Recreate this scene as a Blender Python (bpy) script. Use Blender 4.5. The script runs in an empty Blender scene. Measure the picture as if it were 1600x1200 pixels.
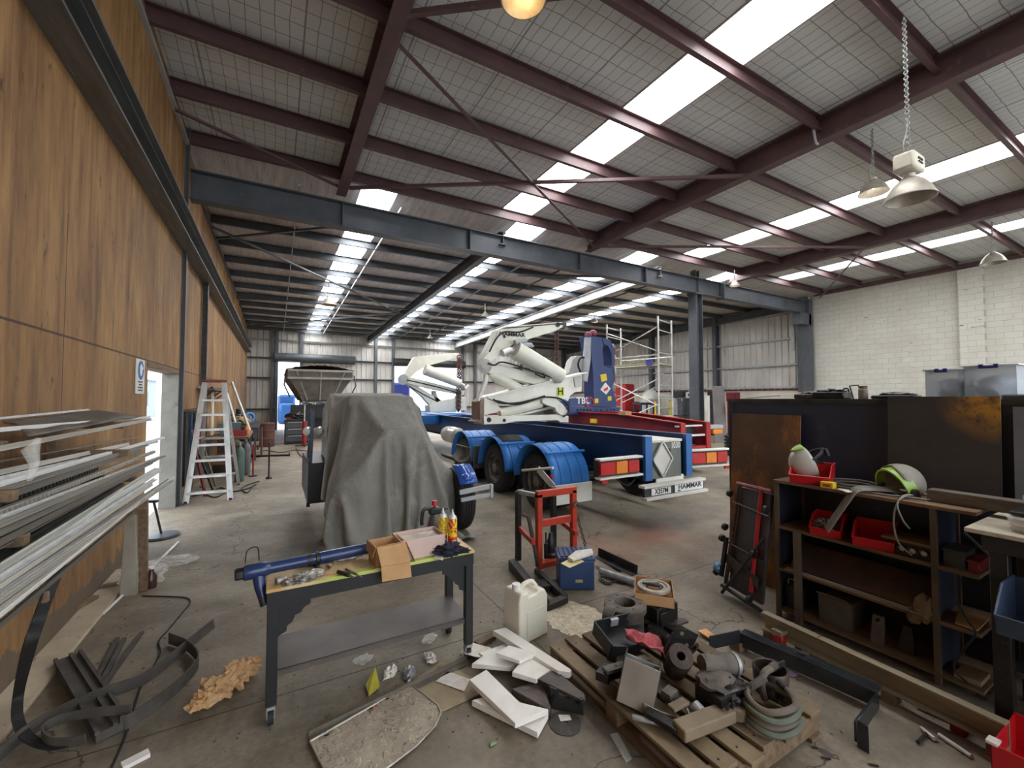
import bpy, bmesh, math, random
from mathutils import Vector, Matrix, Euler, noise
R = random.Random(11)
V = Vector
PI = math.pi
scene = bpy.context.scene
COL = scene.collection

# ---------- camera facts: a phone held at 1.85 m, looking 29.4 degrees right of the hall's length ----------
FPX, YAW, PITCH, EYE = 655.0, math.radians(29.4), math.radians(1.9), 1.85
def ray(px, py):
    x = (px - 800) / FPX; u = (600 - py) / FPX
    f = math.cos(PITCH) - u * math.sin(PITCH); z = math.sin(PITCH) + u * math.cos(PITCH)
    return V((x * math.cos(YAW) + f * math.sin(YAW), f * math.cos(YAW) - x * math.sin(YAW), z))
def atz(px, py, z=0.0):
    d = ray(px, py); t = (z - EYE) / d.z; return V((d.x * t, d.y * t, z))
def atx(px, py, x):
    d = ray(px, py); t = x / d.x; return V((x, d.y * t, EYE + d.z * t))
def aty(px, py, y):
    d = ray(px, py); t = y / d.y; return V((d.x * t, y, EYE + d.z * t))

# ---------- mesh collector ----------
class MB:
    def __init__(self): self.v = []; self.f = []
    def add(self, vs, fs, M=None):
        o = len(self.v)
        self.v += [(M @ V(p)) if M else V(p) for p in vs]
        self.f += [tuple(i + o for i in f) for f in fs]
        return self
    def box(self, c, s, M=None, taper=1.0):
        x, y, z = s[0] / 2, s[1] / 2, s[2] / 2; t = taper
        vs = [V((a * x * (t if b3 > 0 else 1), b * y * (t if b3 > 0 else 1), b3 * z)) + V(c) for b3 in (-1, 1) for a, b in ((-1, -1), (1, -1), (1, 1), (-1, 1))]
        return self.add(vs, [(3, 2, 1, 0), (4, 5, 6, 7), (0, 1, 5, 4), (1, 2, 6, 5), (2, 3, 7, 6), (3, 0, 4, 7)], M)
    def span(self, a, b): # box by two corners
        a, b = V(a), V(b); lo = V(map(min, a, b)); hi = V(map(max, a, b))
        return self.box((lo + hi) / 2, hi - lo)
    def bar(self, p0, p1, w, h, up=(0, 0, 1)):
        return self.prism([(-w/2, -h/2), (w/2, -h/2), (w/2, h/2), (-w/2, h/2)], p0, p1, up)
    def prism(self, poly, p0, p1, up=(0, 0, 1)): # 2D outline (side, up) swept from p0 to p1
        p0, p1 = V(p0), V(p1); d = (p1 - p0).normalized(); up = V(up)
        s = d.cross(up)
        if s.length < 1e-5: s = d.cross(V((1, 0, 0))) if abs(d.x) < .9 else d.cross(V((0, 1, 0)))
        s.normalize(); u = s.cross(d)
        n = len(poly)
        vs = [p + s * a + u * b for p in (p0, p1) for a, b in poly]
        area = sum(poly[i][0] * poly[(i+1) % n][1] - poly[(i+1) % n][0] * poly[i][1] for i in range(n))
        fs = [(i, (i + 1) % n, n + (i + 1) % n, n + i) for i in range(n)] + [tuple(range(n))[::-1], tuple(range(n, 2 * n))]
        if area > 0: fs = [f[::-1] for f in fs]
        return self.add(vs, fs)
    def ibeam(self, p0, p1, w, h, t=.014, tw=None, up=(0, 0, 1)):
        tw = tw or t; a, b = w / 2, h / 2; c = tw / 2
        return self.prism([(-a,-b),(a,-b),(a,-b+t),(c,-b+t),(c,b-t),(a,b-t),(a,b),(-a,b),(-a,b-t),(-c,b-t),(-c,-b+t),(-a,-b+t)], p0, p1, up)
    def chan(self, p0, p1, w, h, t=.01, flip=1, up=(0, 0, 1)): # C section
        a, b = w / 2, h / 2
        poly = [(-a,-b),(a,-b),(a,-b+t),(-a+t,-b+t),(-a+t,b-t),(a,b-t),(a,b),(-a,b)]
        return self.prism([(x * flip, y) for x, y in poly], p0, p1, up)
    def angle(self, p0, p1, w, h, t=.006, flip=1, up=(0, 0, 1)):
        return self.prism([(x * flip, y) for x, y in [(0,0),(w,0),(w,t),(t,t),(t,h),(0,h)]], p0, p1, up)
    def cyl(self, p0, p1, r0, r1=None, n=16, caps=True):
        r1 = r0 if r1 is None else r1
        return self.tube([p0, p1], [r0, r1], n, caps)
    def tube(self, pts, r, n=8, caps=True, closed=False):
        pts = [V(p) for p in pts]; m = len(pts); rs = r if isinstance(r, (list, tuple)) else [r] * m
        T = []
        for i in range(m):
            a = pts[(i - 1) % m] if (i or closed) else pts[0]; b = pts[(i + 1) % m] if (i < m - 1 or closed) else pts[-1]
            T.append((b - a).normalized())
        ref = V((0, 0, 1)) if abs(T[0].z) < .9 else V((1, 0, 0))
        u = T[0].cross(ref).normalized(); vs = []
        for i in range(m):
            u = (u - T[i] * u.dot(T[i])); u = u.normalized() if u.length > 1e-6 else T[i].orthogonal().normalized()
            w = T[i].cross(u)
            vs += [pts[i] + (u * math.cos(2*PI*k/n) + w * math.sin(2*PI*k/n)) * rs[i] for k in range(n)]
        fs = []
        for i in range(m if closed else m - 1):
            j = (i + 1) % m
            fs += [(i*n + k, i*n + (k+1) % n, j*n + (k+1) % n, j*n + k) for k in range(n)]
        if caps and not closed: fs += [tuple(range(n))[::-1], tuple(range((m-1)*n, m*n))]
        return self.add(vs, fs)
    def lathe(self, prof, c=(0,0,0), axis=(0,0,1), n=24, a0=0, a1=2*PI): # prof: (radius, along axis)
        ax = V(axis).normalized(); q = V((0,0,1)).rotation_difference(ax).to_matrix(); c = V(c)
        full = abs(a1 - a0 - 2*PI) < 1e-4; m = n if full else n + 1
        vs = [c + q @ V((r * math.cos(a0 + (a1-a0)*k/n), r * math.sin(a0 + (a1-a0)*k/n), h)) for r, h in prof for k in range(m)]
        fs = []
        for i in range(len(prof) - 1):
            for k in range(n):
                k2 = (k + 1) % m
                fs.append((i*m + k, i*m + k2, (i+1)*m + k2, (i+1)*m + k))
        return self.add(vs, fs)
    def plate(self, poly3, t, nrm): # polygon in 3D thickened along nrm
        n = len(poly3); d = V(nrm).normalized() * t; P = [V(p) for p in poly3]
        a = V((0,0,0))
        for i in range(n): a += P[i].cross(P[(i+1) % n])
        fs = [tuple(range(n))[::-1], tuple(range(n, 2*n))] + [(i, (i+1) % n, n + (i+1) % n, n + i) for i in range(n)]
        if a.dot(d) < 0: fs = [f[::-1] for f in fs]
        return self.add(P + [p + d for p in P], fs)
    def strip(self, pts, w, t, wdirs): # flat ribbon, w across along wdirs
        pts = [V(p) for p in pts]; vs = []; n = len(pts)
        for i, p in enumerate(pts):
            T = (pts[min(i+1, n-1)] - pts[max(i-1, 0)]).normalized()
            a = V(wdirs[i] if isinstance(wdirs, list) else wdirs); a = (a - T * a.dot(T)).normalized(); b = T.cross(a) * t / 2; a = a * w / 2
            vs += [p - a - b, p + a - b, p + a + b, p - a + b]
        fs = [(i*4 + k, i*4 + (k+1) % 4, i*4 + 4 + (k+1) % 4, i*4 + 4 + k) for i in range(n-1) for k in range(4)] + [(3,2,1,0), tuple((n-1)*4 + k for k in range(4))]
        return self.add(vs, fs)
    def grid(self, fn, nu, nv): # fn(u, v) -> point
        vs = [fn(i/nu, j/nv) for i in range(nu+1) for j in range(nv+1)]
        fs = [(i*(nv+1)+j, (i+1)*(nv+1)+j, (i+1)*(nv+1)+j+1, i*(nv+1)+j+1) for i in range(nu) for j in range(nv)]
        return self.add(vs, fs)
    def blob(self, c, s, amp=.25, freq=3, seed=0, sub=3, M=None, flat=False):
        bm = bmesh.new(); bmesh.ops.create_icosphere(bm, subdivisions=sub, radius=1)
        vs = []
        for q in bm.verts:
            p = q.co; k = 1 + amp * (noise.noise(p * freq + V((seed*7.1, seed*3.3, seed))) + .5 * noise.noise(p * freq * 2.7 + V((seed, 5, seed))))
            p = V((p.x * s[0] * k, p.y * s[1] * k, p.z * s[2] * k))
            if flat: p.z = max(p.z, -s[2] * .55)
            vs.append((M @ p if M else p) + V(c))
        fs = [tuple(l.vert.index for l in f.loops) for f in bm.faces]; bm.free()
        return self.add(vs, fs)
    def build(self, name, mat, parent=None, bevel=0, smooth=35, origin=None, solid=0, sub=0, seg=1):
        me = bpy.data.meshes.new(name)
        if origin is None:
            if parent is not None: origin = V(parent.get('_o', (0, 0, 0)))
            else:
                xs = [p.x for p in self.v]; ys = [p.y for p in self.v]; zs = [p.z for p in self.v]
                origin = V(((min(xs)+max(xs))/2, (min(ys)+max(ys))/2, min(zs)))
        origin = V(origin)
        me.from_pydata([p - origin for p in self.v], [], self.f); me.update()
        for m in (mat if isinstance(mat, (list, tuple)) else [mat]): me.materials.append(m)
        if smooth:
            me.polygons.foreach_set('use_smooth', [True] * len(me.polygons)); me.set_sharp_from_angle(angle=math.radians(smooth))
        o = bpy.data.objects.new(name, me); COL.objects.link(o)
        if parent is not None:
            o.parent = parent; o['_o'] = tuple(origin)
        else:
            o.location = origin; o['_o'] = tuple(origin)
        if solid:
            m = o.modifiers.new('thickness', 'SOLIDIFY'); m.thickness = solid; m.offset = 0
        if bevel:
            m = o.modifiers.new('edge', 'BEVEL'); m.width = bevel; m.segments = seg; m.limit_method = 'ANGLE'; m.angle_limit = math.radians(40)
        if sub:
            m = o.modifiers.new('smoothing', 'SUBSURF'); m.levels = m.render_levels = sub
        return o

def thing(name, label, cat, loc=(0, 0, 0), group=None):
    o = bpy.data.objects.new(name, None); COL.objects.link(o); o.location = V(loc); o['_o'] = tuple(loc)
    o.empty_display_size = .1
    return tag(o, label, cat, group)
def tag(o, label, cat, group=None, kind=None):
    o['label'] = label; o['category'] = cat
    if group: o['group'] = group
    if kind: o['kind'] = kind
    return o
def struct(mb, name, mat, **k):
    o = mb.build(name, mat, **k); o['kind'] = 'structure'; return o
def dup(src, loc=None, rot=None, label=None, group=None):
    c = src.copy(); COL.objects.link(c)
    if loc is not None: c.location = V(loc)
    if rot is not None: c.rotation_euler = rot
    if label: c['label'] = label
    if group: c['group'] = group
    def kids(a, b):
        for ch in [o for o in ALLKIDS.get(a.name, [])]:
            d = ch.copy(); COL.objects.link(d); d.parent = b; ALLKIDS.setdefault(b.name, []).append(d); kids(ch, d)
    kids(src, c); return c
ALLKIDS = {}
def index_kids():
    ALLKIDS.clear()
    for o in COL.objects:
        if o.parent: ALLKIDS.setdefault(o.parent.name, []).append(o)
def text(name, body, size, loc, rot, mat, parent=None, extrude=.001, align='CENTER', sx=1):
    cu = bpy.data.curves.new(name, 'FONT'); cu.body = body; cu.size = size; cu.extrude = extrude; cu.align_x = align; cu.align_y = 'CENTER'; cu.resolution_u = 3; cu.offset = size*.022
    tmp = bpy.data.objects.new('tmp_text', cu); COL.objects.link(tmp)
    dg = bpy.context.evaluated_depsgraph_get(); me = bpy.data.meshes.new_from_object(tmp.evaluated_get(dg)); bpy.data.objects.remove(tmp)
    me.name = name; me.materials.clear(); me.materials.append(mat)
    o = bpy.data.objects.new(name, me); COL.objects.link(o); o.rotation_euler = rot; o.scale = (sx, 1, 1)
    o.location = V(loc) - (V(parent.get('_o', (0, 0, 0))) if parent else V((0, 0, 0)))
    if parent: o.parent = parent
    return o
def bez(pts, n=10): # Catmull-Rom through points
    P = [V(p) for p in pts]; P = [2*P[0]-P[1]] + P + [2*P[-1]-P[-2]]; out = []
    for i in range(1, len(P) - 2):
        for k in range(n):
            t = k / n; a, b, c, d = P[i-1], P[i], P[i+1], P[i+2]
            out.append(.5 * ((2*b) + (c-a)*t + (2*a-5*b+4*c-d)*t*t + (3*b-a-3*c+d)*t**3))
    out.append(P[-2]); return out

# ---------- materials ----------
def lin(c): return tuple((v/255/12.92 if v/255 <= .04045 else ((v/255 + .055)/1.055)**2.4) for v in c) + (1,)
class NT:
    def __init__(self, name):
        self.m = bpy.data.materials.new(name); self.m.use_nodes = True; self.t = self.m.node_tree; self.n = self.t.nodes
        self.b = self.n['Principled BSDF']
        tc = self.n.new('ShaderNodeTexCoord'); self.obj = tc.outputs['Object']; self.gen = tc.outputs['Generated']
        self.pos = self.n.new('ShaderNodeNewGeometry').outputs['Position']
    def link(self, a, b): self.t.links.new(a, b)
    def mapping(self, vec, scale=(1,1,1), loc=(0,0,0), rot=(0,0,0)):
        k = self.n.new('ShaderNodeMapping'); self.link(vec, k.inputs[0]); k.inputs['Scale'].default_value = scale; k.inputs['Location'].default_value = loc; k.inputs['Rotation'].default_value = rot
        return k.outputs[0]
    def noise(self, vec, scale=5, detail=5, rough=.55, dist=0):
        k = self.n.new('ShaderNodeTexNoise'); self.link(vec, k.inputs['Vector']); k.inputs['Scale'].default_value = scale; k.inputs['Detail'].default_value = detail; k.inputs['Roughness'].default_value = rough; k.inputs['Distortion'].default_value = dist
        return k.outputs['Fac']
    def voro(self, vec, scale=5, feat='F1'):
        k = self.n.new('ShaderNodeTexVoronoi'); k.feature = feat; self.link(vec, k.inputs['Vector']); k.inputs['Scale'].default_value = scale
        return k.outputs['Distance']
    def ramp(self, fac, stops):
        k = self.n.new('ShaderNodeValToRGB'); self.link(fac, k.inputs[0]); e = k.color_ramp.elements
        while len(e) < len(stops): e.new(.5)
        for el, (p, c) in zip(e, stops): el.position = p; el.color = c if len(c) == 4 else lin(c)
        return k.outputs[0]
    def mask(self, fac, a, b): return self.ramp(fac, [(a, (0,0,0,1)), (b, (1,1,1,1))])
    def mix(self, fac, a, b, mode='MIX'):
        k = self.n.new('ShaderNodeMix'); k.data_type = 'RGBA'; k.blend_type = mode
        for s, v in ((k.inputs[0], fac), (k.inputs[6], a), (k.inputs[7], b)):
            if isinstance(v, (int, float)): s.default_value = v
            elif isinstance(v, tuple): s.default_value = v if len(v) == 4 else lin(v)
            else: self.link(v, s)
        return k.outputs[2]
    def math(self, op, a, b=0.0, c=None):
        k = self.n.new('ShaderNodeMath'); k.operation = op
        for i, v in enumerate((a, b, c)):
            if v is None: continue
            if isinstance(v, (int, float)): k.inputs[i].default_value = v
            else: self.link(v, k.inputs[i])
        return k.outputs[0]
    def sep(self, vec):
        k = self.n.new('ShaderNodeSeparateXYZ'); self.link(vec, k.inputs[0]); return k.outputs
    def bump(self, h, strength=.3, dist=.02):
        k = self.n.new('ShaderNodeBump'); self.link(h, k.inputs['Height']); k.inputs['Strength'].default_value = strength; k.inputs['Distance'].default_value = dist
        self.link(k.outputs[0], self.b.inputs['Normal'])
    def col(self, c):
        if isinstance(c, tuple): self.b.inputs['Base Color'].default_value = c if len(c) == 4 else lin(c)
        else: self.link(c, self.b.inputs['Base Color'])
    def setv(self, **k):
        for a, v in k.items():
            s = self.b.inputs[a.replace('_', ' ')]
            if isinstance(v, (int, float, tuple)): s.default_value = v
            else: self.link(v, s)
def pm(name, c1, c2=None, scale=6, rough=.6, metal=0, bump=0, bscale=None, stretch=(1,1,1), lo=.35, hi=.65, c3=None, s3=20, lo3=.6, hi3=.7, spec=.5):
    t = NT(name); c2 = c2 or tuple(int(v * .8) for v in c1)
    vec = t.mapping(t.obj, stretch)
    f = t.noise(vec, scale); c = t.ramp(f, [(lo, c1), (hi, c2)])
    if c3: c = t.mix(t.mask(t.noise(vec, s3, 6, .65), lo3, hi3), c, c3)
    t.col(c); t.setv(Roughness=rough, Metallic=metal)
    t.b.inputs['Specular IOR Level'].default_value = spec
    if bump: t.bump(t.noise(vec, bscale or scale * 4), bump)
    return t.m
# ---------- palette ----------
MAROON = pm('maroon_primer', (98,72,73), (84,62,63), 3, .5, c3=(118,94,92), s3=6, lo3=.58, hi3=.75)
DGREY = pm('dark_grey_steel_paint', (84,88,93), (70,74,78), 2, .45, c3=(108,111,114), s3=5, lo3=.62, hi3=.8)
LGREY = pm('light_grey_steel_paint', (176,178,178), (156,158,158), 3, .5)
GALV = pm('galvanised_steel', (172,172,168), (138,138,136), 14, .42, .35)
ALU = pm('bare_aluminium', (216,215,211), (186,185,181), 9, .36, .3, stretch=(1,1,.2))
ALUDIRTY = pm('weathered_aluminium', (190,184,172), (150,143,131), 5, .42, .25, stretch=(3,.25,3), c3=(112,103,91), s3=7, lo3=.6, hi3=.72)
STEEL = pm('dark_mill_steel', (74,72,70), (52,50,48), 7, .45, .6, bump=.1)
GREASY = pm('greasy_black_steel', (46,43,40), (30,28,26), 9, .42, .35, bump=.25, c3=(92,80,66), s3=12, lo3=.62, hi3=.8)
DUSTYMETAL = pm('dusty_cast_metal', (112,102,92), (84,76,68), 9, .7, .15, bump=.25, c3=(66,58,52), s3=14)
BROWNSTEEL = pm('brown_oily_steel', (84,70,62), (58,49,44), 6, .5, .3, bump=.15, c3=(112,96,82), s3=9)
BLACK = pm('black_paint', (34,34,35), (26,26,27), 5, .45)
RUBBER = pm('black_rubber', (34,33,32), (26,25,25), 9, .75, bump=.15)
DUSTRUB = pm('dusty_rubber', (84,78,71), (62,57,52), 7, .75, bump=.1)
WHITE = pm('white_paint', (226,224,214), (208,205,194), 3, .4, c3=(176,168,150), s3=5, lo3=.62, hi3=.78)
CRANEW = pm('cream_white_crane_paint', (224,222,206), (208,204,188), 2, .38, c3=(168,156,134), s3=4, lo3=.63, hi3=.82)
BLUE = pm('trailer_blue_paint', (30,98,168), (24,82,146), 2, .38, c3=(40,70,104), s3=4, lo3=.62, hi3=.8)
DBLUE = pm('deep_blue_chassis_paint', (22,58,102), (18,48,86), 2, .4, c3=(36,56,80), s3=4)
NAVY = pm('navy_paint', (38,44,66), (32,37,56), 3, .5)
CRBLUE = pm('crane_blue_paint', (40,62,112), (34,54,98), 2, .38)
RED = pm('red_paint', (176,34,36), (150,26,30), 3, .4)
DRED = pm('dark_red_chassis_paint', (128,34,40), (106,28,34), 3, .45)
ORRED = pm('orange_red_press_paint', (188,62,38), (160,50,34), 5, .45, c3=(96,40,30), s3=9, lo3=.6, hi3=.72)
RAMP = NT('galvanised_dummy').m
REDPLAS = pm('red_plastic', (196,26,36), (178,22,32), 3, .35)
CARD = pm('brown_cardboard', (188,146,100), (172,130,86), 8, .8)
PINKCARD = pm('pale_pink_box_card', (205,178,166), (196,168,156), 5, .7)
PAPER = pm('white_paper', (224,218,206), (206,198,186), 20, .8)
FOAM = pm('white_polystyrene', (238,233,224), (226,219,208), 6, .8)
WOOD = pm('pale_dusty_timber', (164,142,112), (138,118,92), 3, .75, stretch=(8,1,8), bump=.15)
DWOOD = pm('dirty_brown_timber', (128,104,78), (98,78,58), 3, .75, stretch=(8,1,8), bump=.15)
PALLETW = pm('greasy_pallet_timber', (140,120,92), (104,86,64), 4, .75, stretch=(1,1,1), bump=.15, c3=(70,58,46), s3=6)
GLASSC = pm('clear_lens', (225,225,222), (205,205,202), 5, .1, 0)
YELLOW = pm('yellow_label', (226,196,40), (214,182,34), 6, .5)
AMBER = pm('amber_lens', (236,140,40), (220,124,30), 5, .25)
REDLENS = pm('red_lens', (200,34,32), (180,26,26), 5, .22)
INK = pm('black_ink', (22,22,24), (18,18,20), 3, .6)
WHITEINK = pm('white_ink', (232,232,228), (224,224,220), 3, .5)
REDINK = pm('red_ink', (200,40,40), (190,34,36), 3, .5)

def emit(name, c, s):
    t = NT(name); t.col((0,0,0,1)); t.b.inputs['Emission Color'].default_value = lin(c); t.b.inputs['Emission Strength'].default_value = s; return t.m
SKYL = emit('glowing_skylight_sheet', (250,252,255), 9); SKYF = emit('glowing_far_skylight_sheet', (250,252,255), 15)
LAMPON = emit('lit_lamp_bulb', (255,214,150), 30)
LAMPCOOL = emit('lit_cool_lamp', (255,250,240), 22)

# concrete floor
def concrete():
    t = NT('worn_concrete'); p = t.pos
    base = t.ramp(t.noise(p, .7, 8, .62), [(.3, (128,116,99)), (.5, (152,140,121)), (.7, (172,160,141))])
    fine = t.ramp(t.noise(p, 22, 6, .7), [(.3, (120,120,120)), (.7, (214,214,214))])
    c = t.mix(.55, base, fine, 'OVERLAY')
    c = t.mix(.6, c, t.ramp(t.noise(t.mapping(p,(1,1.1,1),(7,7,0),(0,0,.9)), 2.6, 8, .74), [(.34,(96,92,86)),(.66,(168,164,158))]), 'OVERLAY')
    c = t.mix(t.math('MULTIPLY', t.mask(t.noise(t.mapping(p, (1,1,1), (3,7,0)), .5, 4, .5), .4, .72), .5), c, (96,84,71))     # oil and tyre dirt
    c = t.mix(t.math('MULTIPLY', t.mask(t.noise(t.mapping(p, (1,1,1), (9,2,0)), 2.2, 6, .6), .5, .8), .5), c, (84,73,62))
    c = t.mix(t.math('MULTIPLY', t.mask(t.noise(t.mapping(p, (.9,1.3,1), (1,4,0), (0,0,.5)), 1.2, 4, .5), .48, .78), .4), c, (184,172,152))  # scuffed pale patches
    s = t.sep(p)
    # red-brown rust spill beside the trailer
    dx = t.math('MULTIPLY', t.math('SUBTRACT', s[0], 4.1), .55); dy = t.math('SUBTRACT', s[1], 3.9)
    d = t.math('SQRT', t.math('ADD', t.math('MULTIPLY', dx, dx), t.math('MULTIPLY', dy, dy)))
    red = t.math('MULTIPLY', t.ramp(d, [(.15, (1,1,1,1)), (.85, (0,0,0,1))]), t.mask(t.noise(p, 1.6, 6, .65), .38, .62))
    c = t.mix(t.math('MULTIPLY', red, .6), c, (158,98,76))
    # saw-cut joints
    def line(v, step, off, w):
        return t.math('LESS_THAN', t.math('ABSOLUTE', t.math('SUBTRACT', t.math('FRACT', t.math('ADD', t.math('DIVIDE', v, step), off)), .5)), w / step)
    j = t.math('MAXIMUM', line(s[0], 4.6, .12, .006), line(s[1], 4.6, .84, .006))
    # cracks
    vec = t.mapping(p, (1,1,1))
    w = t.n.new('ShaderNodeVectorMath'); w.operation = 'ADD'; t.link(vec, w.inputs[0])
    nn = t.n.new('ShaderNodeTexNoise'); nn.inputs['Scale'].default_value = 1.8; nn.inputs['Detail'].default_value = 5; t.link(vec, nn.inputs['Vector'])
    sc = t.n.new('ShaderNodeVectorMath'); sc.operation = 'SCALE'; sc.inputs['Scale'].default_value = 1.1; t.link(nn.outputs['Color'], sc.inputs[0]); t.link(sc.outputs[0], w.inputs[1])
    cr = t.math('LESS_THAN', t.voro(w.outputs[0], .28, 'DISTANCE_TO_EDGE'), .0022)
    c = t.mix(t.math('MULTIPLY', t.math('MAXIMUM', j, cr), .75), c, (52,46,40))
    t.col(c); t.setv(Roughness=.62); t.bump(t.math('SUBTRACT', t.noise(p, 30, 6, .7), t.math('MULTIPLY', t.math('MAXIMUM', j, cr), 2)), .18, .01)
    return t.m
CONC = concrete()
PLINTH = pm('pale_concrete_plinth', (196,180,156), (170,155,132), 3, .75, bump=.15, c3=(120,106,90), s3=7)

def plywood():
    t = NT('stained_plywood'); p = t.pos
    v = t.mapping(p, (1, 1.5, .34))
    c = t.ramp(t.noise(v, 1.7, 9, .68), [(.3, (106,76,44)), (.46, (148,108,64)), (.6, (170,130,80)), (.74, (194,157,104))])
    c = t.mix(t.math('MULTIPLY', t.mask(t.noise(t.mapping(p, (1,5,.3), (2,0,0)), 2.4, 6, .7), .5, .68), .65), c, (92,64,42))
    c = t.mix(t.math('MULTIPLY', t.mask(t.noise(t.mapping(p, (1,.9,.5), (5,3,1)), .7, 5, .6), .48, .7), .6), c, (94,68,46))
    c = t.mix(t.math('MULTIPLY', t.mask(t.noise(t.mapping(p, (1,3,1.2), (0,9,4)), 3.4, 6, .75), .6, .68), .8), c, (62,45,32))     # dark weeping marks
    s = t.sep(p)
    def sub(a, b): return t.math('SUBTRACT', a, b)
    # board joints: one horizontal joint 2.33 m up, vertical joints every 1.2 m
    hj = t.math('LESS_THAN', t.math('ABSOLUTE', sub(s[2], 2.335)), .009)
    vj = t.math('MULTIPLY', t.math('LESS_THAN', t.math('ABSOLUTE', sub(t.math('FRACT', t.math('DIVIDE', sub(s[1], 1.56), 6.0)), .5)), .0011), 1.0)
    j = t.math('MAXIMUM', hj, t.math('MULTIPLY', vj, t.math('LESS_THAN', s[2], 3.3)))
    c = t.mix(t.math('MULTIPLY', j, .85), c, (46,32,22))
    # damp rotted foot of the boards
    rot = t.math('LESS_THAN', t.math('ADD', s[2], t.math('MULTIPLY', t.noise(p, 5, 5, .65), -.5)), -.06)
    c = t.mix(t.math('MULTIPLY', rot, .8), c, (92,82,70))
    t.col(c); t.setv(Roughness=.75); t.bump(t.noise(v, 30, 4), .12); return t.m
PLY = plywood()

def insulation():
    t = NT('foil_insulation_under_wire_mesh'); p = t.pos; s = t.sep(p)
    c = t.ramp(t.noise(p, .8, 6, .6), [(.3, (206,212,214)), (.7, (224,229,231))])
    def ln(v, step, w, off=0.0): return t.math('LESS_THAN', t.math('ABSOLUTE', t.math('SUBTRACT', t.math('FRACT', t.math('ADD', t.math('DIVIDE', v, step), off)), .5)), w / step)
    wob = t.math('MULTIPLY', t.math('SUBTRACT', t.noise(p, 3, 3), .5), .05)
    m = t.math('MAXIMUM', ln(t.math('ADD', s[0], wob), .165, .005), ln(t.math('ADD', s[1], wob), .25, .006))
    m = t.math('MAXIMUM', m, ln(s[0], 1.26, .011, .3))
    c = t.mix(t.math('MULTIPLY', m, .66), c, (84,78,76))
    t.col(c); t.setv(Roughness=.7); t.bump(t.noise(p, 4, 5), .25, .05); return t.m
INSUL = insulation()

def oldfoil():
    t = NT('torn_foil_under_roof_sheet'); p = t.pos; s = t.sep(p)
    v = t.mapping(p, (6, .8, 1))
    c = t.ramp(t.noise(v, 1.6, 7, .65), [(.32, (176,169,165)), (.5, (198,192,188)), (.66, (216,210,206)), (.8, (236,231,226))])
    c = t.mix(t.math('MULTIPLY', t.mask(t.noise(t.mapping(p, (1,1,1), (4,1,2)), .6, 5), .5, .7), .35), c, (134,124,119))
    t.col(c); t.setv(Roughness=.5); t.bump(t.noise(v, 5, 4), .35, .04); return t.m
FOIL = oldfoil()

def blockwork():
    t = NT('white_painted_blockwork'); p = t.pos; s = t.sep(p)
    cmb = t.n.new('ShaderNodeCombineXYZ'); t.link(s[1], cmb.inputs[0]); t.link(s[2], cmb.inputs[1])
    b = t.n.new('ShaderNodeTexBrick'); t.link(cmb.outputs[0], b.inputs['Vector']); b.inputs['Scale'].default_value = 1
    b.inputs['Brick Width'].default_value = .4; b.inputs['Row Height'].default_value = .2; b.inputs['Mortar Size'].default_value = .006
    b.inputs['Color1'].default_value = lin((208,205,194)); b.inputs['Color2'].default_value = lin((202,199,187)); b.inputs['Mortar'].default_value = lin((172,166,154))
    c = t.mix(t.math('MULTIPLY', t.mask(t.noise(p, .8, 6, .6), .5, .75), .5), b.outputs['Color'], (182,174,156))
    chip = t.math('MULTIPLY', t.mask(t.noise(t.mapping(p, (1,1.2,6)), 2.3, 5, .6), .66, .69), t.mask(t.noise(p, .5, 3), .42, .6))
    c = t.mix(chip, c, (112,98,84))
    t.col(c); t.setv(Roughness=.7); t.bump(b.outputs['Fac'], -.5, .01); return t.m
BLOCK = blockwork()
CORR = pm('pale_corrugated_sheet', (200,197,190), (180,176,169), 1.2, .5, .25, stretch=(1,1,.4), c3=(150,144,136), s3=3, lo3=.6, hi3=.8)
PALEWALL = pm('pale_dado_wall', (214,212,198), (196,194,180), 1.5, .7)
YARD = pm('pale_yard_concrete', (206,204,200), (188,186,182), .6, .8)  # plain pale concrete for the ground outside

# ---------- room shell ----------
XL, XR, YF, YB, ZN = -1.45, 20.8, -7.0, 28.0, 6.62
struct(MB().add([(XL-.25,YF,0),(XR+.4,YF,0),(XR+.4,YB+.1,0),(XL-.25,YB+.1,0)], [(0,1,2,3)]).box(((XL+XR)/2,(YF+YB)/2,-.06),(XR-XL+.5,YB-YF+.2,.08)), 'floor', CONC, origin=(0,0,0))
struct(MB().add([(-70,-60,-.12),(90,-60,-.12),(90,90,-.12),(-70,90,-.12)], [(0,1,2,3)]), 'ground_yard', YARD, origin=(0,0,0))
struct(MB().span((XL,-4,0),(XL+.2,6.0,.03)), 'floor_plinth', PLINTH, bevel=.006)
# left wall with the doorway to the yard (7.05..9.0 m along, 2.3 m high)
D0, D1, DH = 7.05, 9.0, 2.3
m = MB(); m.span((XL-.22,YF,0),(XL,D0,6.95)).span((XL-.22,D1,0),(XL,YB,6.95)).span((XL-.22,D0,DH),(XL,D1,6.95))
struct(m, 'wall_left', PLY, origin=(0,0,0))
m = MB().span((XL-.2,D0-.05,DH-.05),(XL+.012,D1,DH+.02)); struct(m, 'door_1_frame', DWOOD, bevel=.004)
m = MB().span((XL-.215,D1-.018,0),(XL+.01,D1+.02,DH-.05)); struct(m, 'door_1_jamb', pm('dirty_grey_jamb', (128,125,116),(106,102,92),3,.6,c3=(96,88,76),s3=5), bevel=.004)
# blockwork right wall, near bay
m = MB().span((XR,YF,0),(XR+.25,9.55,6.75)).span((XR-.16,4.4,0),(XR,5.0,6.3)); struct(m, 'wall_right', BLOCK, origin=(0,0,0))
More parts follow.
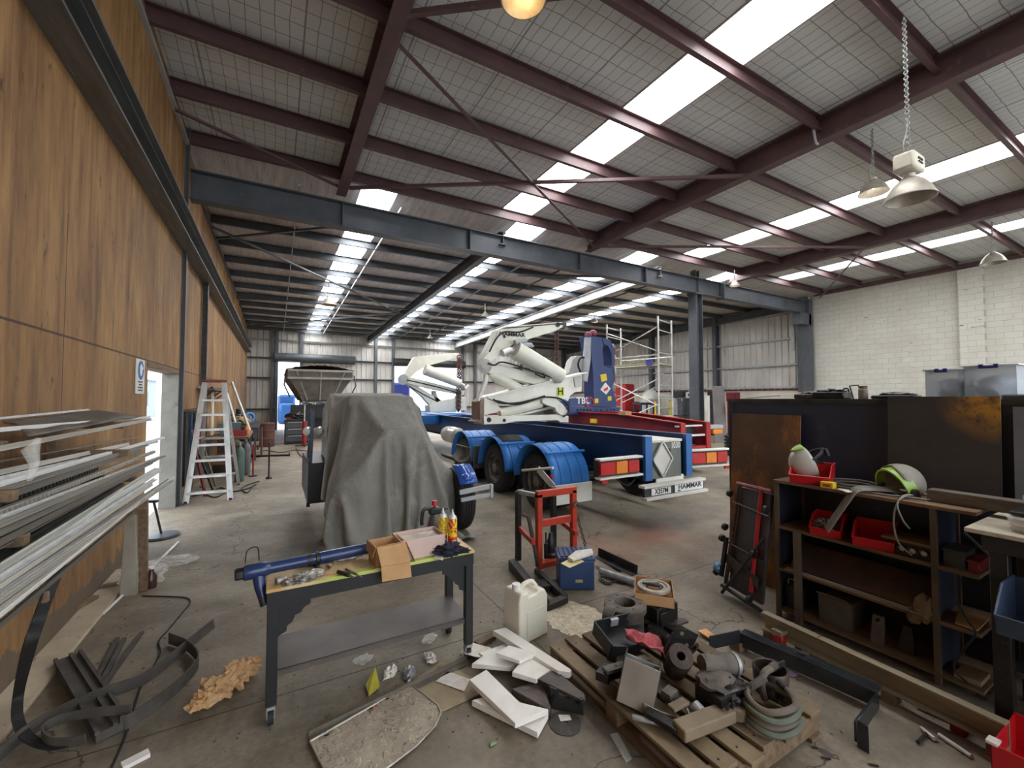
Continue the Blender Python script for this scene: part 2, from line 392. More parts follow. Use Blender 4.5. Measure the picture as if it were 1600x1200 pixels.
# corrugated wall maker: trapezoid ribs
def corrugated(name, p0, p1, z0, z1, nrm, pitch=.3, depth=.055, holes=()):
    p0, p1, nrm = V(p0), V(p1), V(nrm); L = (p1 - p0).length; d = (p1 - p0) / L; mb = MB(); n = int(L / pitch)
    def rect(s0, s1, a, b):
        pts = []; k0 = math.floor(s0/pitch); s = k0 * pitch
        while s <= s1 + 1e-6:
            for off, dep in ((0,0),(.55*pitch,0),(.65*pitch,depth),(.9*pitch,depth)):
                q = s + off
                if s0 <= q <= s1: pts.append((q, dep))
            s += pitch
        pts = [(s0, pts[0][1])] + pts + [(s1, pts[-1][1])]
        vs = [p0 + d * q + nrm * dep + V((0,0,z)) for z in (a, b) for q, dep in pts]; k = len(pts)
        mb.add(vs, [(i, i+1, k+i+1, k+i) for i in range(k-1)])
    edges = sorted({0.0, L} | {h[0] for h in holes} | {h[1] for h in holes})
    for a, b in zip(edges[:-1], edges[1:]):
        hs = [h for h in holes if h[0] <= a + 1e-6 and h[1] >= b - 1e-6]
        if hs: rect(a, b, hs[0][2], z1)
        else: rect(a, b, z0, z1)
    return struct(mb, name, CORR, origin=(0,0,0), smooth=0)
corrugated('wall_far_right', (XR,9.55,0), (XR,YB,0), 2.25, 6.6, (-1,0,0))
struct(MB().span((XR,9.55,0),(XR+.2,YB,2.25)), 'wall_dado', PALEWALL)
struct(MB().span((XR-.05,9.7,2.2),(XR,YB,2.28)), 'trim_1', DRED)
# back wall: small doorway behind the tipper and the roller doorway behind the side lifter
corrugated('wall_back', (XL,YB,0), (XR,YB,0), 0, 6.6, (0,-1,0), .3, .04, holes=((1.5,2.7,3.95),(8.2,13.0,3.95)))
for k, z in enumerate((2.35,3.4,4.6,5.8)):
    struct(MB().chan((XR-.09,9.7,z),(XR-.09,YB,z),.14,.09,.012), 'wall_far_right_girt', LGREY)
for z in (1.2,3.0,4.15,5.2):
    m = MB(); segs = [(XL,.03),(1.3,6.72),(11.6,XR)] if z < 4 else [(XL,XR)]
    for a, b in segs: m.chan((a,YB-.1,z),(b,YB-.1,z),.12,.1,.012)
    struct(m, 'wall_back_girt', LGREY if z > 4.5 else DGREY)
for x in (-.2,.02,1.3,5.6,6.7,11.65,12.6,16.5): struct(MB().chan((x,YB-.16,0),(x,YB-.16,6.0),.16,.16,.014), 'wall_back_column', DGREY)
for y in (10.0,14.2,18.6,23.2,27.8): struct(MB().ibeam((XR-.22,y,0),(XR-.22,y,6.3),.2,.3,.016,up=(1,0,0)), 'wall_far_right_column', DGREY)
struct(MB().chan((XR-.28,9.72,0),(XR-.28,9.72,6.2),.34,.3,.02), 'wall_right_corner_column', DGREY)
struct(MB().box((XR-.4,10.25,5.2),(.1,.1,2.4)), 'wall_right_corner_post', LGREY)

# ---------- near roof (red-brown steel, insulated) ----------
PY = [-4.0,-2.2,-.6,.75,2.05,3.5,5.0,6.42,7.78,9.18]
RX = [-5.5,1.15,8.0,14.85]
SK = [(4.9,5.75),(11.65,12.55),(17.25,18.1)]
# ceiling is one sheet with the skylight strips cut out
m = MB(); xs = [XL-.2] + [v for s in SK for v in s] + [XR+.2]
for a, b in zip(xs[0::2], xs[1::2]): m.add([(a,YF,ZN),(b,YF,ZN),(b,9.3,ZN),(a,9.3,ZN)], [(0,1,2,3)])
m.span((XL-.2,9.26,ZN-.02),(XR+.2,9.32,ZN+.1))
struct(m, 'ceiling', INSUL, origin=(0,0,0), smooth=0)
for a, b in SK:
    for y0, y1 in zip([-6.9]+PY[:-1], PY):
        struct(MB().span((a,y0+.03,ZN+.02),(b,y1-.03,ZN+.035)), 'window_skylight', SKYL)
    struct(MB().span((a-.03,YF,ZN-.01),(a,9.25,ZN+.08)).span((b,YF,ZN-.01),(b+.03,9.25,ZN+.08)), 'window_skylight_frame', LGREY)
for y in PY: struct(MB().chan((XL,y,ZN-.13),(XR,y,ZN-.13),.075,.24,.012), 'roof_purlin_beam', MAROON)
for x in RX[1:]: struct(MB().ibeam((x,YF,ZN-.24),(x,9.62 if x>2 else 9.5,ZN-.24),.2,.42,.022), 'roof_rafter_beam', MAROON)
for a, b in (((1.2,5.05),(7.9,9.25)), ((8.0,4.75),(1.25,9.1)), ((14.8,5.4),(8.1,9.1)), ((-1.4,7.9),(1.1,9.2)), ((20.6,9.2),(14.9,5.5)), ((8,-.5),(1.2,4.6))):
    struct(MB().angle((a[0],a[1],ZN-.44),(b[0],b[1],ZN-.44),.06,.06,.01), 'roof_brace_beam', MAROON)
struct(MB().span((XR-.12,YF,6.34),(XR,9.5,6.5)), 'roof_edge_beam', MAROON)

# ---------- far roof (grey steel, old foil) ----------
def zfar(y): return 6.42 - (y - 9.2) * .026
FS = [(1.55,2.3),(5.38,6.3),(9.75,10.65),(14.15,14.95)]
FP = [9.3 + 1.53 * k for k in range(13)]
m = MB(); xs = [XL] + [v for s in FS for v in s] + [XR]
for a, b in zip(xs[0::2], xs[1::2]):
    m.grid(lambda u, v, a=a, b=b: (a+(b-a)*u, 9.2+18.9*v, zfar(9.2+18.9*v) - .05*math.sin(((9.2+18.9*v-9.3)/1.53 % 1)*PI)), 1, 104)
struct(m, 'ceiling_far', FOIL, origin=(0,0,0), smooth=0)
for a, b in FS:
    for y0, y1 in zip(FP[:-1], FP[1:]):
        c = [(x, y, zfar(y)+h) for h in (.02,.035) for x, y in ((a,y0+.04),(b,y0+.04),(b,y1-.04),(a,y1-.04))]
        struct(MB().add(c, [(3,2,1,0),(4,5,6,7),(0,1,5,4),(1,2,6,5),(2,3,7,6),(3,0,4,7)]), 'window_far_skylight', SKYF)
for y in FP[1:]: struct(MB().chan((XL,y,zfar(y)-.12),(XR,y,zfar(y)-.12),.075,.2,.012), 'roof_far_purlin_beam', DGREY)
for x in (5.15,11.1,20.55): struct(MB().ibeam((x,9.6,zfar(9.6)-.36),(x,YB,zfar(YB)-.36),.2,.34,.02), 'roof_far_rafter_beam', DGREY if x != 11.1 else LGREY)
for a, b in (((-1.4,12.2),(5.1,19.5)), ((5.1,19.0),(-1.4,26)), ((-1.4,13.0),(2.2,10.0)), ((-1.4,19.5),(5.1,18.4)), ((11.0,10.2),(7.0,12)), ((5.2,10.0),(8.0,9.9))):
    struct(MB().angle((a[0],a[1],zfar(a[1])-.42),(b[0],b[1],zfar(b[1])-.42),.07,.07,.01), 'roof_far_brace_beam', DGREY)
for x in (.35,2.45): struct(MB().bar((x,9.5,zfar(9.5)-.2),(x,27.5,zfar(27.5)-.2),.03,.05), 'roof_far_bridging_beam', LGREY)
for x in (6.9,8.3,12.4): struct(MB().bar((x,10.5,zfar(10.5)-.2),(x,27.5,zfar(27.5)-.2),.03,.05), 'roof_far_bridging_beam', DGREY)
# main cross beam on its column
m = MB().ibeam((XL,9.7,5.83),(20.45,9.7,5.83),.26,.56,.026,.016)
for x in (1.2,4.2,7.7,10.4,13.0,14.3): m.span((x-.008,9.58,5.57),(x+.008,9.82,6.09))
struct(m, 'cross_beam', DGREY, bevel=.003)
struct(MB().ibeam((12.95,9.7,0),(12.95,9.7,5.55),.34,.34,.022,up=(1,0,0)).span((12.72,9.5,0),(13.18,9.9,.03)).span((12.75,9.5,5.5),(13.15,9.9,5.56)), 'column', DGREY, bevel=.003)
struct(MB().ibeam((12.95,9.7,6.1),(12.95,9.7,6.5),.2,.2,.015,up=(1,0,0)), 'column_stub', DGREY)
struct(MB().box((14.4,9.7,5.83),(.06,.34,.62)), 'cross_beam_plate', DGREY)
struct(MB().box((20.1,9.7,5.3),(.9,.3,.5)), 'cross_beam_haunch', DGREY)
# left wall steel: runway rail and posts
m = MB().chan((XL+.1,YF,4.55),(XL+.1,27.5,4.55),.2,.26,.016).span((XL,YF,4.69),(XL+.26,27.5,4.715)).span((XL+.0,YF,4.385),(XL+.22,27.5,4.41))
struct(m, 'wall_left_rail', pm('scuffed_grey_rail', (112,114,114), (88,90,90), 4, .5, stretch=(3,.3,3), c3=(140,140,138), s3=6))
struct(MB().ibeam((XL+.03,9.12,0),(XL+.03,9.12,6.6),.07,.06,.01,up=(1,0,0)), 'wall_left_post', DGREY)
struct(MB().ibeam((XL+.07,11.3,2.1),(XL+.07,11.3,4.4),.1,.1,.012,up=(1,0,0)), 'wall_left_post', STEEL)
struct(MB().span((XL,YF,6.3),(XL+.05,9.3,6.36)), 'wall_left_wire', LGREY)
struct(MB().span((XL,9.8,5.95),(XL+.05,YB,6.0)), 'wall_left_capping', DGREY)
# roller housings and lintels over the back doorways
struct(MB().cyl((-.1,YB-.3,4.2),(4.3,YB-.3,4.2),.26,n=14).span((-.1,YB-.3,3.95),(4.3,YB-.05,4.42)), 'door_2_roller', DGREY)
struct(MB().cyl((6.7,YB-.3,4.2),(11.7,YB-.3,4.2),.26,n=14).span((6.7,YB-.3,3.95),(11.7,YB-.05,4.45)), 'door_3_roller', BLACK)

# ---------- yard seen through the doorways ----------
def gable(name, label, cx, cy, w, d, h, mat):
    b = thing(name, label, 'building', (cx, cy, -.12))
    m = MB().span((cx-w/2,cy-d/2,-.12),(cx+w/2,cy+d/2,h)); m.build('wall', mat, b)
    m = MB().prism([(-w/2-.3,0),(w/2+.3,0),(0,w*.12)], (cx,cy-d/2-.2,h),(cx,cy+d/2+.2,h)); m.build('roof', LGREY, b)
    for k in range(3):
        f = MB().box((cx+w/2+.03,cy-d*.3+d*.3*k,h*.5),(.08,d*.14,h*.4)).build('window', DGREY, b)
    return b
gable('far_building', 'grey gabled building across the yard seen through left doorway', -17, 44, 12, 26, 3.6, pm('far_building_grey',(150,160,176),(136,146,162),2,.7))  # wall grey set darker so the building reads in the bright yard
tag(MB().box((7.75,31.5,1.4),(1.5,3,3.1)).box((7.75,33.5,1.0),(1.5,1.4,2.4)).build('parked_truck', pm('yard_truck_blue',(30,50,140),(26,44,122),2,.4), bevel=.15), 'blue truck parked outside the roller doorway behind the cranes', 'truck')
tag(MB().box((.75,38,1.0),(1.2,3,2.2)).box((.75,36.2,.7),(1.0,1.0,1.5)).build('parked_van', pm('yard_van_blue',(20,76,132),(18,66,116),2,.4), bevel=.15), 'small blue van outside the doorway beside the tipper', 'van')
b = thing('yard_signboard', 'white signboard with a blue panel outside the back roller doorway', 'sign', (9.2,41,0))
MB().box((9.2,41,3.4),(2.6,.1,.9)).build('panel', WHITE, b, bevel=.01); MB().box((9.2,40.93,3.45),(1.3,.03,.45)).build('blue_panel', BLUE, b)
MB().bar((8.4,41.06,-.12),(8.4,41.06,3.8),.1,.1).build('post', LGREY, b); MB().bar((10.0,41.06,-.12),(10.0,41.06,3.8),.1,.1).build('post', LGREY, b)
# ================= LEFT SIDE =================
def fl(pts, z=0.0): return [atz(p[0], p[1], p[2] if len(p) > 2 else z) for p in pts]
# ---- safety sign ----
t = thing('safety_sign', 'white safety sign with blue face symbol beside the left doorway', 'sign', (XL+.012, 6.66, 2.1))
MB().span((XL+.002,6.48,1.9),(XL+.014,6.84,2.32)).build('sign_board', WHITE, t, bevel=.002)
SIGNB = pm('sign_blue', (34,92,160), (30,84,150), 3, .5)
MB().cyl((XL+.014,6.66,2.185),(XL+.018,6.66,2.185),.115,n=28).build('blue_disc', SIGNB, t)
MB().blob((XL+.019,6.66,2.19),(.003,.055,.075),.05,2,1,2).span((XL+.017,6.6,2.2),(XL+.024,6.72,2.225)).build('face_symbol', WHITEINK, t)
for k, s in enumerate(('FACE', 'AND', 'PROTECT', 'MUST BE')):
    m = MB(); w = (.2,.13,.22,.22)[k]
    for q in range(5): m.span((XL+.014,6.66-w/2+q*w/5,2.035-k*.034),(XL+.0155,6.66-w/2+q*w/5+w/7,2.053-k*.034))
    m.build('text_line', INK, t)

# ---- rack of metal lengths ----
rack = thing('cantilever_rack', 'timber and steel cantilever rack on plywood wall under the metal lengths', 'rack', (-1.2,3.2,0))
for y in (1.3,2.7,4.35):
    MB().bar((XL+.03,y,.4),(XL+.03,y,1.72),.06,.06,(1,0,0)).build('upright', DWOOD, rack, bevel=.004)
    for z, L in ((1.655,.42),(1.44,.46),(1.24,.5),(.98,.58)):
        MB().bar((XL+.02,y,z),(XL+L,y,z-.02),.05,.05).build('arm', DWOOD, rack, bevel=.004)
# grey end plate standing on the floor
a, b = atz(186,934), atz(214,930)
MB().plate([a,b,b+V((-.03,.0,.78)),a+V((.03,0,.86))], .05, (0,1,0)).build('end_plate', pm('grey_board',(168,160,146),(146,138,124),4,.7), rack, bevel=.004)
MB().plate([b+V((0,.055,0)),b+V((.06,.055,0)),b+V((.045,.055,.9)),b+V((-.02,.055,.84))], .05, (0,1,0)).build('end_post', DWOOD, rack, bevel=.004)

def lengthmat(name, dark, light, metal, rough):
    t = NT(name); oi = t.n.new('ShaderNodeObjectInfo'); c = t.mix(oi.outputs['Random'], dark, light)
    v = t.mapping(t.obj, (4,.3,4)); c = t.mix(.35, c, t.ramp(t.noise(v, 4, 5), [(.3,(86,80,72)),(.7,(206,202,194))]), 'OVERLAY')
    c = t.mix(t.math('MULTIPLY', t.mask(t.noise(t.mapping(t.obj,(1,.5,1),(3,1,2)), 3, 5, .65), .58, .72), .5), c, (92,84,74))
    t.col(c); t.setv(Roughness=rough, Metallic=metal); return t.m
ALUDK = lengthmat('dull_dark_aluminium', (52,48,43), (112,105,94), .15, .5)
ALULEN = lengthmat('weathered_aluminium_length', (118,112,101), (206,201,190), .2, .42)
def profile(far, y0, xf, xn, kind, w, h, mat, label, name, ext=1.5, cat='metal length', group='metal lengths on the wall rack'):
    k = .55 if 'broad white' in label else .5 if y0 < 870 else .33; w *= k*.95; h *= k*.8; P1 = atx(far[0], far[1], xf); P0 = atx(0, y0, xn); P0 = P1 + (P0 - P1) * ext; m = MB()
    if kind == 'u': m.chan(P0, P1, w, h, .006, 1, (1,0,.2))
    elif kind == 'box':
        m.bar(P0, P1, w, h)
        for s in (-1, 1): m.bar(P0 + V((s*w*.3,0,h/2)), P1 + V((s*w*.3,0,h/2)), w*.12, .008)
    elif kind == 'flat': m.bar(P0, P1, w, h)
    elif kind == 'tube': m.tube([P0, P1], w/2, 10)
    elif kind == 'angle': m.angle(P0, P1, w, h, .005)
    elif kind == 'slot':
        m.bar(P0, P1, .012, h); m.bar(P0+V((0,0,h/2)), P1+V((0,0,h/2)), w, .008); m.bar(P0-V((0,0,h/2)), P1-V((0,0,h/2)), w, .008)
        n = int((P1-P0).length / .045)
        for k in range(n):
            q = P0.lerp(P1, (k+.5)/n); m.box(q + V((.012,0,0)), (.014,.022,h*.8))
    elif kind == 'lip':
        m.prism([(-w/2,-h/2),(w/2,-h/2),(w/2,-h*.1),(w*.42,-h*.1),(w*.42,-h*.3),(w*.1,-h*.3),(w*.1,h*.2),(w*.25,h*.2),(w*.25,h/2),(-w*.1,h/2),(-w*.1,0),(-w/2,0)], P0, P1)
    return tag(m.build(name, mat, smooth=25), label, cat, group)
W3 = lengthmat('white_coated_aluminium', (204,203,198), (240,239,235), 0, .4)
for a in (
 ((137,641),655,-1.32,-1.32,'angle',.03,.03,ALU,'thin aluminium angle along the back of the top rack tier','aluminium_angle'),
 ((235,655),700,-1.02,-1.02,'lip',.07,.055,ALULEN,'grooved aluminium rail along the front of the top rack tier','aluminium_rail'),
 ((233,652),672,-1.12,-1.12,'box',.05,.04,W3,'pale aluminium bar lying inside the top rack tier','aluminium_bar'),
 ((212,683),720,-1.3,-1.3,'flat',.09,.012,ALULEN,'flat greenish aluminium strip at the back of the second tier','aluminium_strip'),
 ((200,694),738,-1.22,-1.22,'u',.06,.05,ALULEN,'dull aluminium channel behind the bright one on second tier','aluminium_channel'),
 ((255,684),757,-1.1,-1.1,'box',.06,.045,W3,'bright aluminium bar along the front of the second tier','aluminium_bar'),
 ((230,695),766,-1.05,-1.05,'lip',.06,.05,ALULEN,'grooved rail just below the bright bar of second tier','aluminium_rail'),
 ((218,703),778,-1.05,-1.05,'u',.07,.05,ALUDK,'dark dull channel lowest on the second tier','aluminium_channel'),
 ((150,732),786,-1.12,-1.12,'slot',.05,.06,STEEL,'black slotted strip directly under the second tier','slotted_strip'),
 ((240,706),800,-1.08,-1.08,'slot',.05,.05,ALULEN,'ribbed vent strip at the top of the third tier','slotted_strip'),
 ((257,712),818,-1.0,-1.0,'lip',.07,.055,ALULEN,'long grooved rail reaching furthest on the third tier','aluminium_rail'),
 ((236,723),832,-.98,-.98,'box',.06,.05,ALULEN,'weathered square bar below the long grooved rail','aluminium_bar'),
 ((222,733),846,-.98,-.98,'u',.06,.06,ALUDK,'dark channel along the underside of the third tier','aluminium_channel'),
 ((172,752),842,-1.12,-1.12,'slot',.05,.05,ALULEN,'short ribbed strip tucked under the third tier','slotted_strip'),
 ((165,764),862,-1.02,-1.02,'flat',.12,.05,BLACK,'black steel bar between third tier and front bundle','steel_bar'),
 ((190,757),880,-.98,-.98,'box',.09,.08,STEEL,'dark grey square tube behind the white length','steel_tube'),
 ((246,734),893,-.88,-.9,'box',.1,.07,W3,'broad white aluminium length on top of the front bundle','aluminium_bar'),
 ((192,764),907,-.86,-.86,'lip',.05,.045,W3,'pale rail lying in front of the broad white length','aluminium_rail'),
 ((237,757),915,-.82,-.83,'u',.06,.05,ALULEN,'dull channel in the middle of the front bundle','aluminium_channel'),
 ((272,746),925,-.8,-.83,'flat',.09,.02,W3,'flat bright strip with the farthest reaching end of front bundle','aluminium_strip'),
 ((268,752),938,-.78,-.8,'angle',.05,.05,ALULEN,'angle length just under the farthest reaching strip','aluminium_angle'),
 ((225,779),950,-.78,-.8,'box',.05,.05,ALULEN,'weathered bar low in the front bundle','aluminium_bar'),
 ((212,790),962,-.78,-.8,'tube',.045,.045,W3,'pale round tube low in the front bundle','aluminium_tube'),
 ((246,690),748,-1.16,-1.16,'u',.05,.04,ALU,'thin channel between the dull channel and bright second tier bar','aluminium_channel'),
 ((130,716),768,-1.14,-1.14,'flat',.07,.012,ALUDK,'dull flat strip ending short on the second tier','aluminium_strip'),
 ((248,715),810,-1.04,-1.04,'angle',.05,.04,ALU,'bright thin angle above the long grooved rail','aluminium_angle'),
 ((244,719),825,-1.0,-1.0,'tube',.045,.045,ALUDK,'dull round tube between the grooved rail and square bar','aluminium_tube'),
 ((210,740),852,-1.0,-1.0,'lip',.06,.045,ALULEN,'weathered rail lowest behind the third tier','aluminium_rail'),
 ((180,756),870,-1.0,-1.0,'angle',.05,.05,STEEL,'dark angle between the black bar and square tube','steel_angle'),
 ((240,750),903,-.84,-.85,'angle',.045,.04,ALU,'bright narrow angle beside the broad white length','aluminium_angle'),
 ((262,749),919,-.81,-.83,'tube',.035,.035,ALUDK,'thin dull tube under the farthest reaching strip','aluminium_tube'),
 ((240,768),932,-.79,-.81,'u',.05,.045,ALU,'bright channel second lowest at front bundle end','aluminium_channel'),
 ((216,785),955,-.78,-.8,'flat',.07,.012,W3,'pale flat strip low on the outside of front bundle','aluminium_strip'),
 ((208,802),976,-.79,-.81,'u',.06,.05,ALUDK,'dark channel lowest on the front bundle','aluminium_channel')):
    profile(*a)
# dark membrane folded over the top tier
A, B_, C_, D_ = atx(4,662,-1.3), atx(142,645,-1.3), atx(222,652,-1.06), atx(44,686,-1.04)
def memb(u, v):
    p = (A.lerp(B_, u)).lerp(D_.lerp(C_, u), v); p.z += .012 + .015 * noise.noise(V((u*5, v*3, 2))) + .03 * max(0, math.sin(u*PI*2.2 + 2.5)) * math.sin(v*PI); return p
tag(MB().grid(memb, 26, 8).build('roofing_membrane', pm('dusty_dark_membrane',(104,96,84),(74,68,60),3,.7,bump=.2), solid=.006, smooth=60), 'dusty dark sheet draped over the top tier of the wall rack', 'sheet', None)
PLAS = NT('clear_plastic_film'); PLAS.col((225,222,214)); PLAS.setv(Roughness=.25, Alpha=.3); PLAS = PLAS.m
c = atx(50,690,-.98); tag(MB().tube([atx(50,686,-.98)+V((.02,0,.0)),atx(47,705,-.97),atx(54,725,-.95),atx(46,750,-.94)], [.012,.03,.018,.01], 9).build('plastic_wrap', PLAS), 'twisted clear plastic wrap hanging around the rack lengths', 'plastic wrap')

# ---- ladder ----
F1, F2 = atz(290,787), atz(360,781); Rr = atz(373,757); Rl = F1 + (Rr - F2)
ym = (F1.y + Rr.y) / 2; T1 = aty(320,597,ym-.12); T2 = aty(350,597,ym-.12); T1.z = T2.z = (T1.z+T2.z)/2
lad = thing('step_ladder', 'tall aluminium step ladder standing open beside the left doorway post', 'ladder', (F1+F2)/2)
for a, b in ((F1,T1),(F2,T2)): MB().chan(b, a, .085, .05, .006, 1 if a is F1 else -1, (0,1,0)).build('front_rail', ALU, lad)
for a, b in ((Rl,T1),(Rr,T2)): MB().bar(a, b+V((0,.06,-.04)), .055, .04, (0,1,0)).build('rear_rail', ALU, lad)
for k in range(7):
    f = .075 + k * .127; a, b = F1.lerp(T1, f), F2.lerp(T2, f)
    MB().bar(a, b, .085, .042, (0,0,1)).build('tread', ALU, lad, bevel=.003)
for f in (.12,.3,.48): MB().bar(Rl.lerp(T1,f)+V((0,.03,0)), Rr.lerp(T2,f)+V((0,.03,0)), .03, .04).build('brace', ALU, lad)
MB().bar(T1+V((-.05,.03,.02)), T2+V((.05,.03,.02)), .17, .05).build('top_cap', pm('red_brown_cap',(122,60,44),(104,52,40),4,.5), lad, bevel=.006)
for a in (F1,F2,Rl,Rr): MB().box(a+V((0,0,.02)),(.05,.06,.04)).build('foot', BLACK, lad, bevel=.004)
for a, b in ((F1.lerp(T1,.5),Rl.lerp(T1,.5)),(F2.lerp(T2,.5),Rr.lerp(T2,.5))): MB().bar(a,b,.012,.02).build('spreader', ALU, lad)

# ---- bench run along the left wall, beyond the ladder ----
DKBOARD = pm('sooty_tool_board', (44,40,38), (32,29,28), 3, .7)
t = thing('tool_board', 'sooty dark tool board on the plywood wall behind the ladder', 'tool board', (XL+.02,10.6,0.2))
MB().span((XL+.002,9.55,.25),(XL+.04,11.9,1.62)).build('board', DKBOARD, t)
MB().span((XL+.002,9.5,1.6),(XL+.1,11.9,1.64)).build('top_batten', DWOOD, t)
HOSES = (('blue_hose',pm('blue_hose_rubber',(70,96,130),(58,80,110),3,.5),'blue-grey hose loop hanging on the sooty tool board'),('black_hose',RUBBER,'black hose loop hanging beside the blue-grey hose'),('white_cable',WHITE,'pale cable loop hanging on the sooty tool board'),('red_tool_handle',RED,'red handled tool hanging on the sooty tool board'))
for k, (nm, mt, lb) in enumerate(HOSES):
    y = 9.85 + k * .33
    if nm == 'red_tool_handle': o = MB().tube([(XL+.08,y,1.4),(XL+.08,y,1.15),(XL+.08,y+.02,.95)],[.02,.03,.028],8).build(nm, mt)
    else: o = MB().tube(bez([(XL+.07,y,1.55),(XL+.08,y-.08,1.2),(XL+.09,y-.02,.8),(XL+.09,y+.09,.85),(XL+.08,y+.1,1.25),(XL+.07,y+.02,1.55)],6), .016, 6).build(nm, mt)
    tag(o, lb, 'hose' if 'tool' not in nm else 'tool')
for k, (x, y, h, mt, nm, lb) in enumerate(((-1.28,9.75,1.25,DRED,'leaning_rod','dark red rod leaning on the tool board'),(-1.2,10.2,.95,STEEL,'leaning_bar','dark steel bar leaning low on the tool board'),(-1.22,10.75,1.1,DWOOD,'leaning_timber','brown timber length leaning against the tool board'))):
    tag(MB().bar((x+.16,y,0),(XL+.07,y+.15,h),.04,.03).build(nm, mt), lb, 'bar')
tag(MB().span((XL+.1,12.3,.95),(XL+.13,12.62,2.0)).build('pale_board', pm('cream_board',(222,210,180),(206,192,160),3,.7)), 'pale cream board standing on the far bench behind the ladder', 'board')
def bench(name, label, y0, y1, mat, x1=-.55, z=.92):
    b = thing(name, label, 'workbench', ((XL+x1)/2,(y0+y1)/2,0))
    MB().span((XL+.02,y0,z-.06),(x1,y1,z)).build('worktop', mat, b, bevel=.004)
    for x in (XL+.1,x1-.06):
        for y in (y0+.06,y1-.06): MB().bar((x,y,0),(x,y,z-.06),.06,.06,(0,1,0)).build('leg', DGREY, b)
    MB().span((XL+.05,y0+.05,.28),(x1-.03,y1-.05,.31)).build('shelf', DWOOD, b); return b
bench('timber_workbench', 'dirty workbench along plywood wall just beyond the ladder', 11.95, 14.2, DWOOD)
bench('timber_workbench', 'dark steel workbench farther along the plywood wall', 14.5, 17.6, STEEL, -.45, .98)
TEAL = pm('teal_grey_case', (96,112,112), (82,96,98), 3, .5)
def crate(name, c, s, mat, label, cat, rz=0, lid=None, handle=False, group=None):
    t = thing(name, label, cat, (c[0], c[1], c[2]), group); M = Matrix.Translation(V(c)) @ Matrix.Rotation(rz, 4, 'Z')
    x, y, h = s; w = .006; m = MB()
    m.box((0,0,w/2),(x,y,w),M)
    for sx in (-1,1): m.box((sx*(x/2-w/2),0,h/2),(w,y,h),M)
    for sy in (-1,1): m.box((0,sy*(y/2-w/2),h/2),(x,w,h),M)
    m.build('body', mat, t, bevel=.002)
    if lid: MB().box((0,0,h+.01),(x*1.03,y*1.03,.02),M).build('lid', lid, t, bevel=.003)
    if handle: MB().tube([M@V((-x*.2,0,h)),M@V((-x*.2,0,h+.06)),M@V((x*.2,0,h+.06)),M@V((x*.2,0,h))],.008,6).build('handle', BLACK, t)
    return t
crate('tool_case', (-1.0,12.9,.92), (.45,.5,.28), TEAL, 'teal grey case on the bench behind the ladder', 'case', .1, TEAL, True)
crate('red_tray', (-.8,12.3,.92), (.4,.34,.13), RED, 'red tray on the bench seen through the ladder', 'tray')
t = thing('orange_bottle', 'orange bottle at the bench edge beside the ladder', 'bottle', (-.62,12.55,.92))
MB().lathe([(0,0),(.05,0),(.055,.02),(.055,.17),(.03,.22),(.018,.23),(.018,.27),(0,.27)],(-.62,12.55,.92)).build('body', pm('orange_plastic',(226,146,60),(206,126,46),4,.4), t)
MB().cyl((-.62,12.55,1.19),(-.62,12.55,1.225),.022).build('cap', WHITE, t)
tag(MB().blob((-1.0,15.1,1.13),(.34,.42,.16),.35,2.2,4,3,flat=True).build('yellow_machine', pm('dirty_yellow_paint',(190,156,50),(120,100,44),5,.5,c3=(52,46,36),s3=7,lo3=.5,hi3=.6)), 'dirty yellow machine lump on the far steel bench', 'machine')
tag(MB().lathe([(.13+.05*math.cos(a*PI/6),.05*math.sin(a*PI/6)) for a in range(13)],(-.75,16.6,1.2),(.6,-1,.3),24).build('hose_coil', pm('bright_blue_hose',(74,128,190),(62,112,170),3,.5)), 'blue hose coil standing on the far steel bench', 'hose')
tag(MB().bar((-.36,15.6,.0),(-.39,15.7,.9),.05,.75,(0,1,0)).build('brown_board', pm('brown_red_board',(92,58,50),(70,46,42),4,.7)), 'dark brown board leaning against the front of the far bench', 'board')
m = MB(); m.bar((-.9,13.8,.95),(-1.3,14.3,2.35),.05,.05); m.bar((-.62,13.9,.95),(-1.1,14.4,2.3),.05,.05)
tag(m.build('folding_frame', ALU), 'pale aluminium folding frame leaning on the wall above the benches', 'frame')
t = thing('bracket_shelf', 'dark bracket shelf of pipes on the plywood wall behind ladder', 'shelf', (XL+.12,12.4,2.0))
MB().span((XL+.002,10.9,2.02),(XL+.3,14.2,2.05)).build('shelf_board', DWOOD, t)
for y in (11.2,12.6,14.0): MB().bar((XL+.01,y,1.8),(XL+.28,y,2.02),.03,.03).build('bracket', STEEL, t)
for k in range(4): tag(MB().cyl((XL+.06+.06*k,10.8+.1*k,2.075),(XL+.06+.06*k,14.3-.1*k,2.075),.025,n=8).build('pipe', (GALV,STEEL)[k%2]), ('galvanised pipe nearest the wall on the bracket shelf','dark pipe second from the wall on the bracket shelf','galvanised pipe third from the wall on the bracket shelf','dark pipe at the front edge of the bracket shelf')[k], 'pipe', 'pipes on the bracket shelf')
for k,(x,y,s,mt,nm,lb) in enumerate(((-1.1,14.7,.3,STEEL,'grinder_box','dark grinder box at the near end of the steel bench'),(-1.05,16.0,.28,DGREY,'drill_stand','dark bench drill lump near the blue hose coil'),(-1.15,17.2,.4,BLACK,'black_case','black case at the far end of the steel bench'))):
    tag(MB().box((x,y,.98+s*.4),(s,s,s*.8)).cyl((x+.05,y-.1,.98+s*.8),(x+.05,y-.1,.98+s*1.25),s*.18).build(nm, mt, bevel=.02), lb, 'tool')
t = thing('brown_drum', 'rusty brown drum on the floor beyond the far steel bench', 'drum', (-.3,18.6,0))
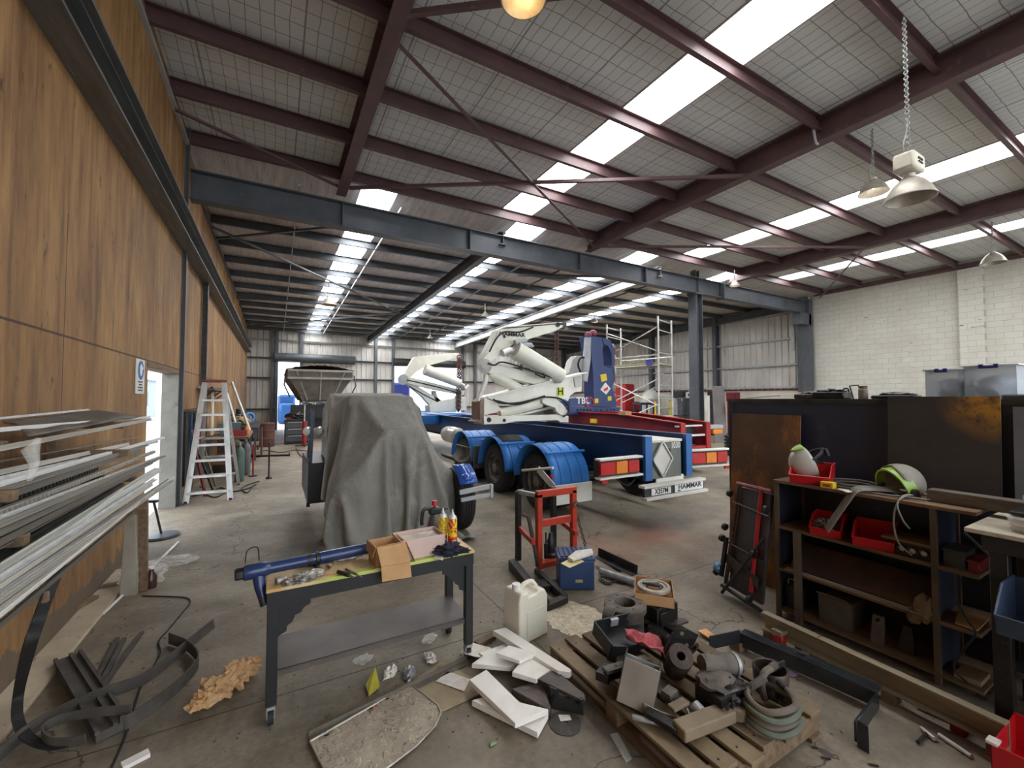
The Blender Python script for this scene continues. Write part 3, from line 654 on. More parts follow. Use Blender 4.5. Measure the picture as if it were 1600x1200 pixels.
MB().lathe([(0,0),(.29,0),(.3,.02),(.29,.29),(.305,.31),(.29,.33),(.29,.6),(.305,.62),(.29,.64),(.3,.88),(.28,.9),(0,.89)],(-.3,18.6,0),n=28).build('body', pm('rusty_brown_drum',(110,66,54),(78,52,46),4,.6,c3=(56,44,40),s3=8), t)
tag(MB().blob((-.72,20.6,.21),(.55,.9,.4),.4,2.4,9,3,flat=True).build('scrap_heap', pm('rusty_scrap',(96,70,58),(58,48,44),7,.7)), 'rusty scrap heap on the floor by the back left corner', 'scrap', kind='stuff')
GREENCYL = pm('green_grey_bottle', (96,118,106), (80,100,92), 3, .45)
for k, (px, py, mt, lb) in enumerate(((374,752,GREENCYL,'green grey gas cylinder at the bench end beside ladder'),(384,742,pm('grey_cylinder',(112,116,118),(92,96,98),3,.4),'grey gas cylinder just beyond the green grey one'))):
    p = atz(px, py); t = thing('gas_cylinder', lb, 'gas cylinder', p)
    MB().lathe([(0,0),(.085,0),(.09,.02),(.09,.62),(.08,.7),(.04,.75),(.025,.77),(.025,.8),(0,.8)],p,n=20).build('body', mt, t)
    MB().cyl(p+V((0,0,.8)),p+V((0,0,.88)),.02).bar(p+V((-.04,0,.86)),p+V((.04,0,.86)),.02,.02).build('valve', GALV, t)
p = atz(380,744) + V((.2,-.1,0)); t = thing('red_hose_stand', 'thin red post standing beside the gas cylinders', 'post', p)
MB().cyl(p,p+V((0,0,.75)),.018).build('post', RED, t); MB().cyl(p,p+V((0,0,.02)),.09).build('base', STEEL, t)
# floor stand, bar and cables in the aisle
p = atz(420,748); t = thing('floor_stand', 'thin dark pole stand upright on the floor of the left aisle', 'stand', p)
MB().cyl(p+V((0,0,.02)),aty(421,692,p.y),.018,n=8).build('pole', STEEL, t); MB().lathe([(0,0),(.07,0),(.06,.03),(.025,.06),(0,.06)],p).build('base', STEEL, t)
q = fl([(388,713),(452,711)],.03); t = thing('axle_bar', 'dark steel bar with end flanges across the left aisle floor', 'bar', (q[0]+q[1])/2)
MB().cyl(q[0],q[1],.03,n=10).build('shaft', STEEL, t)
for a, d in ((q[0],.0),(q[1],0)): MB().cyl(a-V((.02,0,0)),a+V((.02,0,0)),.09,n=16).build('flange', BLACK, t)
for k, pts in enumerate(([(330,770),(345,762),(362,768),(385,764),(400,757)],[(398,708),(415,704),(440,707),(462,703),(488,706)],[(462,700),(470,712),(480,717),(496,716)],[(395,760),(386,770),(378,763),(392,756),(405,752)],[(300,775),(318,772),(336,777),(352,770)])):
    tag(MB().tube(bez(fl(pts,.014),6),.013,6).build('floor_cable', RUBBER), ('black cable looping past the ladder feet','black cable across the far left aisle by the dark bar','short cable curl in front of the tool cabinet','black cable curl beside the gas cylinders','black cable running under the step ladder')[k], 'cable')
# tool cabinet and jack beside the tipper
p = atz(463,694); t = thing('tool_cabinet', 'black tool cabinet standing in front of the tipper trailer', 'cabinet', p)
MB().span(p+V((-.42,0,.0)),p+V((.42,.6,.95))).build('body', BLACK, t, bevel=.01)
for k in range(3): 
    d = MB().span(p+V((-.39,-.02,.12+.27*k)),p+V((.39,.0,.36+.27*k))).build('drawer', DGREY, t, bevel=.005)
    MB().bar(p+V((-.3,-.035,.33+.27*k)),p+V((.3,-.035,.33+.27*k)),.02,.02).build('handle', ALU, d)
MB().span(p+V((-.44,-.03,.95)),p+V((.44,.62,.99))).build('worktop', STEEL, t)
tag(MB().blob(p+V((-.05,.3,1.12)),(.33,.22,.16),.4,3,3,3,flat=True).build('greasy_machine_part', GREASY), 'greasy machine part lying on the black tool cabinet', 'machine part')
tag(crate('small_red_case', p+V((-.25,.2,.99)),(.25,.15,.1),DRED,'small dark red case on the black tool cabinet','case'), 'small dark red case on the black tool cabinet', 'case')
p = atz(475,697); t = thing('transmission_jack', 'red tall jack with chrome ram beside the black tool cabinet', 'jack', p)
for a in (0,PI/2): MB().bar(p+V((-.3*math.cos(a),-.3*math.sin(a),.04)),p+V((.3*math.cos(a),.3*math.sin(a),.04)),.06,.05).build('foot', STEEL, t)
MB().cyl(p+V((0,0,.05)),p+V((0,0,.95)),.07).build('cylinder', RED, t); MB().cyl(p+V((0,0,.95)),p+V((0,0,1.6)),.028).build('ram', ALU, t); MB().box(p+V((0,0,1.62)),(.2,.2,.03)).build('saddle', STEEL, t)

# ---- tipper trailer ----
TX, TY = 1.72, 20.0
t = thing('tipper_trailer', 'grey hopper tipper trailer with rolled tarp top at the far left', 'trailer', (TX,TY+3,0))
HOPG = pm('dusty_hopper_grey', (128,122,112), (104,98,90), 2.5, .6, c3=(72,66,60), s3=6)
prof = [(-1.3,3.05),(-1.3,2.75),(-.62,1.7),(.62,1.7),(1.3,2.75),(1.3,3.05)]
vs = []; 
for y in (0,6.2): vs += [V((TX+x,TY+y+(.55 if (y==0 and z<2) else 0),z)) for x, z in prof]
MB().add(vs, [(0,1,2,3,4,5),tuple(range(11,5,-1))]+[(i,i+6,(i+1)%6+6,(i+1)%6) for i in range(6)]).build('hopper', HOPG, t, bevel=.01)
for z, dy in ((3.03,-.03),(2.7,.0),(1.72,.5)): MB().bar((TX-(1.3 if z>2.6 else .62),TY+dy,z),(TX+(1.3 if z>2.6 else .62),TY+dy,z),.07,.09).build('rail', pm('pale_hopper_rail',(160,154,142),(138,132,122),3,.5) if z>1.8 else STEEL, t)
for x0, x1 in ((-.95,-.5),(0,0),(.95,.5)): MB().bar((TX+x0,TY-.03,2.98),(TX+x1,TY+.5,1.75),.07,.05,(1,0,0)).build('rib', LGREY, t)
for s in (-1,1):
    for k in range(6): MB().bar((TX+s*1.3,TY+.5+k,2.8),(TX+s*.66,TY+.5+k,1.72),.06,.08,(0,1,0)).build('side_rib', HOPG, t)
def tarpt(u, v):
    a = (u-.5)*2; return V((TX+a*1.36, TY-.06+6.3*v, 3.06+.22*(1-a*a)+.018*math.sin(u*60+v*9)))
MB().grid(tarpt, 36, 10).build('roll_tarp', pm('canvas_tarp_pale',(168,158,142),(140,130,116),4,.8,bump=.2), t, solid=.02, smooth=60)
MB().span((TX-.5,TY+.6,1.1),(TX-.3,TY+6.4,1.6)).span((TX+.3,TY+.6,1.1),(TX+.5,TY+6.4,1.6)).span((TX-1.15,TY+.65,1.2),(TX+1.15,TY+.75,1.55)).span((TX-1.0,TY+.9,.5),(TX+1.0,TY+2.2,1.5)).span((TX-1.1,TY+.55,.95),(TX+1.1,TY+.7,1.35)).build('chassis', BLACK, t)
def wheel(c, r, w, ax, parent, rimmat, rr=.55, name='wheel'):
    ax = V(ax); h = w/2
    ty = MB().lathe([(r*rr,-h*.75),(r*.62,-h),(r*.9,-h),(r*.975,-h*.82),(r,-h*.6),(r,-h*.34),(r*.975,-h*.33),(r*.975,-h*.27),(r,-h*.26),(r,-h*.04),(r*.975,-h*.03),(r*.975,h*.03),(r,h*.04),(r,h*.26),(r*.975,h*.27),(r*.975,h*.33),(r,h*.34),(r,h*.6),(r*.975,h*.82),(r*.9,h),(r*.62,h),(r*rr,h*.75)], c, ax, 36).build(name, RUBBER, parent)
    MB().lathe([(r*rr*1.04,h*.86),(r*rr*.98,h*.86),(r*rr*.9,h*.3),(r*.34,h*.1),(r*.3,h*.42),(r*.2,h*.52),(r*.19,h*.85),(0,h*.9)], c, ax, 28).build('rim', rimmat, ty)
    m = MB(); q = V((0,0,1)).rotation_difference(ax.normalized()).to_matrix()
    for k in range(10):
        a = 2*PI*k/10; d = q @ V((math.cos(a)*r*.255,math.sin(a)*r*.255,h*.4)); m.cyl(V(c)+d,V(c)+d+ax.normalized()*.05,.02,n=6)
    m.build('wheel_nut', rimmat, ty); return ty
for y in (3.2,4.5):
    for s in (-1,1): wheel((TX+s*1.0,TY+y,.5),.5,.3,(s,0,0),t,STEEL)
for s in (-1,1): MB().tube([(TX+s*1.38,TY+.2,2.85),(TX+s*1.42,TY-.1,2.4),(TX+s*1.2,TY-.05,1.9)],.03,8).build('tarp_handle', STEEL, t)
MB().span((TX-.9,TY+.4,.55),(TX-.55,TY+.7,.95)).span((TX+.55,TY+.4,.55),(TX+.9,TY+.7,.95)).build('mudflap', RUBBER, t)

# ---- litter at the left foot of the picture ----
a, b = fl([(161,959),(279,847)],.014)
tag(MB().tube([a,b],.013,8).build('white_rod', WHITE), 'white plastic rod lying on floor by the rack end plate', 'rod')
bag = MB().blob(atz(222,900,.09),(.17,.12,.1),.5,2.6,5,4); tag(bag.build('plastic_bag', PLAS), 'crumpled clear plastic bag on floor by the rack end plate', 'bag')
bag = MB().blob(atz(262,878,.04),(.24,.1,.05),.6,2.6,8,4); tag(bag.build('plastic_film', PLAS), 'flattened clear plastic film on floor beyond the white rod', 'plastic film')
p = atz(236,918); t = thing('brown_bottle', 'small brown bottle standing on floor beside the plastic bag', 'bottle', p)
MB().lathe([(0,0),(.042,0),(.045,.02),(.045,.11),(.02,.15),(.02,.18),(0,.18)],p,n=16).build('body', pm('brown_glass',(74,44,32),(58,36,28),4,.2), t); MB().cyl(p+V((0,0,.18)),p+V((0,0,.2)),.023).build('cap', WHITE, t)
p = atz(252,839); t = thing('pedestal_stand', 'grey round pedestal stand with angled rod before the doorway post', 'stand', p)
MB().lathe([(0,0),(.19,0),(.2,.015),(.19,.035),(.06,.05),(0,.05)],p).build('base', DGREY, t)
top = aty(240,783,p.y-.1); MB().cyl(p+V((0,0,.04)),top,.014,n=8).build('rod', STEEL, t); MB().bar(top+V((-.22,.02,.01)),top+V((.05,-.02,0)),.06,.03).build('cross_piece', STEEL, t)
q = fl([(66,982),(150,935)],.03); tag(MB().bar(q[0],q[1],.05,.06).build('dark_timber_offcut', DWOOD), 'dark timber offcut at the foot of the plywood wall', 'timber')
q = fl([(160,918),(185,914)],.03); tag(MB().bar(q[0],q[1],.05,.05).build('small_timber_offcut', DWOOD), 'small timber offcut beside the rack end plate', 'timber')
# dark rubber channel mat
P = fl([(84,1046),(126,1030),(199,1144),(150,1161)],.0); d = (P[3]-P[0]); e = (P[1]-P[0]).normalized(); w = (P[1]-P[0]).length
t = thing('rubber_channel', 'wide dark rubber channel lying flat under the black belts', 'channel', P[0])
c0, c1 = (P[0]+P[1])/2, (P[2]+P[3])/2
MB().bar(c0+V((0,0,.03)),c1+V((0,0,.03)),w,.05).build('base_strip', DUSTRUB, t, bevel=.004)
for f in (-.46,.1,.46): MB().bar(c0+e*w*f+V((0,0,.062)),c1+e*w*f+V((0,0,.062)),.018,.02).build('rib', DUSTRUB, t)
for k, (a, b) in enumerate((((183,998),(150,1064)),((194,998),(158,1068)),((222,988),(160,1074)))):
    q = fl([a,b],.012); tag(MB().bar(q[0],q[1],.028,.02).build('rubber_strip', DUSTRUB), ('dark rubber strip nearest the wall behind rubber channel','dark rubber strip in the middle behind rubber channel','longest dark rubber strip behind the rubber channel')[k], 'strip', 'rubber strips behind the channel')
def belt(pts, w, label, name='rubber_belt', up=(0,0,1), mat=DUSTRUB, t=.008):
    return tag(MB().strip(bez(pts, 8), w, t, up).build(name, mat, smooth=50), label, 'belt')
belt(fl([(334,974,.09),(292,1008,.05),(228,1058,.06),(160,1084,.07),(95,1112,.06),(38,1146,.05),(-8,1185,.04)]), .075, 'long dark belt on edge sweeping across the rubber channel')
belt(fl([(264,997,.05),(292,1008,.05),(309,1027,.05),(303,1045,.05),(268,1080,.05),(210,1122,.05),(188,1130,.05)]), .08, 'dark belt curved into a hook beside the crumpled paper')
belt(fl([(206,1108,.1),(140,1114,.1),(88,1126,.09),(66,1142,.08),(78,1158,.07),(108,1160,.07),(134,1154,.08)]), .05, 'short dark belt curled into a loop at the channel end')
top = atx(96,876,-.88)
belt([top, atx(80,915,-.87), atx(62,965,-.9), atx(45,1015,-.92), atz(30,1078,.2), atz(27,1118,.1), atz(38,1146,.06), atz(62,1162,.05), atz(92,1166,.05), atz(125,1158,.05)], .045, 'black belt hanging from the rack and curling onto the floor', up=[(.8,.6,0)]*80, mat=RUBBER)
tag(MB().tube(bez(fl([(222,931),(262,932),(291,934),(297,942),(285,957),(262,985),(248,1002),(250,1020),(238,1044),(222,1068),(210,1105),(196,1150),(172,1205)],.008),6),.006,6).build('thin_cable', RUBBER), 'thin black cable wandering over floor from bottle past the belts', 'cable')
CRP = pm('crumpled_kraft_paper', (214,176,128), (186,144,98), 12, .75, bump=.3, bscale=20)
c = atz(346,1072,.06); M = Matrix.Rotation(math.radians(46),4,'Z')
m = MB()
for k, (u, v, r) in enumerate(((-.17,.0,.035),(-.1,.0,.06),(-.02,.01,.075),(.07,-.005,.075),(.15,.01,.07),(.21,.0,.05))): m.blob(c+M@V((u,v,0)),(r*1.15,r,r*.8),.7,2.6,k+3,3,Matrix.Rotation(k*1.3,4,'Z'))
tag(m.build('crumpled_paper', CRP, smooth=0), 'crumpled brown kraft paper on the bare floor', 'paper')
q = fl([(190,1198),(233,1176)],.012); tag(MB().bar(q[0],q[1],.05,.02).build('white_offcut', FOAM), 'small white board offcut at the front edge of floor', 'offcut')
# ================= VEHICLES =================
# ---- tarp-covered truck ----
def tarpmat():
    t = NT('grey_canvas_tarp'); p = t.obj
    c = t.ramp(t.noise(p,1.6,6),[(.35,(132,128,119)),(.65,(112,109,101))]); c = t.mix(t.mask(t.noise(p,3,6,.65),.55,.75),c,(148,143,131))
    t.col(c); t.setv(Roughness=.8)
    r = lambda v, s: t.math('ABSOLUTE', t.math('SUBTRACT', t.noise(v, s, 3, .5, .5), .5))
    h = t.math('ADD', t.math('MINIMUM', r(t.mapping(p,(1,1,.6),(0,0,0),(.4,.5,0)), 3.2), .1), t.math('MULTIPLY', t.math('MINIMUM', r(p, 7), .1), .5))
    t.bump(t.math('ADD', h, t.math('MULTIPLY', t.noise(p, 40, 3), .03)), .35, .12); return t.m
TARP = tarpmat()
tk = thing('covered_truck', 'truck hidden under a draped grey canvas tarp behind the workbench', 'truck', (1.4,6.4,0))
# let a flat canvas sheet fall over the truck's outline: cab, bonnet, corners
def drape(blocks, x0, x1, y0, y1, nx, ny, frames):
    made = []
    for lo, hi, bev in blocks:
        o = MB().span(lo, hi).build('truck_outline', TARP, bevel=bev, seg=3, smooth=0); o.modifiers.new('solid', 'COLLISION'); o.collision.thickness_outer = .015; o.collision.cloth_friction = 25; made.append(o)
    o = MB().span((-3,2,-.3),(6,11,0)).build('ground_outline', TARP, smooth=0); o.modifiers.new('solid', 'COLLISION'); o.collision.cloth_friction = 40; made.append(o)
    vs = []
    for i in range(nx+1):
        for j in range(ny+1):
            x = x0+(x1-x0)*i/nx; y = y0+(y1-y0)*j/ny
            vs.append(V((x+.10*(y-6), y-.08*(x-1.3), 1.93+.012*noise.noise(V((x*3,y*3,0))))))
    sh = MB().add(vs, [(i*(ny+1)+j,(i+1)*(ny+1)+j,(i+1)*(ny+1)+j+1,i*(ny+1)+j+1) for i in range(nx) for j in range(ny)]).build('sheet_outline', TARP, origin=(0,0,0), smooth=0); made.append(sh)
    g = sh.vertex_groups.new(name='held'); g.add([i*(ny+1)+ny for i in range(nx+1) if .75 < vs[i*(ny+1)+ny].x < 2.0], 1, 'ADD')
    c = sh.modifiers.new('cloth', 'CLOTH'); s = c.settings; s.quality = 7; s.mass = .5
    s.tension_stiffness = s.compression_stiffness = 25; s.shear_stiffness = 8; s.bending_stiffness = .5; s.air_damping = 2; s.tension_damping = s.compression_damping = 8; s.vertex_group_mass = 'held'
    k = c.collision_settings; k.collision_quality = 3; k.distance_min = .012; k.use_self_collision = True; k.self_distance_min = .01; k.self_friction = 8
    c.point_cache.frame_end = frames; scene.frame_end = max(frames, 250)
    for f in range(1, frames+1): scene.frame_set(f)
    ev = sh.evaluated_get(bpy.context.evaluated_depsgraph_get()); out = [v.co.copy() for v in ev.data.vertices]; fs = [tuple(p.vertices) for p in ev.data.polygons]
    for o in made: bpy.data.objects.remove(o)
    scene.frame_set(1); return out, fs
vs, fs = drape([((.88,6.15,0),(1.78,8.8,1.86),.06),((.72,6.5,0),(2.0,8.8,1.7),.06),((1.2,5.45,0),(1.72,6.4,1.43),.05),((.62,5.3,0),(1.0,5.9,.86),.1),((1.2,5.32,0),(2.02,5.9,.55),.05),((1.95,5.5,0),(2.28,6.2,.78),.12)], -.62, 2.95, 3.95, 7.6, 80, 66, 125)
m = MB(); m.add(vs, fs)
m.build('tarp', TARP, tk, smooth=180, solid=.006, sub=1)
BLUEG = pm('glossy_blue_mudguard', (44,82,160), (38,72,146), 2, .15)
wheel((2.27,5.62,.43), .43, .24, (-1,0,0), tk, ALU)
MB().lathe([(.5,-.13),(.5,.13)], (2.27,5.62,.43), (1,0,0), 20, PI+.25, PI+1.0).build('mudguard', BLUEG, tk, solid=.02)
MB().blob((2.27,5.3,.76),(.1,.1,.07),.05,2,2,3).build('mudguard_nose', BLUEG, tk)
MB().bar((2.1,5.12,.62),(2.52,5.1,.66),.04,.06).bar((2.12,5.12,.52),(2.54,5.1,.55),.04,.05).box((2.55,5.1,.6),(.04,.06,.18)).build('bumper_bracket', LGREY, tk, bevel=.004)
m = MB()
for y, x in ((6.9,.44),(7.5,.46),(8.2,.5)): m.bar((x,y,.25),(x+.05,y,1.65),.045,.05,(0,1,0))
m.bar((.46,6.9,1.2),(.52,8.2,1.2),.05,.05).bar((.44,6.9,.5),(.5,8.2,.5),.05,.08).build('body_frame', pm('dark_blue_frame',(36,42,66),(30,34,54),3,.45), tk)
MB().span((.42,6.75,.32),(.8,8.2,.9)).build('side_box', BLACK, tk, bevel=.01)
MB().lathe([(0,0),(.06,0),(.07,.03),(.05,.1),(0,.11)],(.44,7.0,1.35),(-.4,-1,0)).lathe([(0,0),(.06,0),(.07,.03),(.05,.1),(0,.11)],(.6,7.0,1.35),(-.4,-1,0)).build('work_lamp', ALU, tk)
MB().lathe([(.16,-.3),(.16,.3)], (2.62,6.6,.98), (0,1,0), 14, -.4, 2.6).build('mirror_flap', DUSTRUB, tk, solid=.02)

# ---- blue side-lifter trailer ----
bt = thing('blue_trailer', 'bright blue skeletal trailer with three axles and white cranes on top', 'trailer', (5.15,9.5,0))
for x, nm in ((4.68,'chassis_rail'),(5.55,'chassis_rail')):
    MB().chan((x,4.36,.985),(x,17.5,.985),.1,.62,.014, -1 if x < 5 else 1).build(nm, DBLUE, bt, bevel=.004)
    MB().span((x-.07,4.3,.66),(x+.07,4.36,1.295)).build('rail_end_plate', BLUE, bt, bevel=.004)
for y in (5.5,7.0,8.6,10.2,12,14,16): MB().span((4.73,y,.75),(5.5,y+.1,1.1)).build('cross_member', DBLUE, bt)
MB().span((3.85,13.2,1.0),(6.45,17.5,1.28)).build('front_deck', BLUE, bt, bevel=.01)
MB().span((3.8,16.2,1.28),(6.5,17.5,1.33)).build('deck_plate', pm('worn_light_blue_deck',(110,156,196),(80,120,160),4,.5), bt)
RIMG = pm('dirty_steel_rim', (120,116,110), (84,80,76), 5, .5, .4)
GUARDP = pm('mudguard_blue_plastic', (40,116,190), (34,104,174), 2, .42, c3=(70,126,180), s3=3)
for k, y in enumerate((5.9,7.42,8.95)):
    for s in (-1,1):
        cx = 5.15 + s*1.25
        w1 = wheel((cx-s*.0,y,.47), .47, .27, (s,0,0), bt, RIMG); wheel((cx-s*.31,y,.47), .47, .27, (s,0,0), bt, RIMG)
        g = MB(); r0, r1 = .565, .585
        prof = [(r1,-.36),(r1,-.2),(r1+.012,-.19),(r1+.012,-.17),(r1,-.16),(r1,0),(r1+.012,.01),(r1+.012,.03),(r1,.04),(r1,.2),(r1+.012,.21),(r1+.012,.23),(r1,.24),(r1,.36),(r0,.365),(r0-.03,.365)] 
        g.lathe(prof,(cx-s*.16,y,.5),(1,0,0),28, PI-1.6, PI+(1.75 if k==0 else 1.6))
        mg = g.build('mudguard', GUARDP, bt, solid=.012)
        m = MB(); m.cyl((cx-s*.55,y-.42,.98),(cx+s*.2,y-.42,.98),.022).cyl((cx-s*.75,y+.42,.98),(cx+s*.2,y+.42,.98),.022).build('mudguard_stay', GUARDP, bt)
        if k == 0:
            MB().span((cx-s*.52,y-.66,.22),(cx+s*.2,y-.635,.52)).build('mudflap', WHITE, bt, bevel=.004)
            MB().box((cx+s*.22,y-.585,.62),(.02,.06,.12)).build('side_reflector', REDLENS, bt)
        if k == 2 and s < 0: MB().span((cx-.2,y-.75,.35),(cx+.4,y-.71,.82)).build('mudflap', DUSTRUB, bt)
        if k == 1 and s < 0: MB().lathe([(r1+.016,-.26),(r1+.016,.2)],(cx+.16,y,.5),(1,0,0),10,PI-.25,PI+.55).build('tread_patch', pm('black_grip_patch',(66,62,58),(40,38,36),30,.8,bump=.4), mg, solid=.012)
for y in (5.9,7.42,8.95): MB().cyl((3.9,y,.47),(6.4,y,.47),.07).build('axle', BLACK, bt)
a, b = atx(816,735,3.62), atx(864,731,3.62)
MB().cyl(a,b,.02).build('step_bar', WHITE, bt); MB().bar(a.lerp(b,.55),atx(866,762,3.66),.11,.02,(1,0,0)).build('step_stay', ALU, bt)
MB().lathe([(0,-.48),(.1,-.47),(.2,-.4),(.21,-.36),(.21,-.02),(.218,0),(.21,.02),(.21,.36),(.2,.4),(.1,.47),(0,.48)],(4.15,10.6,.86),(0,1,0),22).build('air_tank', pm('silver_tank',(196,194,188),(172,170,164),3,.3,.4), bt)
MB().span((3.9,9.75,.2),(4.5,9.85,.75)).build('guard_flap', RUBBER, bt)
# rear: steel box between the rails, plate bar, lamps
bx = MB().span((4.77,4.36,.66),(5.44,5.05,1.2)).build('stowage_box', pm('grey_green_box_steel',(112,116,106),(94,98,90),3,.42,.3,stretch=(5,5,.6)), bt, bevel=.006)
MB().span((4.76,4.345,1.19),(5.45,5.06,1.225)).build('box_lid', WHITE, bx, bevel=.004)
DX, DZ, r = 5.0, .945, .255
MB().plate([(DX-r*.78,4.35,DZ),(DX,4.35,DZ-r),(DX+r*.78,4.35,DZ),(DX,4.35,DZ+r)],.012,(0,-1,0)).build('placard_plate', WHITE, bx)
for a, b in (((-.8,0),(0,-1.02)),((0,-1.02),(.8,0)),((.8,0),(0,1.02)),((0,1.02),(-.8,0))):
    m = MB(); p, q = V((DX+a[0]*r,4.335,DZ+a[1]*r)), V((DX+b[0]*r,4.335,DZ+b[1]*r)); m.bar(p,q,.02,.036,(0,1,0)); m.build('placard_edge', ALU, bx)
text('lettering', '1030', .13, (5.31,4.356,1.13), (PI/2,0,0), WHITEINK, bx, sx=.78)
MB().span((5.12,4.352,1.03),(5.19,4.36,1.09)).build('small_sticker', INK, bx)
pb = MB().span((4.5,4.22,.45),(5.78,4.26,.58)).build('plate_panel', BLACK, bt)
for z, y in ((.6,4.2),(.44,4.16)): MB().span((4.48,y,z-.02),(5.8,y+.12,z+.02)).build('bumper_bar', WHITE, bt, bevel=.004)
MB().span((4.62,4.205,.475),(5.02,4.22,.57)).build('number_plate', WHITEINK, pb, bevel=.003)
text('lettering', 'X357M', .1, (4.82,4.204,.522), (PI/2,0,0), INK, pb, sx=.92)
MB().span((5.1,4.205,.468),(5.74,4.22,.575)).build('maker_plate', WHITEINK, pb, bevel=.003)
text('lettering', 'HAMMAR', .098, (5.43,4.204,.537), (PI/2,0,0), INK, pb, sx=1.25)
MB().span((5.16,4.203,.478),(5.22,4.205,.497)).build('plate_mark', INK, pb)
def lamp(x0, x1, y, z, rz, par):
    c = V(((x0+x1)/2,y,z)); w = x1-x0; M = Matrix.Translation(c) @ Matrix.Rotation(rz,4,'Z')
    MB().box((0,.06,0),(w,.1,.22),M).build('lamp_housing', BLACK, par)
    for k, (f, mt, nm) in enumerate(((-.3,REDLENS,'red_lens'),(.04,AMBER,'amber_lens'),(.34,REDLENS,'red_lens'))):
        MB().box((f*w,.0,0),(w*(.36,.28,.28)[k],.05,.17),M).build(nm, mt, par, bevel=.008, seg=2)
    for s in (-1,1): MB().box((0,.0,s*.125),(w*1.06,.12,.025),M).build('lamp_guard', WHITE, par, bevel=.003)
    MB().box(((-.4 if x0<5 else .46)*w,-.02,-.165),(.1,.03,.05),M).build('reflector', REDLENS, par)
lamp(3.76,4.5,4.32,.9,.0,bt); lamp(5.68,6.42,4.32,.9,-.18,bt)
MB().span((4.4,4.4,.78),(4.66,4.5,.95)).span((5.56,4.4,.78),(5.8,4.5,.95)).build('lamp_bracket', BLACK, bt)
MB().tube(bez([(4.2,4.5,.72),(4.4,4.45,.6),(4.6,4.5,.66)],6),.012,6).build('lamp_cable', RUBBER, bt)

# ---- crane builder: plates cut to outline, standing across the trailer ----
def poly(par, nm, mat, pts, y, t, fx, bevel=.006):
    P = [fx(p, y) for p in pts]
    return MB().plate(P, t, (0,1,0)).build(nm, mat, par, bevel=bevel)
def ztube(par, nm, mat, pts, y, r, fx, n=14): return MB().tube([fx(p, y) for p in pts], r, n).build(nm, mat, par)
fx3 = lambda p, y: aty(740+.15*p[0], 500+.15*p[1], y)
Y0 = 7.7
cr = thing('side_lifter_crane', 'cream white folded container crane on rear of the blue trailer', 'crane', (5.1,Y0+.3,1.29))
poly(cr,'base_beam',CRANEW,[(105,1000),(430,1000),(880,985),(990,1000),(990,1068),(900,1064),(880,1045),(430,1058),(330,1080),(110,1090)],Y0,.5,fx3)
poly(cr,'base_post',CRANEW,[(110,810),(215,850),(290,930),(240,965),(130,985),(110,1010)],Y0+.02,.4,fx3)
poly(cr,'rusty_end_plate',pm('rusty_pale_edge',(128,104,88),(104,84,72),6,.6),[(66,850),(112,812),(118,1085),(60,1075),(20,1060),(66,1040)],Y0+.03,.42,fx3)
poly(cr,'lower_link',CRANEW,[(105,806),(700,660),(1122,560),(1130,575),(1125,745),(1062,750),(1008,786),(985,850),(960,830),(720,792),(560,850),(420,870),(220,838)],Y0+.06,.36,fx3)
MB().strip([fx3(p,Y0+.2) for p in ((105,800),(700,652),(1128,552))],.42,.02,(0,1,0)).build('link_flange', WHITE, cr)
poly(cr,'rounded_link',CRANEW,[(720,822),(770,808),(860,822),(935,880),(980,950),(960,1005),(900,985),(860,950),(850,915),(760,885),(715,860)],Y0-.03,.1,fx3)
ztube(cr,'lower_ram',CRANEW,[(265,975),(700,868)],Y0+.15,.1,fx3); ztube(cr,'ram_rod',ALU,[(420,1000),(860,900)],Y0+.3,.035,fx3)
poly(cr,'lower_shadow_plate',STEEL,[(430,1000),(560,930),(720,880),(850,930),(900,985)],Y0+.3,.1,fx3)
poly(cr,'middle_arm',CRANEW,[(140,480),(290,460),(480,520),(800,612),(790,650),(640,672),(400,610),(145,548)],Y0+.12,.22,fx3)
MB().tube([fx3(p,Y0+.2) for p in ((160,560),(250,600),(500,735))],[.05,.13,.11],16).build('knee_ram', CRANEW, cr)
MB().cyl(fx3((115,480),Y0-.02),fx3((115,480),Y0+.42),.15,n=24).cyl(fx3((112,480),Y0-.06),fx3((112,480),Y0+.46),.07,n=16).build('knee_pivot', pm('pale_pivot',(196,196,192),(172,172,168),4,.35,.3), cr)
poly(cr,'upper_boom',CRANEW,[(86,405),(242,112),(292,92),(600,68),(880,42),(935,58),(925,76),(860,112),(560,205),(432,242),(330,322),(200,425),(140,472),(84,478)],Y0+.1,.24,fx3)
MB().strip([fx3(p,Y0+.22) for p in ((66,410),(150,330),(236,108),(290,84),(880,36))],.3,.02,(0,1,0)).build('boom_flange', WHITE, cr)
MB().cyl(fx3((880,48),Y0+.05),fx3((880,48),Y0+.4),.05,n=14).box(fx3((915,62),Y0+.22),(.16,.2,.12)).build('boom_head', STEEL, cr)
MB().tube([fx3(p,Y0-.02) for p in ((430,315),(915,590))],[.2,.17],20).build('upper_ram', CRANEW, cr)
MB().tube([fx3(p,Y0+.05) for p in ((300,345),(360,322),(430,318))],.08,12).build('ram_rod', ALU, cr)
MB().tube([fx3(p,Y0-.05) for p in ((430,236),(545,214))],.06,12).tube([fx3(p,Y0-.05) for p in ((480,255),(600,260),(610,285))],.05,10).build('valve_block', LGREY, cr)
for k, pts in enumerate((((205,825),(280,865),(470,862),(730,800)),((230,840),(470,878),(740,790)),((730,800),(890,815),(975,880),(990,960),(935,1010)),((150,450),(220,470),(320,440),(640,540),(820,600)),((165,330),(240,190),(320,125),(480,125),(620,75)),((640,560),(740,600),(720,540),(800,560),(840,610)))):
    MB().tube(bez([fx3(p,Y0-.08) for p in pts],6),.018,7).build('hydraulic_hose', RUBBER, cr)
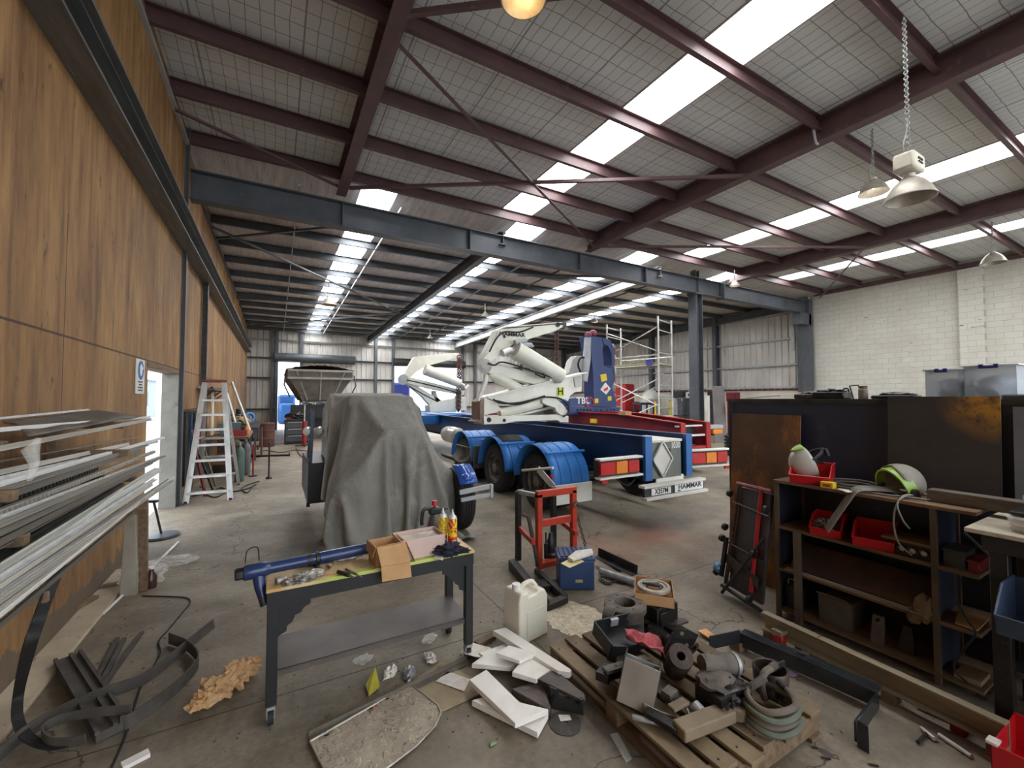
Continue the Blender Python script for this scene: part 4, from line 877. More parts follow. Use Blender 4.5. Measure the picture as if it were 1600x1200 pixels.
MB().tube([fx3(p,Y0+.1) for p in ((130,570),(120,650),(60,800),(50,842))],[.05,.05,.035,.03],10).build('stay_arm', WHITE, cr)
m = MB(); p0, p1 = fx3((866,112),Y0+.22), fx3((866,500),Y0+.22)
for k in range(16):
    q = p0.lerp(p1,(k+.5)/16); m.lathe([(.05+.014*math.cos(a*PI/3),.014*math.sin(a*PI/3)) for a in range(7)], q, (1,.0,0) if k%2 else (0,1,0), 12)
m.build('lifting_chain', pm('rusty_chain',(96,60,48),(70,46,40),6,.6), cr)
poly(cr,'yellow_plate',pm('lime_yellow',(212,220,44),(198,206,36),3,.5),[(868,704),(942,700),(944,790),(870,796)],Y0+.045,.012,fx3,0)
text('lettering','H',.42*fx3((900,745),Y0).x/6.2*.62,fx3((906,746),Y0+.04),(PI/2,0,0),INK,cr)
text('lettering','HAMMAR',.115,fx3((405,152),Y0+.085),(PI/2,-.02,0),INK,cr,sx=1.3)
MB().box(fx3((322,176),Y0+.09),(.05,.015,.045)).build('logo_square', INK, cr)
poly(cr,'front_bolt_plate',pm('bolt_plate',(180,178,166),(160,158,148),3,.4),[(1045,600),(1125,580),(1122,690),(1060,700)],Y0+.03,.03,fx3)
for p in ((160,1040),(320,1045)): MB().cyl(fx3(p,Y0-.02),fx3(p,Y0+.02),.05 if p[0]<200 else .035,n=14).build('pin_hole', BLACK, cr)

fx2 = lambda p, y: aty(600+.15*p[0], 500+.15*p[1], y)
Y1 = 14.2
cr2 = thing('side_lifter_crane', 'smaller looking cream white crane on front of the blue trailer behind tarp', 'crane', (5,Y1+.3,1.29))
poly(cr2,'upper_boom',CRANEW,[(180,620),(315,390),(330,382),(420,372),(770,342),(798,375),(740,400),(440,482),(340,540),(230,645)],Y1+.1,.28,fx2)
MB().cyl(fx2((200,620),Y1),fx2((200,620),Y1+.5),.18,n=20).build('knee_pivot', LGREY, cr2)
MB().tube([fx2(p,Y1) for p in ((425,515),(790,662))],[.2,.16],18).build('upper_ram', CRANEW, cr2)
poly(cr2,'middle_arm',CRANEW,[(225,605),(300,600),(840,738),(830,782),(560,735),(220,655)],Y1+.12,.24,fx2)
poly(cr2,'lower_arm',CRANEW,[(240,665),(330,678),(600,838),(540,870),(470,880),(400,800)],Y1+.2,.24,fx2)
poly(cr2,'base_body',CRANEW,[(475,890),(600,842),(850,800),(865,940),(480,962)],Y1+.05,.55,fx2)
MB().lathe([(.55,-.1),(.55,.1),(.42,.1),(.42,-.1),(.55,-.1)],fx2((650,740),Y1+.3),(0,1,0),20,0,PI).build('curved_guard', LGREY, cr2)
MB().tube([fx2(p,Y1-.05) for p in ((795,660),(830,680),(845,720),(885,680))],.05,10).build('bent_pipe', WHITE, cr2)
m = MB(); p0, p1 = fx2((787,380),Y1), fx2((775,940),Y1)
for k in range(24):
    q = p0.lerp(p1,(k+.5)/24); m.lathe([(.09+.025*math.cos(a*PI/3),.025*math.sin(a*PI/3)) for a in range(7)], q, (1,0,0) if k%2 else (0,1,0), 10)
m.build('lifting_chain', pm('rusty_chain_far',(104,72,56),(80,56,46),6,.6), cr2)
for pts in (((240,625),(400,660),(640,720),(800,770)),((260,690),(420,780),(560,850))): MB().tube(bez([fx2(p,Y1-.05) for p in pts],6),.022,6).build('hydraulic_hose', RUBBER, cr2)

# ---- red trailer with the blue crane ----
rt = thing('red_trailer', 'dark red skeletal trailer standing beyond the blue one', 'trailer', (8.3,10,0))
for x in (7.85,8.72):
    pr = [(6.3,.72),(6.3,1.27),(8.3,1.42),(16,1.42),(16,.85),(8.3,.85)]
    MB().plate([(x,y,z) for y, z in pr],.03,(1,0,0)).build('chassis_rail', DRED, rt)
    MB().strip([(x+.015,6.25,1.28),(x+.015,8.3,1.43),(x+.015,16,1.43)],.14,.025,(1,0,0)).build('rail_flange', RED, rt)
    MB().span((x-.06,6.24,.7),(x+.09,6.28,1.28)).build('rail_end_plate', RED, rt)
for y in (7.2,9,11.5,14): MB().span((7.88,y,.95),(8.72,y+.1,1.3)).build('cross_member', DRED, rt)
MB().span((7.8,6.26,.66),(8.85,6.4,.76)).build('rear_member', RED, rt)
MB().span((7.75,6.28,.98),(8.7,6.36,1.02)).span((7.75,6.3,1.2),(8.6,6.38,1.23)).build('white_bar', WHITE, rt)
MB().span((7.95,6.5,.9),(8.6,6.9,1.2)).build('rear_box', BLACK, rt)
MB().box((7.85,8.0,1.46),(.2,.25,.1)).build('timber_block', CARD, rt)
for y in (7.5,8.9,10.3):
    for s in (-1,1):
        wheel((8.3+s*1.12,y,.47),.47,.28,(s,0,0),rt,RIMG)
        MB().lathe([(.58,-.33),(.58,-.1),(.592,-.09),(.592,-.06),(.58,-.05),(.58,.33)],(8.3+s*1.0,y,.5),(1,0,0),22,PI-1.5,PI+1.5).build('mudguard', CRBLUE, rt, solid=.014)
for s in (-1,1): MB().span((8.3+s*1.0-.33,6.9,.2),(8.3+s*1.0+.33,6.93,.55)).build('mudflap', WHITE, rt)
p = MB().span((9.0,6.3,1.0),(9.35,6.4,1.1)).build('marker_lamp', AMBER, rt, bevel=.01); MB().span((8.8,6.32,1.12),(9.4,6.5,1.2)).build('lamp_guard', LGREY, rt)
for y in (9.2,10.6): MB().box((7.83,y,1.2),(.03,.28,.12)).build('yellow_label', YELLOW, rt)
YB2 = 9.9
bc = thing('side_lifter_crane', 'dark blue upright crane with red edges standing on the red trailer', 'crane', (8.4,YB2+.3,1.43))
poly(bc,'mast',CRBLUE,[(1190,165),(1335,180),(1352,262),(1344,320),(1360,480),(1375,500),(1420,505),(1442,470),(1436,340),(1400,270),(1356,250),(1338,180),(1420,208),(1466,285),(1466,640),(1448,700),(1470,800),(1486,830),(1486,905),(1250,905),(1250,770),(1245,560),(1228,380),(1216,260)],YB2,.45,fx3)
poly(bc,'base_body',CRBLUE,[(1000,820),(1090,805),(1260,800),(1260,900),(1000,900)],YB2+.03,.5,fx3)
poly(bc,'base_beam',CRBLUE,[(985,908),(1525,908),(1525,985),(985,985)],YB2-.02,.5,fx3)
for x in (1080,1115,1150,1185,1218,1280,1330,1390,1430,1465): MB().cyl(fx3((x,938),YB2-.04),fx3((x,938),YB2),.035 if x < 1250 else .028,n=10).build('beam_hole', BLACK, bc)
poly(bc,'red_edge',RED,[(1466,290),(1478,300),(1478,640),(1466,640)],YB2+.05,.3,fx3); poly(bc,'red_edge',RED,[(1440,690),(1490,820),(1478,830),(1430,700)],YB2+.05,.3,fx3)
for a, b in (((1450,250),(1462,285)),((1468,370),(1476,410)),((1468,480),(1476,560))): MB().bar(fx3(a,YB2-.03),fx3(b,YB2-.03),.06,.02).build('white_mark', WHITE, bc)
MB().tube([fx3(p,YB2+.1) for p in ((1190,185),(1178,420),(1152,640))],[.11,.12,.1],14).build('grey_ram', LGREY, bc)
poly(bc,'pale_bracket',pm('pale_bracket_grey',(178,178,172),(156,156,150),3,.5),[(990,560),(1030,420),(1075,372),(1130,375),(1155,410),(1135,540),(1100,560)],YB2+.15,.3,fx3)
MB().tube(bez([fx3(p,YB2-.02) for p in ((1120,560),(1090,470),(1110,400),(1150,390))],6),.03,8).build('hydraulic_hose', RUBBER, bc)
poly(bc,'yellow_sticker',YELLOW,[(1320,570),(1380,558),(1392,628),(1332,645)],YB2-.014,.012,fx3,0)
for x, y in ((1282,840),(1418,815)): poly(bc,'yellow_sticker',YELLOW,[(x-20,y-20),(x+18,y-22),(x+18,y+24),(x-18,y+26)],YB2-.014,.012,fx3,0)
poly(bc,'white_placard',WHITE,[(1322,725),(1374,650),(1428,715),(1382,778)],YB2-.014,.012,fx3,0)
poly(bc,'placard_mark',REDINK,[(1355,720),(1398,695),(1402,722),(1362,745)],YB2-.018,.004,fx3,0)
text('lettering','TBL',.27,fx3((1140,842),YB2+.02),(PI/2,0,0),WHITEINK,bc,sx=1.1)
MB().lathe([(.13,-.004),(.16,-.004),(.16,.004),(.13,.004),(.13,-.004)],fx3((1212,858),YB2-.0),(0,1,0),20).build('logo_ring', REDINK, bc)
for p in ((1195,155),(1245,135)): MB().blob(fx3(p,YB2+.1),(.12,.12,.1),.1,2,1,2).build('top_cap', pm('pinkish_cap',(160,84,100),(130,60,76),4,.5), bc)

# ---- scaffold tower ----
sc = thing('scaffold_tower', 'tall aluminium scaffold tower standing beyond the red trailer', 'scaffold', (16.5,16,0))
U = [atz(1028,494,5.45), atz(1049,501,5.45), atz(970,513,5.45), atz(948,507,5.45)]
U = [V((p.x,p.y,0)) for p in U]
for p in U: MB().cyl(p,p+V((0,0,5.45)),.04,n=10).build('upright', ALU, sc)
for a, b in ((0,1),(3,2)):
    for z in (.5,.95,1.4,1.95,2.4,2.9,3.35,3.85,4.35,4.85,5.3): 
        if z not in (4.35,): MB().cyl(U[a]+V((0,0,z)),U[b]+V((0,0,z)),.026,n=8).build('rung', ALU, sc)
for z in (3.75,3.3,1.0): MB().cyl(U[0]+V((0,0,z)),U[3]+V((0,0,z)),.03,n=8).cyl(U[1]+V((0,0,z)),U[2]+V((0,0,z)),.03,n=8).build('ledger', ALU, sc)
for za, zb, i, j in ((3.9,5.0,0,3),(5.0,3.9,0,3),(1.5,2.7,0,3),(2.7,1.5,0,3),(.4,1.6,0,3),(1.6,.4,0,3),(2.7,1.6,1,2)): MB().cyl(U[i]+V((0,0,za)),U[j]+V((0,0,zb)),.026,n=8).build('diagonal_brace', ALU, sc)
MB().plate([U[0]+V((0,0,3.36)),U[3]+V((0,0,3.36)),U[2]+V((0,0,3.36)),U[1]+V((0,0,3.36))],.06,(0,0,1)).build('platform', pm('yellow_green_deck',(176,178,130),(150,152,112),3,.6), sc)
c = (U[0]*.85+U[3]*.15)+V((0,0,3.42)); MB().box(c,(.22,.25,.26)).build('blue_bag', pm('violet_blue_cloth',(70,76,160),(60,64,140),3,.7), sc)
for p in U: MB().cyl(p,p+V((0,0,.1)),.1,n=12).build('castor', BLACK, sc)

# ---- clutter along the far right wall ----
p = atz(1118,692); tp = aty(1122,603,p.y+.5)
tag(MB().plate([p,p+V((.62,-.1,0)),tp+V((.42,.0,0)),tp+V((-.2,.1,0))],.05,(0,1,0)).build('leaning_sheet', pm('grey_sheet_panel',(116,110,106),(100,95,92),2,.6)), 'tall grey sheet panel leaning beyond the red trailer', 'panel')
t = thing('red_wall_cabinet', 'dark red cabinet on the pale dado wall right of the column', 'cabinet', (20.4,10.9,1.6))
a = atx(1137,613,20.6); b = atx(1153,627,20.6)
MB().span((20.45,b.y,b.z),(20.79,a.y,a.z)).build('body', DRED, t, bevel=.01); MB().span((20.42,b.y+.05,b.z+.05),(20.45,a.y-.05,a.z-.05)).build('door', DRED, t, bevel=.006)
for k, (px, top, mt, lb, nm) in enumerate(((1086,615,DRED,'dark red fire hose post just left of the column','red_post'),(1141,626,DRED,'dark red post below the red wall cabinet','red_post'),(1106,618,WHITE,'white post beside the grey leaning panel','white_post'))):
    p = atz(px,690); q = aty(px,top,p.y); tag(MB().bar((p.x,p.y,0),(p.x,p.y,q.z),.14,.14,(0,1,0)).build(nm, mt), lb, 'post')
for k,(px,py,s,mt,nm,lb) in enumerate(((1068,690,(.9,.5,.55),GREASY,'scrap_engine','dark engine lump on the floor left of the column'),(1052,690,(.4,.35,.5),ORRED,'orange_machine','orange red machine at the foot of the scaffold'),(1094,692,(.5,.4,.7),BROWNSTEEL,'brown_crate_heap','brown heap in front of the column foot'),(1000,680,(.9,.6,.6),pm('pale_engine',(170,166,156),(140,136,128),5,.5),'pale_engine','pale engine lump under the scaffold'))):
    p = atz(px,py); tag(MB().blob(p+V((0,0,s[2]*.34)),(s[0]*.5,s[1]*.5,s[2]*.62),.3,2.2,k+2,3,flat=True).cyl(p+V((.1,0,s[2]*.4)),p+V((.3,-.4,s[2]*.7)),s[1]*.2).build(nm, mt), lb, 'machine')
p = atz(1148,712); t = thing('black_basket', 'black wire basket stack standing behind the rusty steel sheet', 'basket', p)
for k in range(6): MB().lathe([(.28,0),(.3,.03),(.31,.06),(.29,.065),(.27,.02)],p+V((0,0,.02+.11*k)),n=20).build('hoop', BLACK, t)
MB().lathe([(.2,0),(.26,.6),(.25,.61),(.19,.01)],p,n=20).build('liner', BLACK, t)

def spot(px, y, top): # a base point on the floor at hall depth y, and the height seen at picture row top
    q = aty(px, top, y); return V((q.x, y, 0)), q.z
c, h = spot(979, 19.4, 596); t = thing('red_machine', 'tall red machine body standing behind the scaffold tower', 'machine', c)
MB().box(c+V((0,0,h*.28)),(1.3,1.0,h*.56)).build('body', RED, t, bevel=.06, seg=2); MB().box(c+V((-.15,0,h*.74)),(.8,.9,h*.4)).build('hood', RED, t, bevel=.08, seg=2); MB().box(c+V((.1,-.52,h*.36)),(.7,.04,.25)).build('grille', DRED, t)
c, h = spot(1016, 17.6, 611); t = thing('white_machine', 'pale rounded machine beside the red one under the scaffold', 'machine', c)
MB().box(c+V((0,0,h*.4)),(.95,.8,h*.8)).build('base', LGREY, t, bevel=.04); MB().blob(c+V((0,0,h*.8)),(.55,.42,h*.25),.12,2,4,3).build('cover', WHITE, t)
c, h = spot(1006, 16.4, 629); t = thing('blue_bench', 'dark blue low bench in front of the pale rounded machine', 'bench', c)
MB().box(c+V((0,0,h-.06)),(1.1,.6,.12)).build('top', NAVY, t, bevel=.01)
for sx in (-1,1):
    for sy in (-1,1): MB().bar(c+V((sx*.48,sy*.24,0)),c+V((sx*.48,sy*.24,h-.12)),.07,.07,(0,1,0)).build('leg', NAVY, t)
for k, px in enumerate((1024, 1047)):
    c, h = spot(px, 15.4, 626); t = thing('yellow_post', ('yellow guard post left of the scaffold frame','yellow guard post right of the scaffold frame')[k], 'post', c); MB().cyl(c,c+V((0,0,h)),.05,n=12).build('post', YELLOW, t); MB().cyl(c,c+V((0,0,.02)),.14).build('base', STEEL, t); MB().cyl(c+V((0,0,h)),c+V((0,0,h+.03)),.055).build('cap', BLACK, t)
c, h = spot(1059, 14.6, 611); t = thing('pillar_drill', 'dark pillar drill standing left of the steel column', 'drill', c)
MB().box(c+V((0,0,.05)),(.5,.6,.1)).build('base', STEEL, t, bevel=.01); MB().cyl(c+V((0,.1,.1)),c+V((0,.1,h)),.06).build('column_post', GALV, t); MB().box(c+V((0,-.02,h-.18)),(.34,.7,.34)).build('head', BLACK, t, bevel=.03); MB().cyl(c+V((0,-.25,h-.5)),c+V((0,-.25,h-.3)),.04).build('spindle', GALV, t); MB().box(c+V((0,-.1,.95)),(.45,.5,.05)).build('table', STEEL, t)
p = atx(1077, 617, 20.74); t = thing('round_wall_sign', 'round white and blue sign on pale dado wall left of the column', 'sign', p)
MB().cyl(p+V((.03,0,0)),p,.2,n=28).build('disc', WHITE, t); MB().cyl(p,p-V((.01,0,0)),.1,n=20).build('blue_centre', BLUE, t)
for k,(px,y,top,w,mt,lb) in enumerate(((1066,15.6,622,.6,DGREY,'grey steel cabinet against the dado wall left of the column'),(1117,13.2,612,.5,BLACK,'black steel cabinet between the column and grey leaning sheet'),(1150,15.0,634,1.2,BROWNSTEEL,'brown steel cabinet low behind the red post'))):
    c, h = spot(px, y, top); t = thing('steel_cabinet', lb, 'cabinet', c); MB().box(c+V((0,0,h/2)),(w,.5,h)).build('body', mt, t, bevel=.01)
    for sx in (-1,1): d = MB().box(c+V((sx*w*.24,-.26,h/2)),(w*.46,.02,h*.94)).build('door', mt, t, bevel=.004); MB().box(c+V((sx*.04,-.28,h*.55)),(.015,.02,.12)).build('handle', GALV, d)
# ================= CENTRE FOREGROUND =================
TZ = .77
# ---- workbench on castors ----
def tabletop():
    t = NT('chipboard_top_with_paint'); p = t.pos; s = t.sep(p)
    c = t.ramp(t.noise(p, 9, 8, .7), [(.3,(190,156,108)),(.55,(212,186,140)),(.75,(226,206,166))])
    c = t.mix(t.math('MULTIPLY',t.mask(t.noise(t.mapping(p,(1,3,1)),6,5,.6),.52,.66),.7), c, (196,120,72))
    c = t.mix(t.mask(t.noise(t.mapping(p,(1,1,1),(3,1,0)),13,6,.7),.66,.72), c, (120,84,56))
    g = t.math('MULTIPLY', t.math('LESS_THAN', t.math('ADD', s[1], t.math('MULTIPLY',t.noise(p,9,4),.05)), 2.83), t.mask(t.noise(p,2.2,3),.42,.55))
    c = t.mix(t.math('MULTIPLY',g,.75), c, (178,206,84))
    t.col(c); t.setv(Roughness=.65); return t.m
TXL, TXR, TYF, TYB = -.03, 1.25, 2.76, 3.2
tb = thing('rolling_workbench', 'black steel workbench on castors with paint-stained wooden top', 'workbench', (.6,2.98,0))
MB().span((TXL,TYF,TZ-.022),(TXR,TYB,TZ)).build('worktop', tabletop(), tb, bevel=.003)
MB().span((TXL+.005,TYF+.005,TZ-.1),(TXR-.005,TYF+.03,TZ-.023)).span((TXL+.005,TYB-.03,TZ-.1),(TXR-.005,TYB-.005,TZ-.023)).span((TXL+.005,TYF+.03,TZ-.1),(TXL+.03,TYB-.03,TZ-.023)).span((TXR-.03,TYF+.03,TZ-.1),(TXR-.005,TYB-.03,TZ-.023)).build('apron', BLACK, tb)
for x in (TXL+.035, TXR-.035):
    for y in (TYF+.03, TYB-.03):
        MB().span((x-.028,y-.024,.115),(x+.028,y+.024,TZ-.03)).build('leg', BLACK, tb, bevel=.003)
        c = MB().span((x-.022,y-.03,.1),(x+.022,y+.03,.115)).span((x-.022,y-.012,.04),(x-.017,y+.03,.1)).span((x+.017,y-.012,.04),(x+.022,y+.03,.1)).build('castor', GALV, tb)
        MB().cyl((x-.014,y+.012,.042),(x+.014,y+.012,.042),.042,n=18).build('castor_wheel', RUBBER, c)
        s = 1 if x < .5 else -1
        pr = [(0,0),(s*.17,0),(s*.17,-.035),(s*.135,-.05),(s*.12,-.075),(s*.09,-.085),(s*.075,-.12),(s*.05,-.135),(s*.045,-.165),(0,-.185)]
        MB().plate([(x+s*.025+a,y-.004,TZ-.1+b) for a, b in pr],.008,(0,1,0)).build('corner_gusset', BLACK, tb)
MB().span((TXL+.03,TYF+.02,.285),(TXR-.03,TYB-.02,.3)).span((TXL+.03,TYF+.02,.265),(TXR-.03,TYF+.03,.3)).build('lower_shelf', pm('worn_grey_steel_shelf',(106,98,92),(84,78,74),3,.5,.3,c3=(128,120,112),s3=5), tb, bevel=.002)
# ---- things on the workbench ----
CYLB = pm('dark_blue_cylinder_paint', (42,58,98), (33,46,82), 3, .25)
a, b = atz(395,893,.83), atz(606,850,.83); d = (b-a).normalized()
t = thing('hydraulic_cylinder', 'long dark blue hydraulic cylinder lying across the back of the workbench', 'cylinder', (a+b)/2)
MB().tube([a, a.lerp(b,.44)], .034, 18).build('barrel', CYLB, t)
MB().lathe([(.034,0),(.042,.002),(.042,.02),(.034,.022)], a.lerp(b,.42), d, 20).lathe([(.033,0),(.037,.0),(.037,.03),(.033,.03)], a.lerp(b,.36), d, 20).build('collar', BLACK, t)
MB().tube([a.lerp(b,.45), b + d*.25], .037, 18).build('outer_tube', CYLB, t)
MB().lathe([(0,-.05),(.038,-.05),(.043,-.04),(.043,.06),(.04,.07),(.034,.09)], a, d, 18).build('end_head', CYLB, t, bevel=.004)
MB().lathe([(0,0),(.028,0),(.034,.01),(.034,.05),(0,.05)], a - d*.09, d, 6).build('end_nut', BLACK, t)
MB().tube([a+V((.03,-.0,-.03)), a+V((.04,-.03,-.09)), a+V((.055,-.05,-.14))],[.034,.03,.026],14).build('clevis_arm', CYLB, t)
MB().cyl(a+V((.05,-.045,-.13)),a+V((.065,-.06,-.185)),.024,n=12).build('clevis_pin', STEEL, t)
MB().tube(bez([a+V((-.04,.02,.05)),a+V((-.03,.02,.12)),a+V((.02,.02,.13)),a+V((.03,.02,.05))],6),.004,5).build('wire_loop', STEEL, t)
# open brown box with its flap over the edge
def obox(name, label, c, s, rz, mat, inner=None, flap=None, cat='box'):
    t = thing(name, label, cat, c); M = Matrix.Translation(V(c)) @ Matrix.Rotation(rz,4,'Z'); x, y, h = s; w = .006
    MB().box((0,0,w/2),(x,y,w),M).box((-x/2+w/2,0,h/2),(w,y,h),M).box((x/2-w/2,0,h/2),(w,y,h),M).box((0,-y/2+w/2,h/2),(x,w,h),M).box((0,y/2-w/2,h/2),(x,w,h),M).build('box_body', mat, t, bevel=.001)
    return t, M
c = atz(590,886,TZ); c = V((.66,2.87,TZ))
t, M = obox('cardboard_box', 'open brown cardboard box with its flap hanging over the workbench edge', c, (.19,.16,.13), .08, CARD)
MB().plate([M@V(p) for p in ((-.095,-.1,.13),(.095,-.1,.13),(.1,-.165,.02),(-.085,-.16,.03))],.004,(0,-1,.5)).plate([M@V(p) for p in ((-.085,-.16,.03),(.1,-.165,.02),(.105,-.18,-.07),(-.08,-.17,-.06))],.004,(0,-1,.1)).build('front_flap', CARD, t)
MB().plate([M@V(p) for p in ((.097,-.1,.13),(.097,.1,.13),(.14,.08,.03),(.15,-.13,.0))],.004,(1,0,.3)).build('side_flap', CARD, t)
MB().plate([M@V(p) for p in ((-.097,-.1,.13),(-.097,.1,.13),(-.11,.09,.07),(-.115,-.09,.07))],.004,(-1,0,.2)).build('side_flap', CARD, t)
c = V((.885,2.9,TZ))
t, M = obox('pink_carton', 'pale pink open carton with crumpled film inside on the workbench', c, (.31,.21,.135), .03, PINKCARD)
MB().blob(c+V((.05,.02,.1)),(.085,.05,.03),.5,3,4,3).build('crumpled_film', PLAS, t)
MB().box((0,0,.06),(.29,.19,.1),M).build('inner_tray', pm('pale_inner_tray',(212,200,186),(196,184,170),5,.7), t)
def spraycan(name, label, c, m1, m2):
    t = thing(name, label, 'spray can', c)
    MB().lathe([(0,0),(.031,0),(.033,.004),(.033,.2),(.031,.205)],c,n=24).build('can_body', m1, t)
    MB().lathe([(.031,.205),(.024,.222),(.014,.228),(.012,.24),(0,.24)],c,n=24).build('shoulder', ALU, t)
    MB().cyl(c+V((0,0,.24)),c+V((0,0,.268)),.008,.004,n=10).build('nozzle', WHITE, t)
    MB().lathe([(.0332,.02),(.0335,.021),(.0335,.075),(.0332,.076)],c,n=24).build('label_band', m2, t)
    m = MB()
    for k in range(4): m.box((0,0,0),(.004,.001,.02),Matrix.Translation(V(c)+V((.0345*math.cos(-1.9+k*.2),.0345*math.sin(-1.9+k*.2),.047)))@Matrix.Rotation(-1.9+k*.2+PI/2,4,'Z'))
    m.build('label_lettering', WHITEINK, t)
def canmat(name, a, b):
    t = NT(name); c = t.mix(t.mask(t.noise(t.obj,26,3,.5,1.5),.5,.56),a,b); t.col(c); t.setv(Roughness=.25); return t.m
spraycan('spray_can','yellow spray can on the left of the pair on the workbench',atz(692,851,TZ),canmat('yellow_can_print',(238,206,48),(190,150,40)),canmat('brown_band',(120,66,40),(226,180,50)))
spraycan('spray_can','yellow and red spray can on the right of the pair on the workbench',atz(707,854,TZ),canmat('red_yellow_can_print',(232,190,44),(178,44,30)),canmat('red_band',(190,50,32),(210,80,40)))
c = V((1.08,3.13,TZ)); t = thing('pump_sprayer', 'grey pump spray bottle with black head and red knob on workbench', 'spray bottle', c)
MB().lathe([(0,0),(.055,0),(.06,.02),(.058,.1),(.04,.17),(.03,.19),(0,.19)],c,n=22).build('bottle', pm('smoky_grey_plastic',(92,88,84),(76,72,70),4,.35), t)
MB().box(c+V((0,0,.215)),(.09,.06,.055)).build('pump_head', BLACK, t, bevel=.012, seg=2)
MB().tube(bez([c+V((-.04,0,.235)),c+V((-.085,0,.23)),c+V((-.1,0,.17)),c+V((-.1,0,.12))],6),.014,8).build('grip', BLACK, t)
MB().cyl(c+V((0,0,.24)),c+V((0,0,.26)),.012).cyl(c+V((0,0,.26)),c+V((0,0,.29)),.024,.02).build('red_knob', RED, t)
MB().cyl(c+V((.04,0,.22)),c+V((.11,.01,.215)),.009).build('spray_nozzle', BLACK, t)
NAVYC = pm('dark_navy_cloth', (36,38,56), (26,28,42), 12, .9, bump=.3)
q = atz(697,858,TZ+.03)
tag(MB().blob(q,(.1,.075,.04),.55,3,2,4,Matrix.Rotation(-.5,4,'Z')).blob(q+V((.08,-.04,-.008)),(.07,.03,.022),.5,3,6,3,Matrix.Rotation(-.6,4,'Z')).build('navy_glove', NAVYC), 'dark navy work glove crumpled at the right end of workbench', 'glove')
q = fl([(678,862),(693,861),(692,876),(679,872)],TZ+.004); tag(MB().plate(q,.003,(0,0,1)).build('paper_scrap', PAPER), 'small white paper scrap on workbench before the navy glove', 'paper')
tag(MB().tube([q[0]+V((.1,.09,.0)) + V((.035*math.cos(a*PI/8),.03*math.sin(a*PI/8),.004)) for a in range(16)],.004,5,closed=True).build('black_ring', RUBBER), 'thin black ring lying behind the spray cans', 'ring')
# tools and fittings at the left of the worktop
FIT = pm('grimy_silver_fittings', (170,160,148), (104,96,88), 24, .4, .4, c3=(60,56,52), s3=30)
q = fl([(432,901),(462,890),(500,886),(540,880)],TZ+.018)
tag(MB().blob(atz(478,901,TZ+.018),(.1,.045,.028),.5,5,3,4,Matrix.Rotation(.35,4,'Z')).build('clear_parts_bag', pm('bag_of_fittings',(178,170,158),(96,90,84),30,.3,.2)), 'clear bag of small metal fittings at the left of worktop', 'bag')
for k,(px,py,r,h,nm,lb) in enumerate(((440,906,.022,.03,'hose_fitting','brass and steel fitting nearest the left table corner'),(452,909,.016,.03,'hose_fitting','small steel fitting beside the left corner fitting'),(515,884,.018,.02,'shackle','small shackle behind the bag of fittings'))):
    p = atz(px,py,TZ+r); tag(MB().lathe([(r*.5,-h),(r,-h),(r,-h*.2),(r*.7,-h*.1),(r*.7,h*.6),(r*.5,h)],p,(1,.4+k*.5,0),14).build(nm, FIT), lb, 'fitting', None)
for k,(a,b,r,mt,nm,lb) in enumerate(((( 482,876),(496,884),.016,BLACK,'pliers','black handled pliers under the blue cylinder'),((528,893),(545,899),.013,BLACK,'screwdriver','black screwdriver with pale tip lying mid worktop'),((500,879),(530,872),.01,FIT,'spanner','long steel spanner lying along the worktop'),((540,889),(558,898),.008,FIT,'steel_bolt','steel bolt lying against the brown box'),((527,876),(556,870),.016,FIT,'socket_bar','steel socket bar behind the brown box'),((505,891),(520,880),.01,pm('brown_wood_handle',(136,90,58),(110,70,46),5,.6),'chisel','wood handled chisel lying among the fittings'))):
    p, q = atz(*a,TZ+r), atz(*b,TZ+r); t = thing(nm, lb, 'tool', p)
    MB().tube([p,p.lerp(q,.5),q],[r*.8,r,r*.9],8).build('handle' if mt is not FIT else 'shank', mt, t)
    MB().tube([q,q+(q-p)*.4],[r*.45,r*.35],8).build('tip', FIT, t)
tag(MB().box(atz(476,880,TZ+.02),(.07,.03,.04),).build('steel_block', STEEL, bevel=.004), 'small dark steel block under the blue cylinder', 'block')

# ---- floor under and before the workbench ----
for k,(px,py,mt,nm,lb) in enumerate(((568,1030,PLAS,'plastic_scrap','clear plastic scrap under the middle of workbench shelf'),(670,998,PLAS,'plastic_scrap','clear plastic scrap under the right of workbench shelf'),(610,1050,PAPER,'paper_scrap','white torn paper scrap beside the yellow packet'),(640,1052,pm('foil_scrap',(176,176,176),(120,120,122),20,.3,.5),'foil_scrap','curled silver wrapper behind the bent sheet'),(672,1027,PAPER,'paper_scrap','white paper scrap farthest right under the workbench'))):
    c = atz(px,py,.02); tag(MB().blob(c,(.06,.035,.025),.6,3.5,k+1,3,Matrix.Rotation(.4*k,4,'Z')).build(nm, mt), lb, 'scrap')
q = fl([(571,1073),(586,1052),(593,1074),(576,1088)],.01); q[1].z = .05
tag(MB().plate(q,.012,(0,0,1)).build('yellow_packet', pm('yellow_film_packet',(196,184,64),(170,160,60),9,.3)), 'yellow plastic packet on floor under the workbench', 'packet')
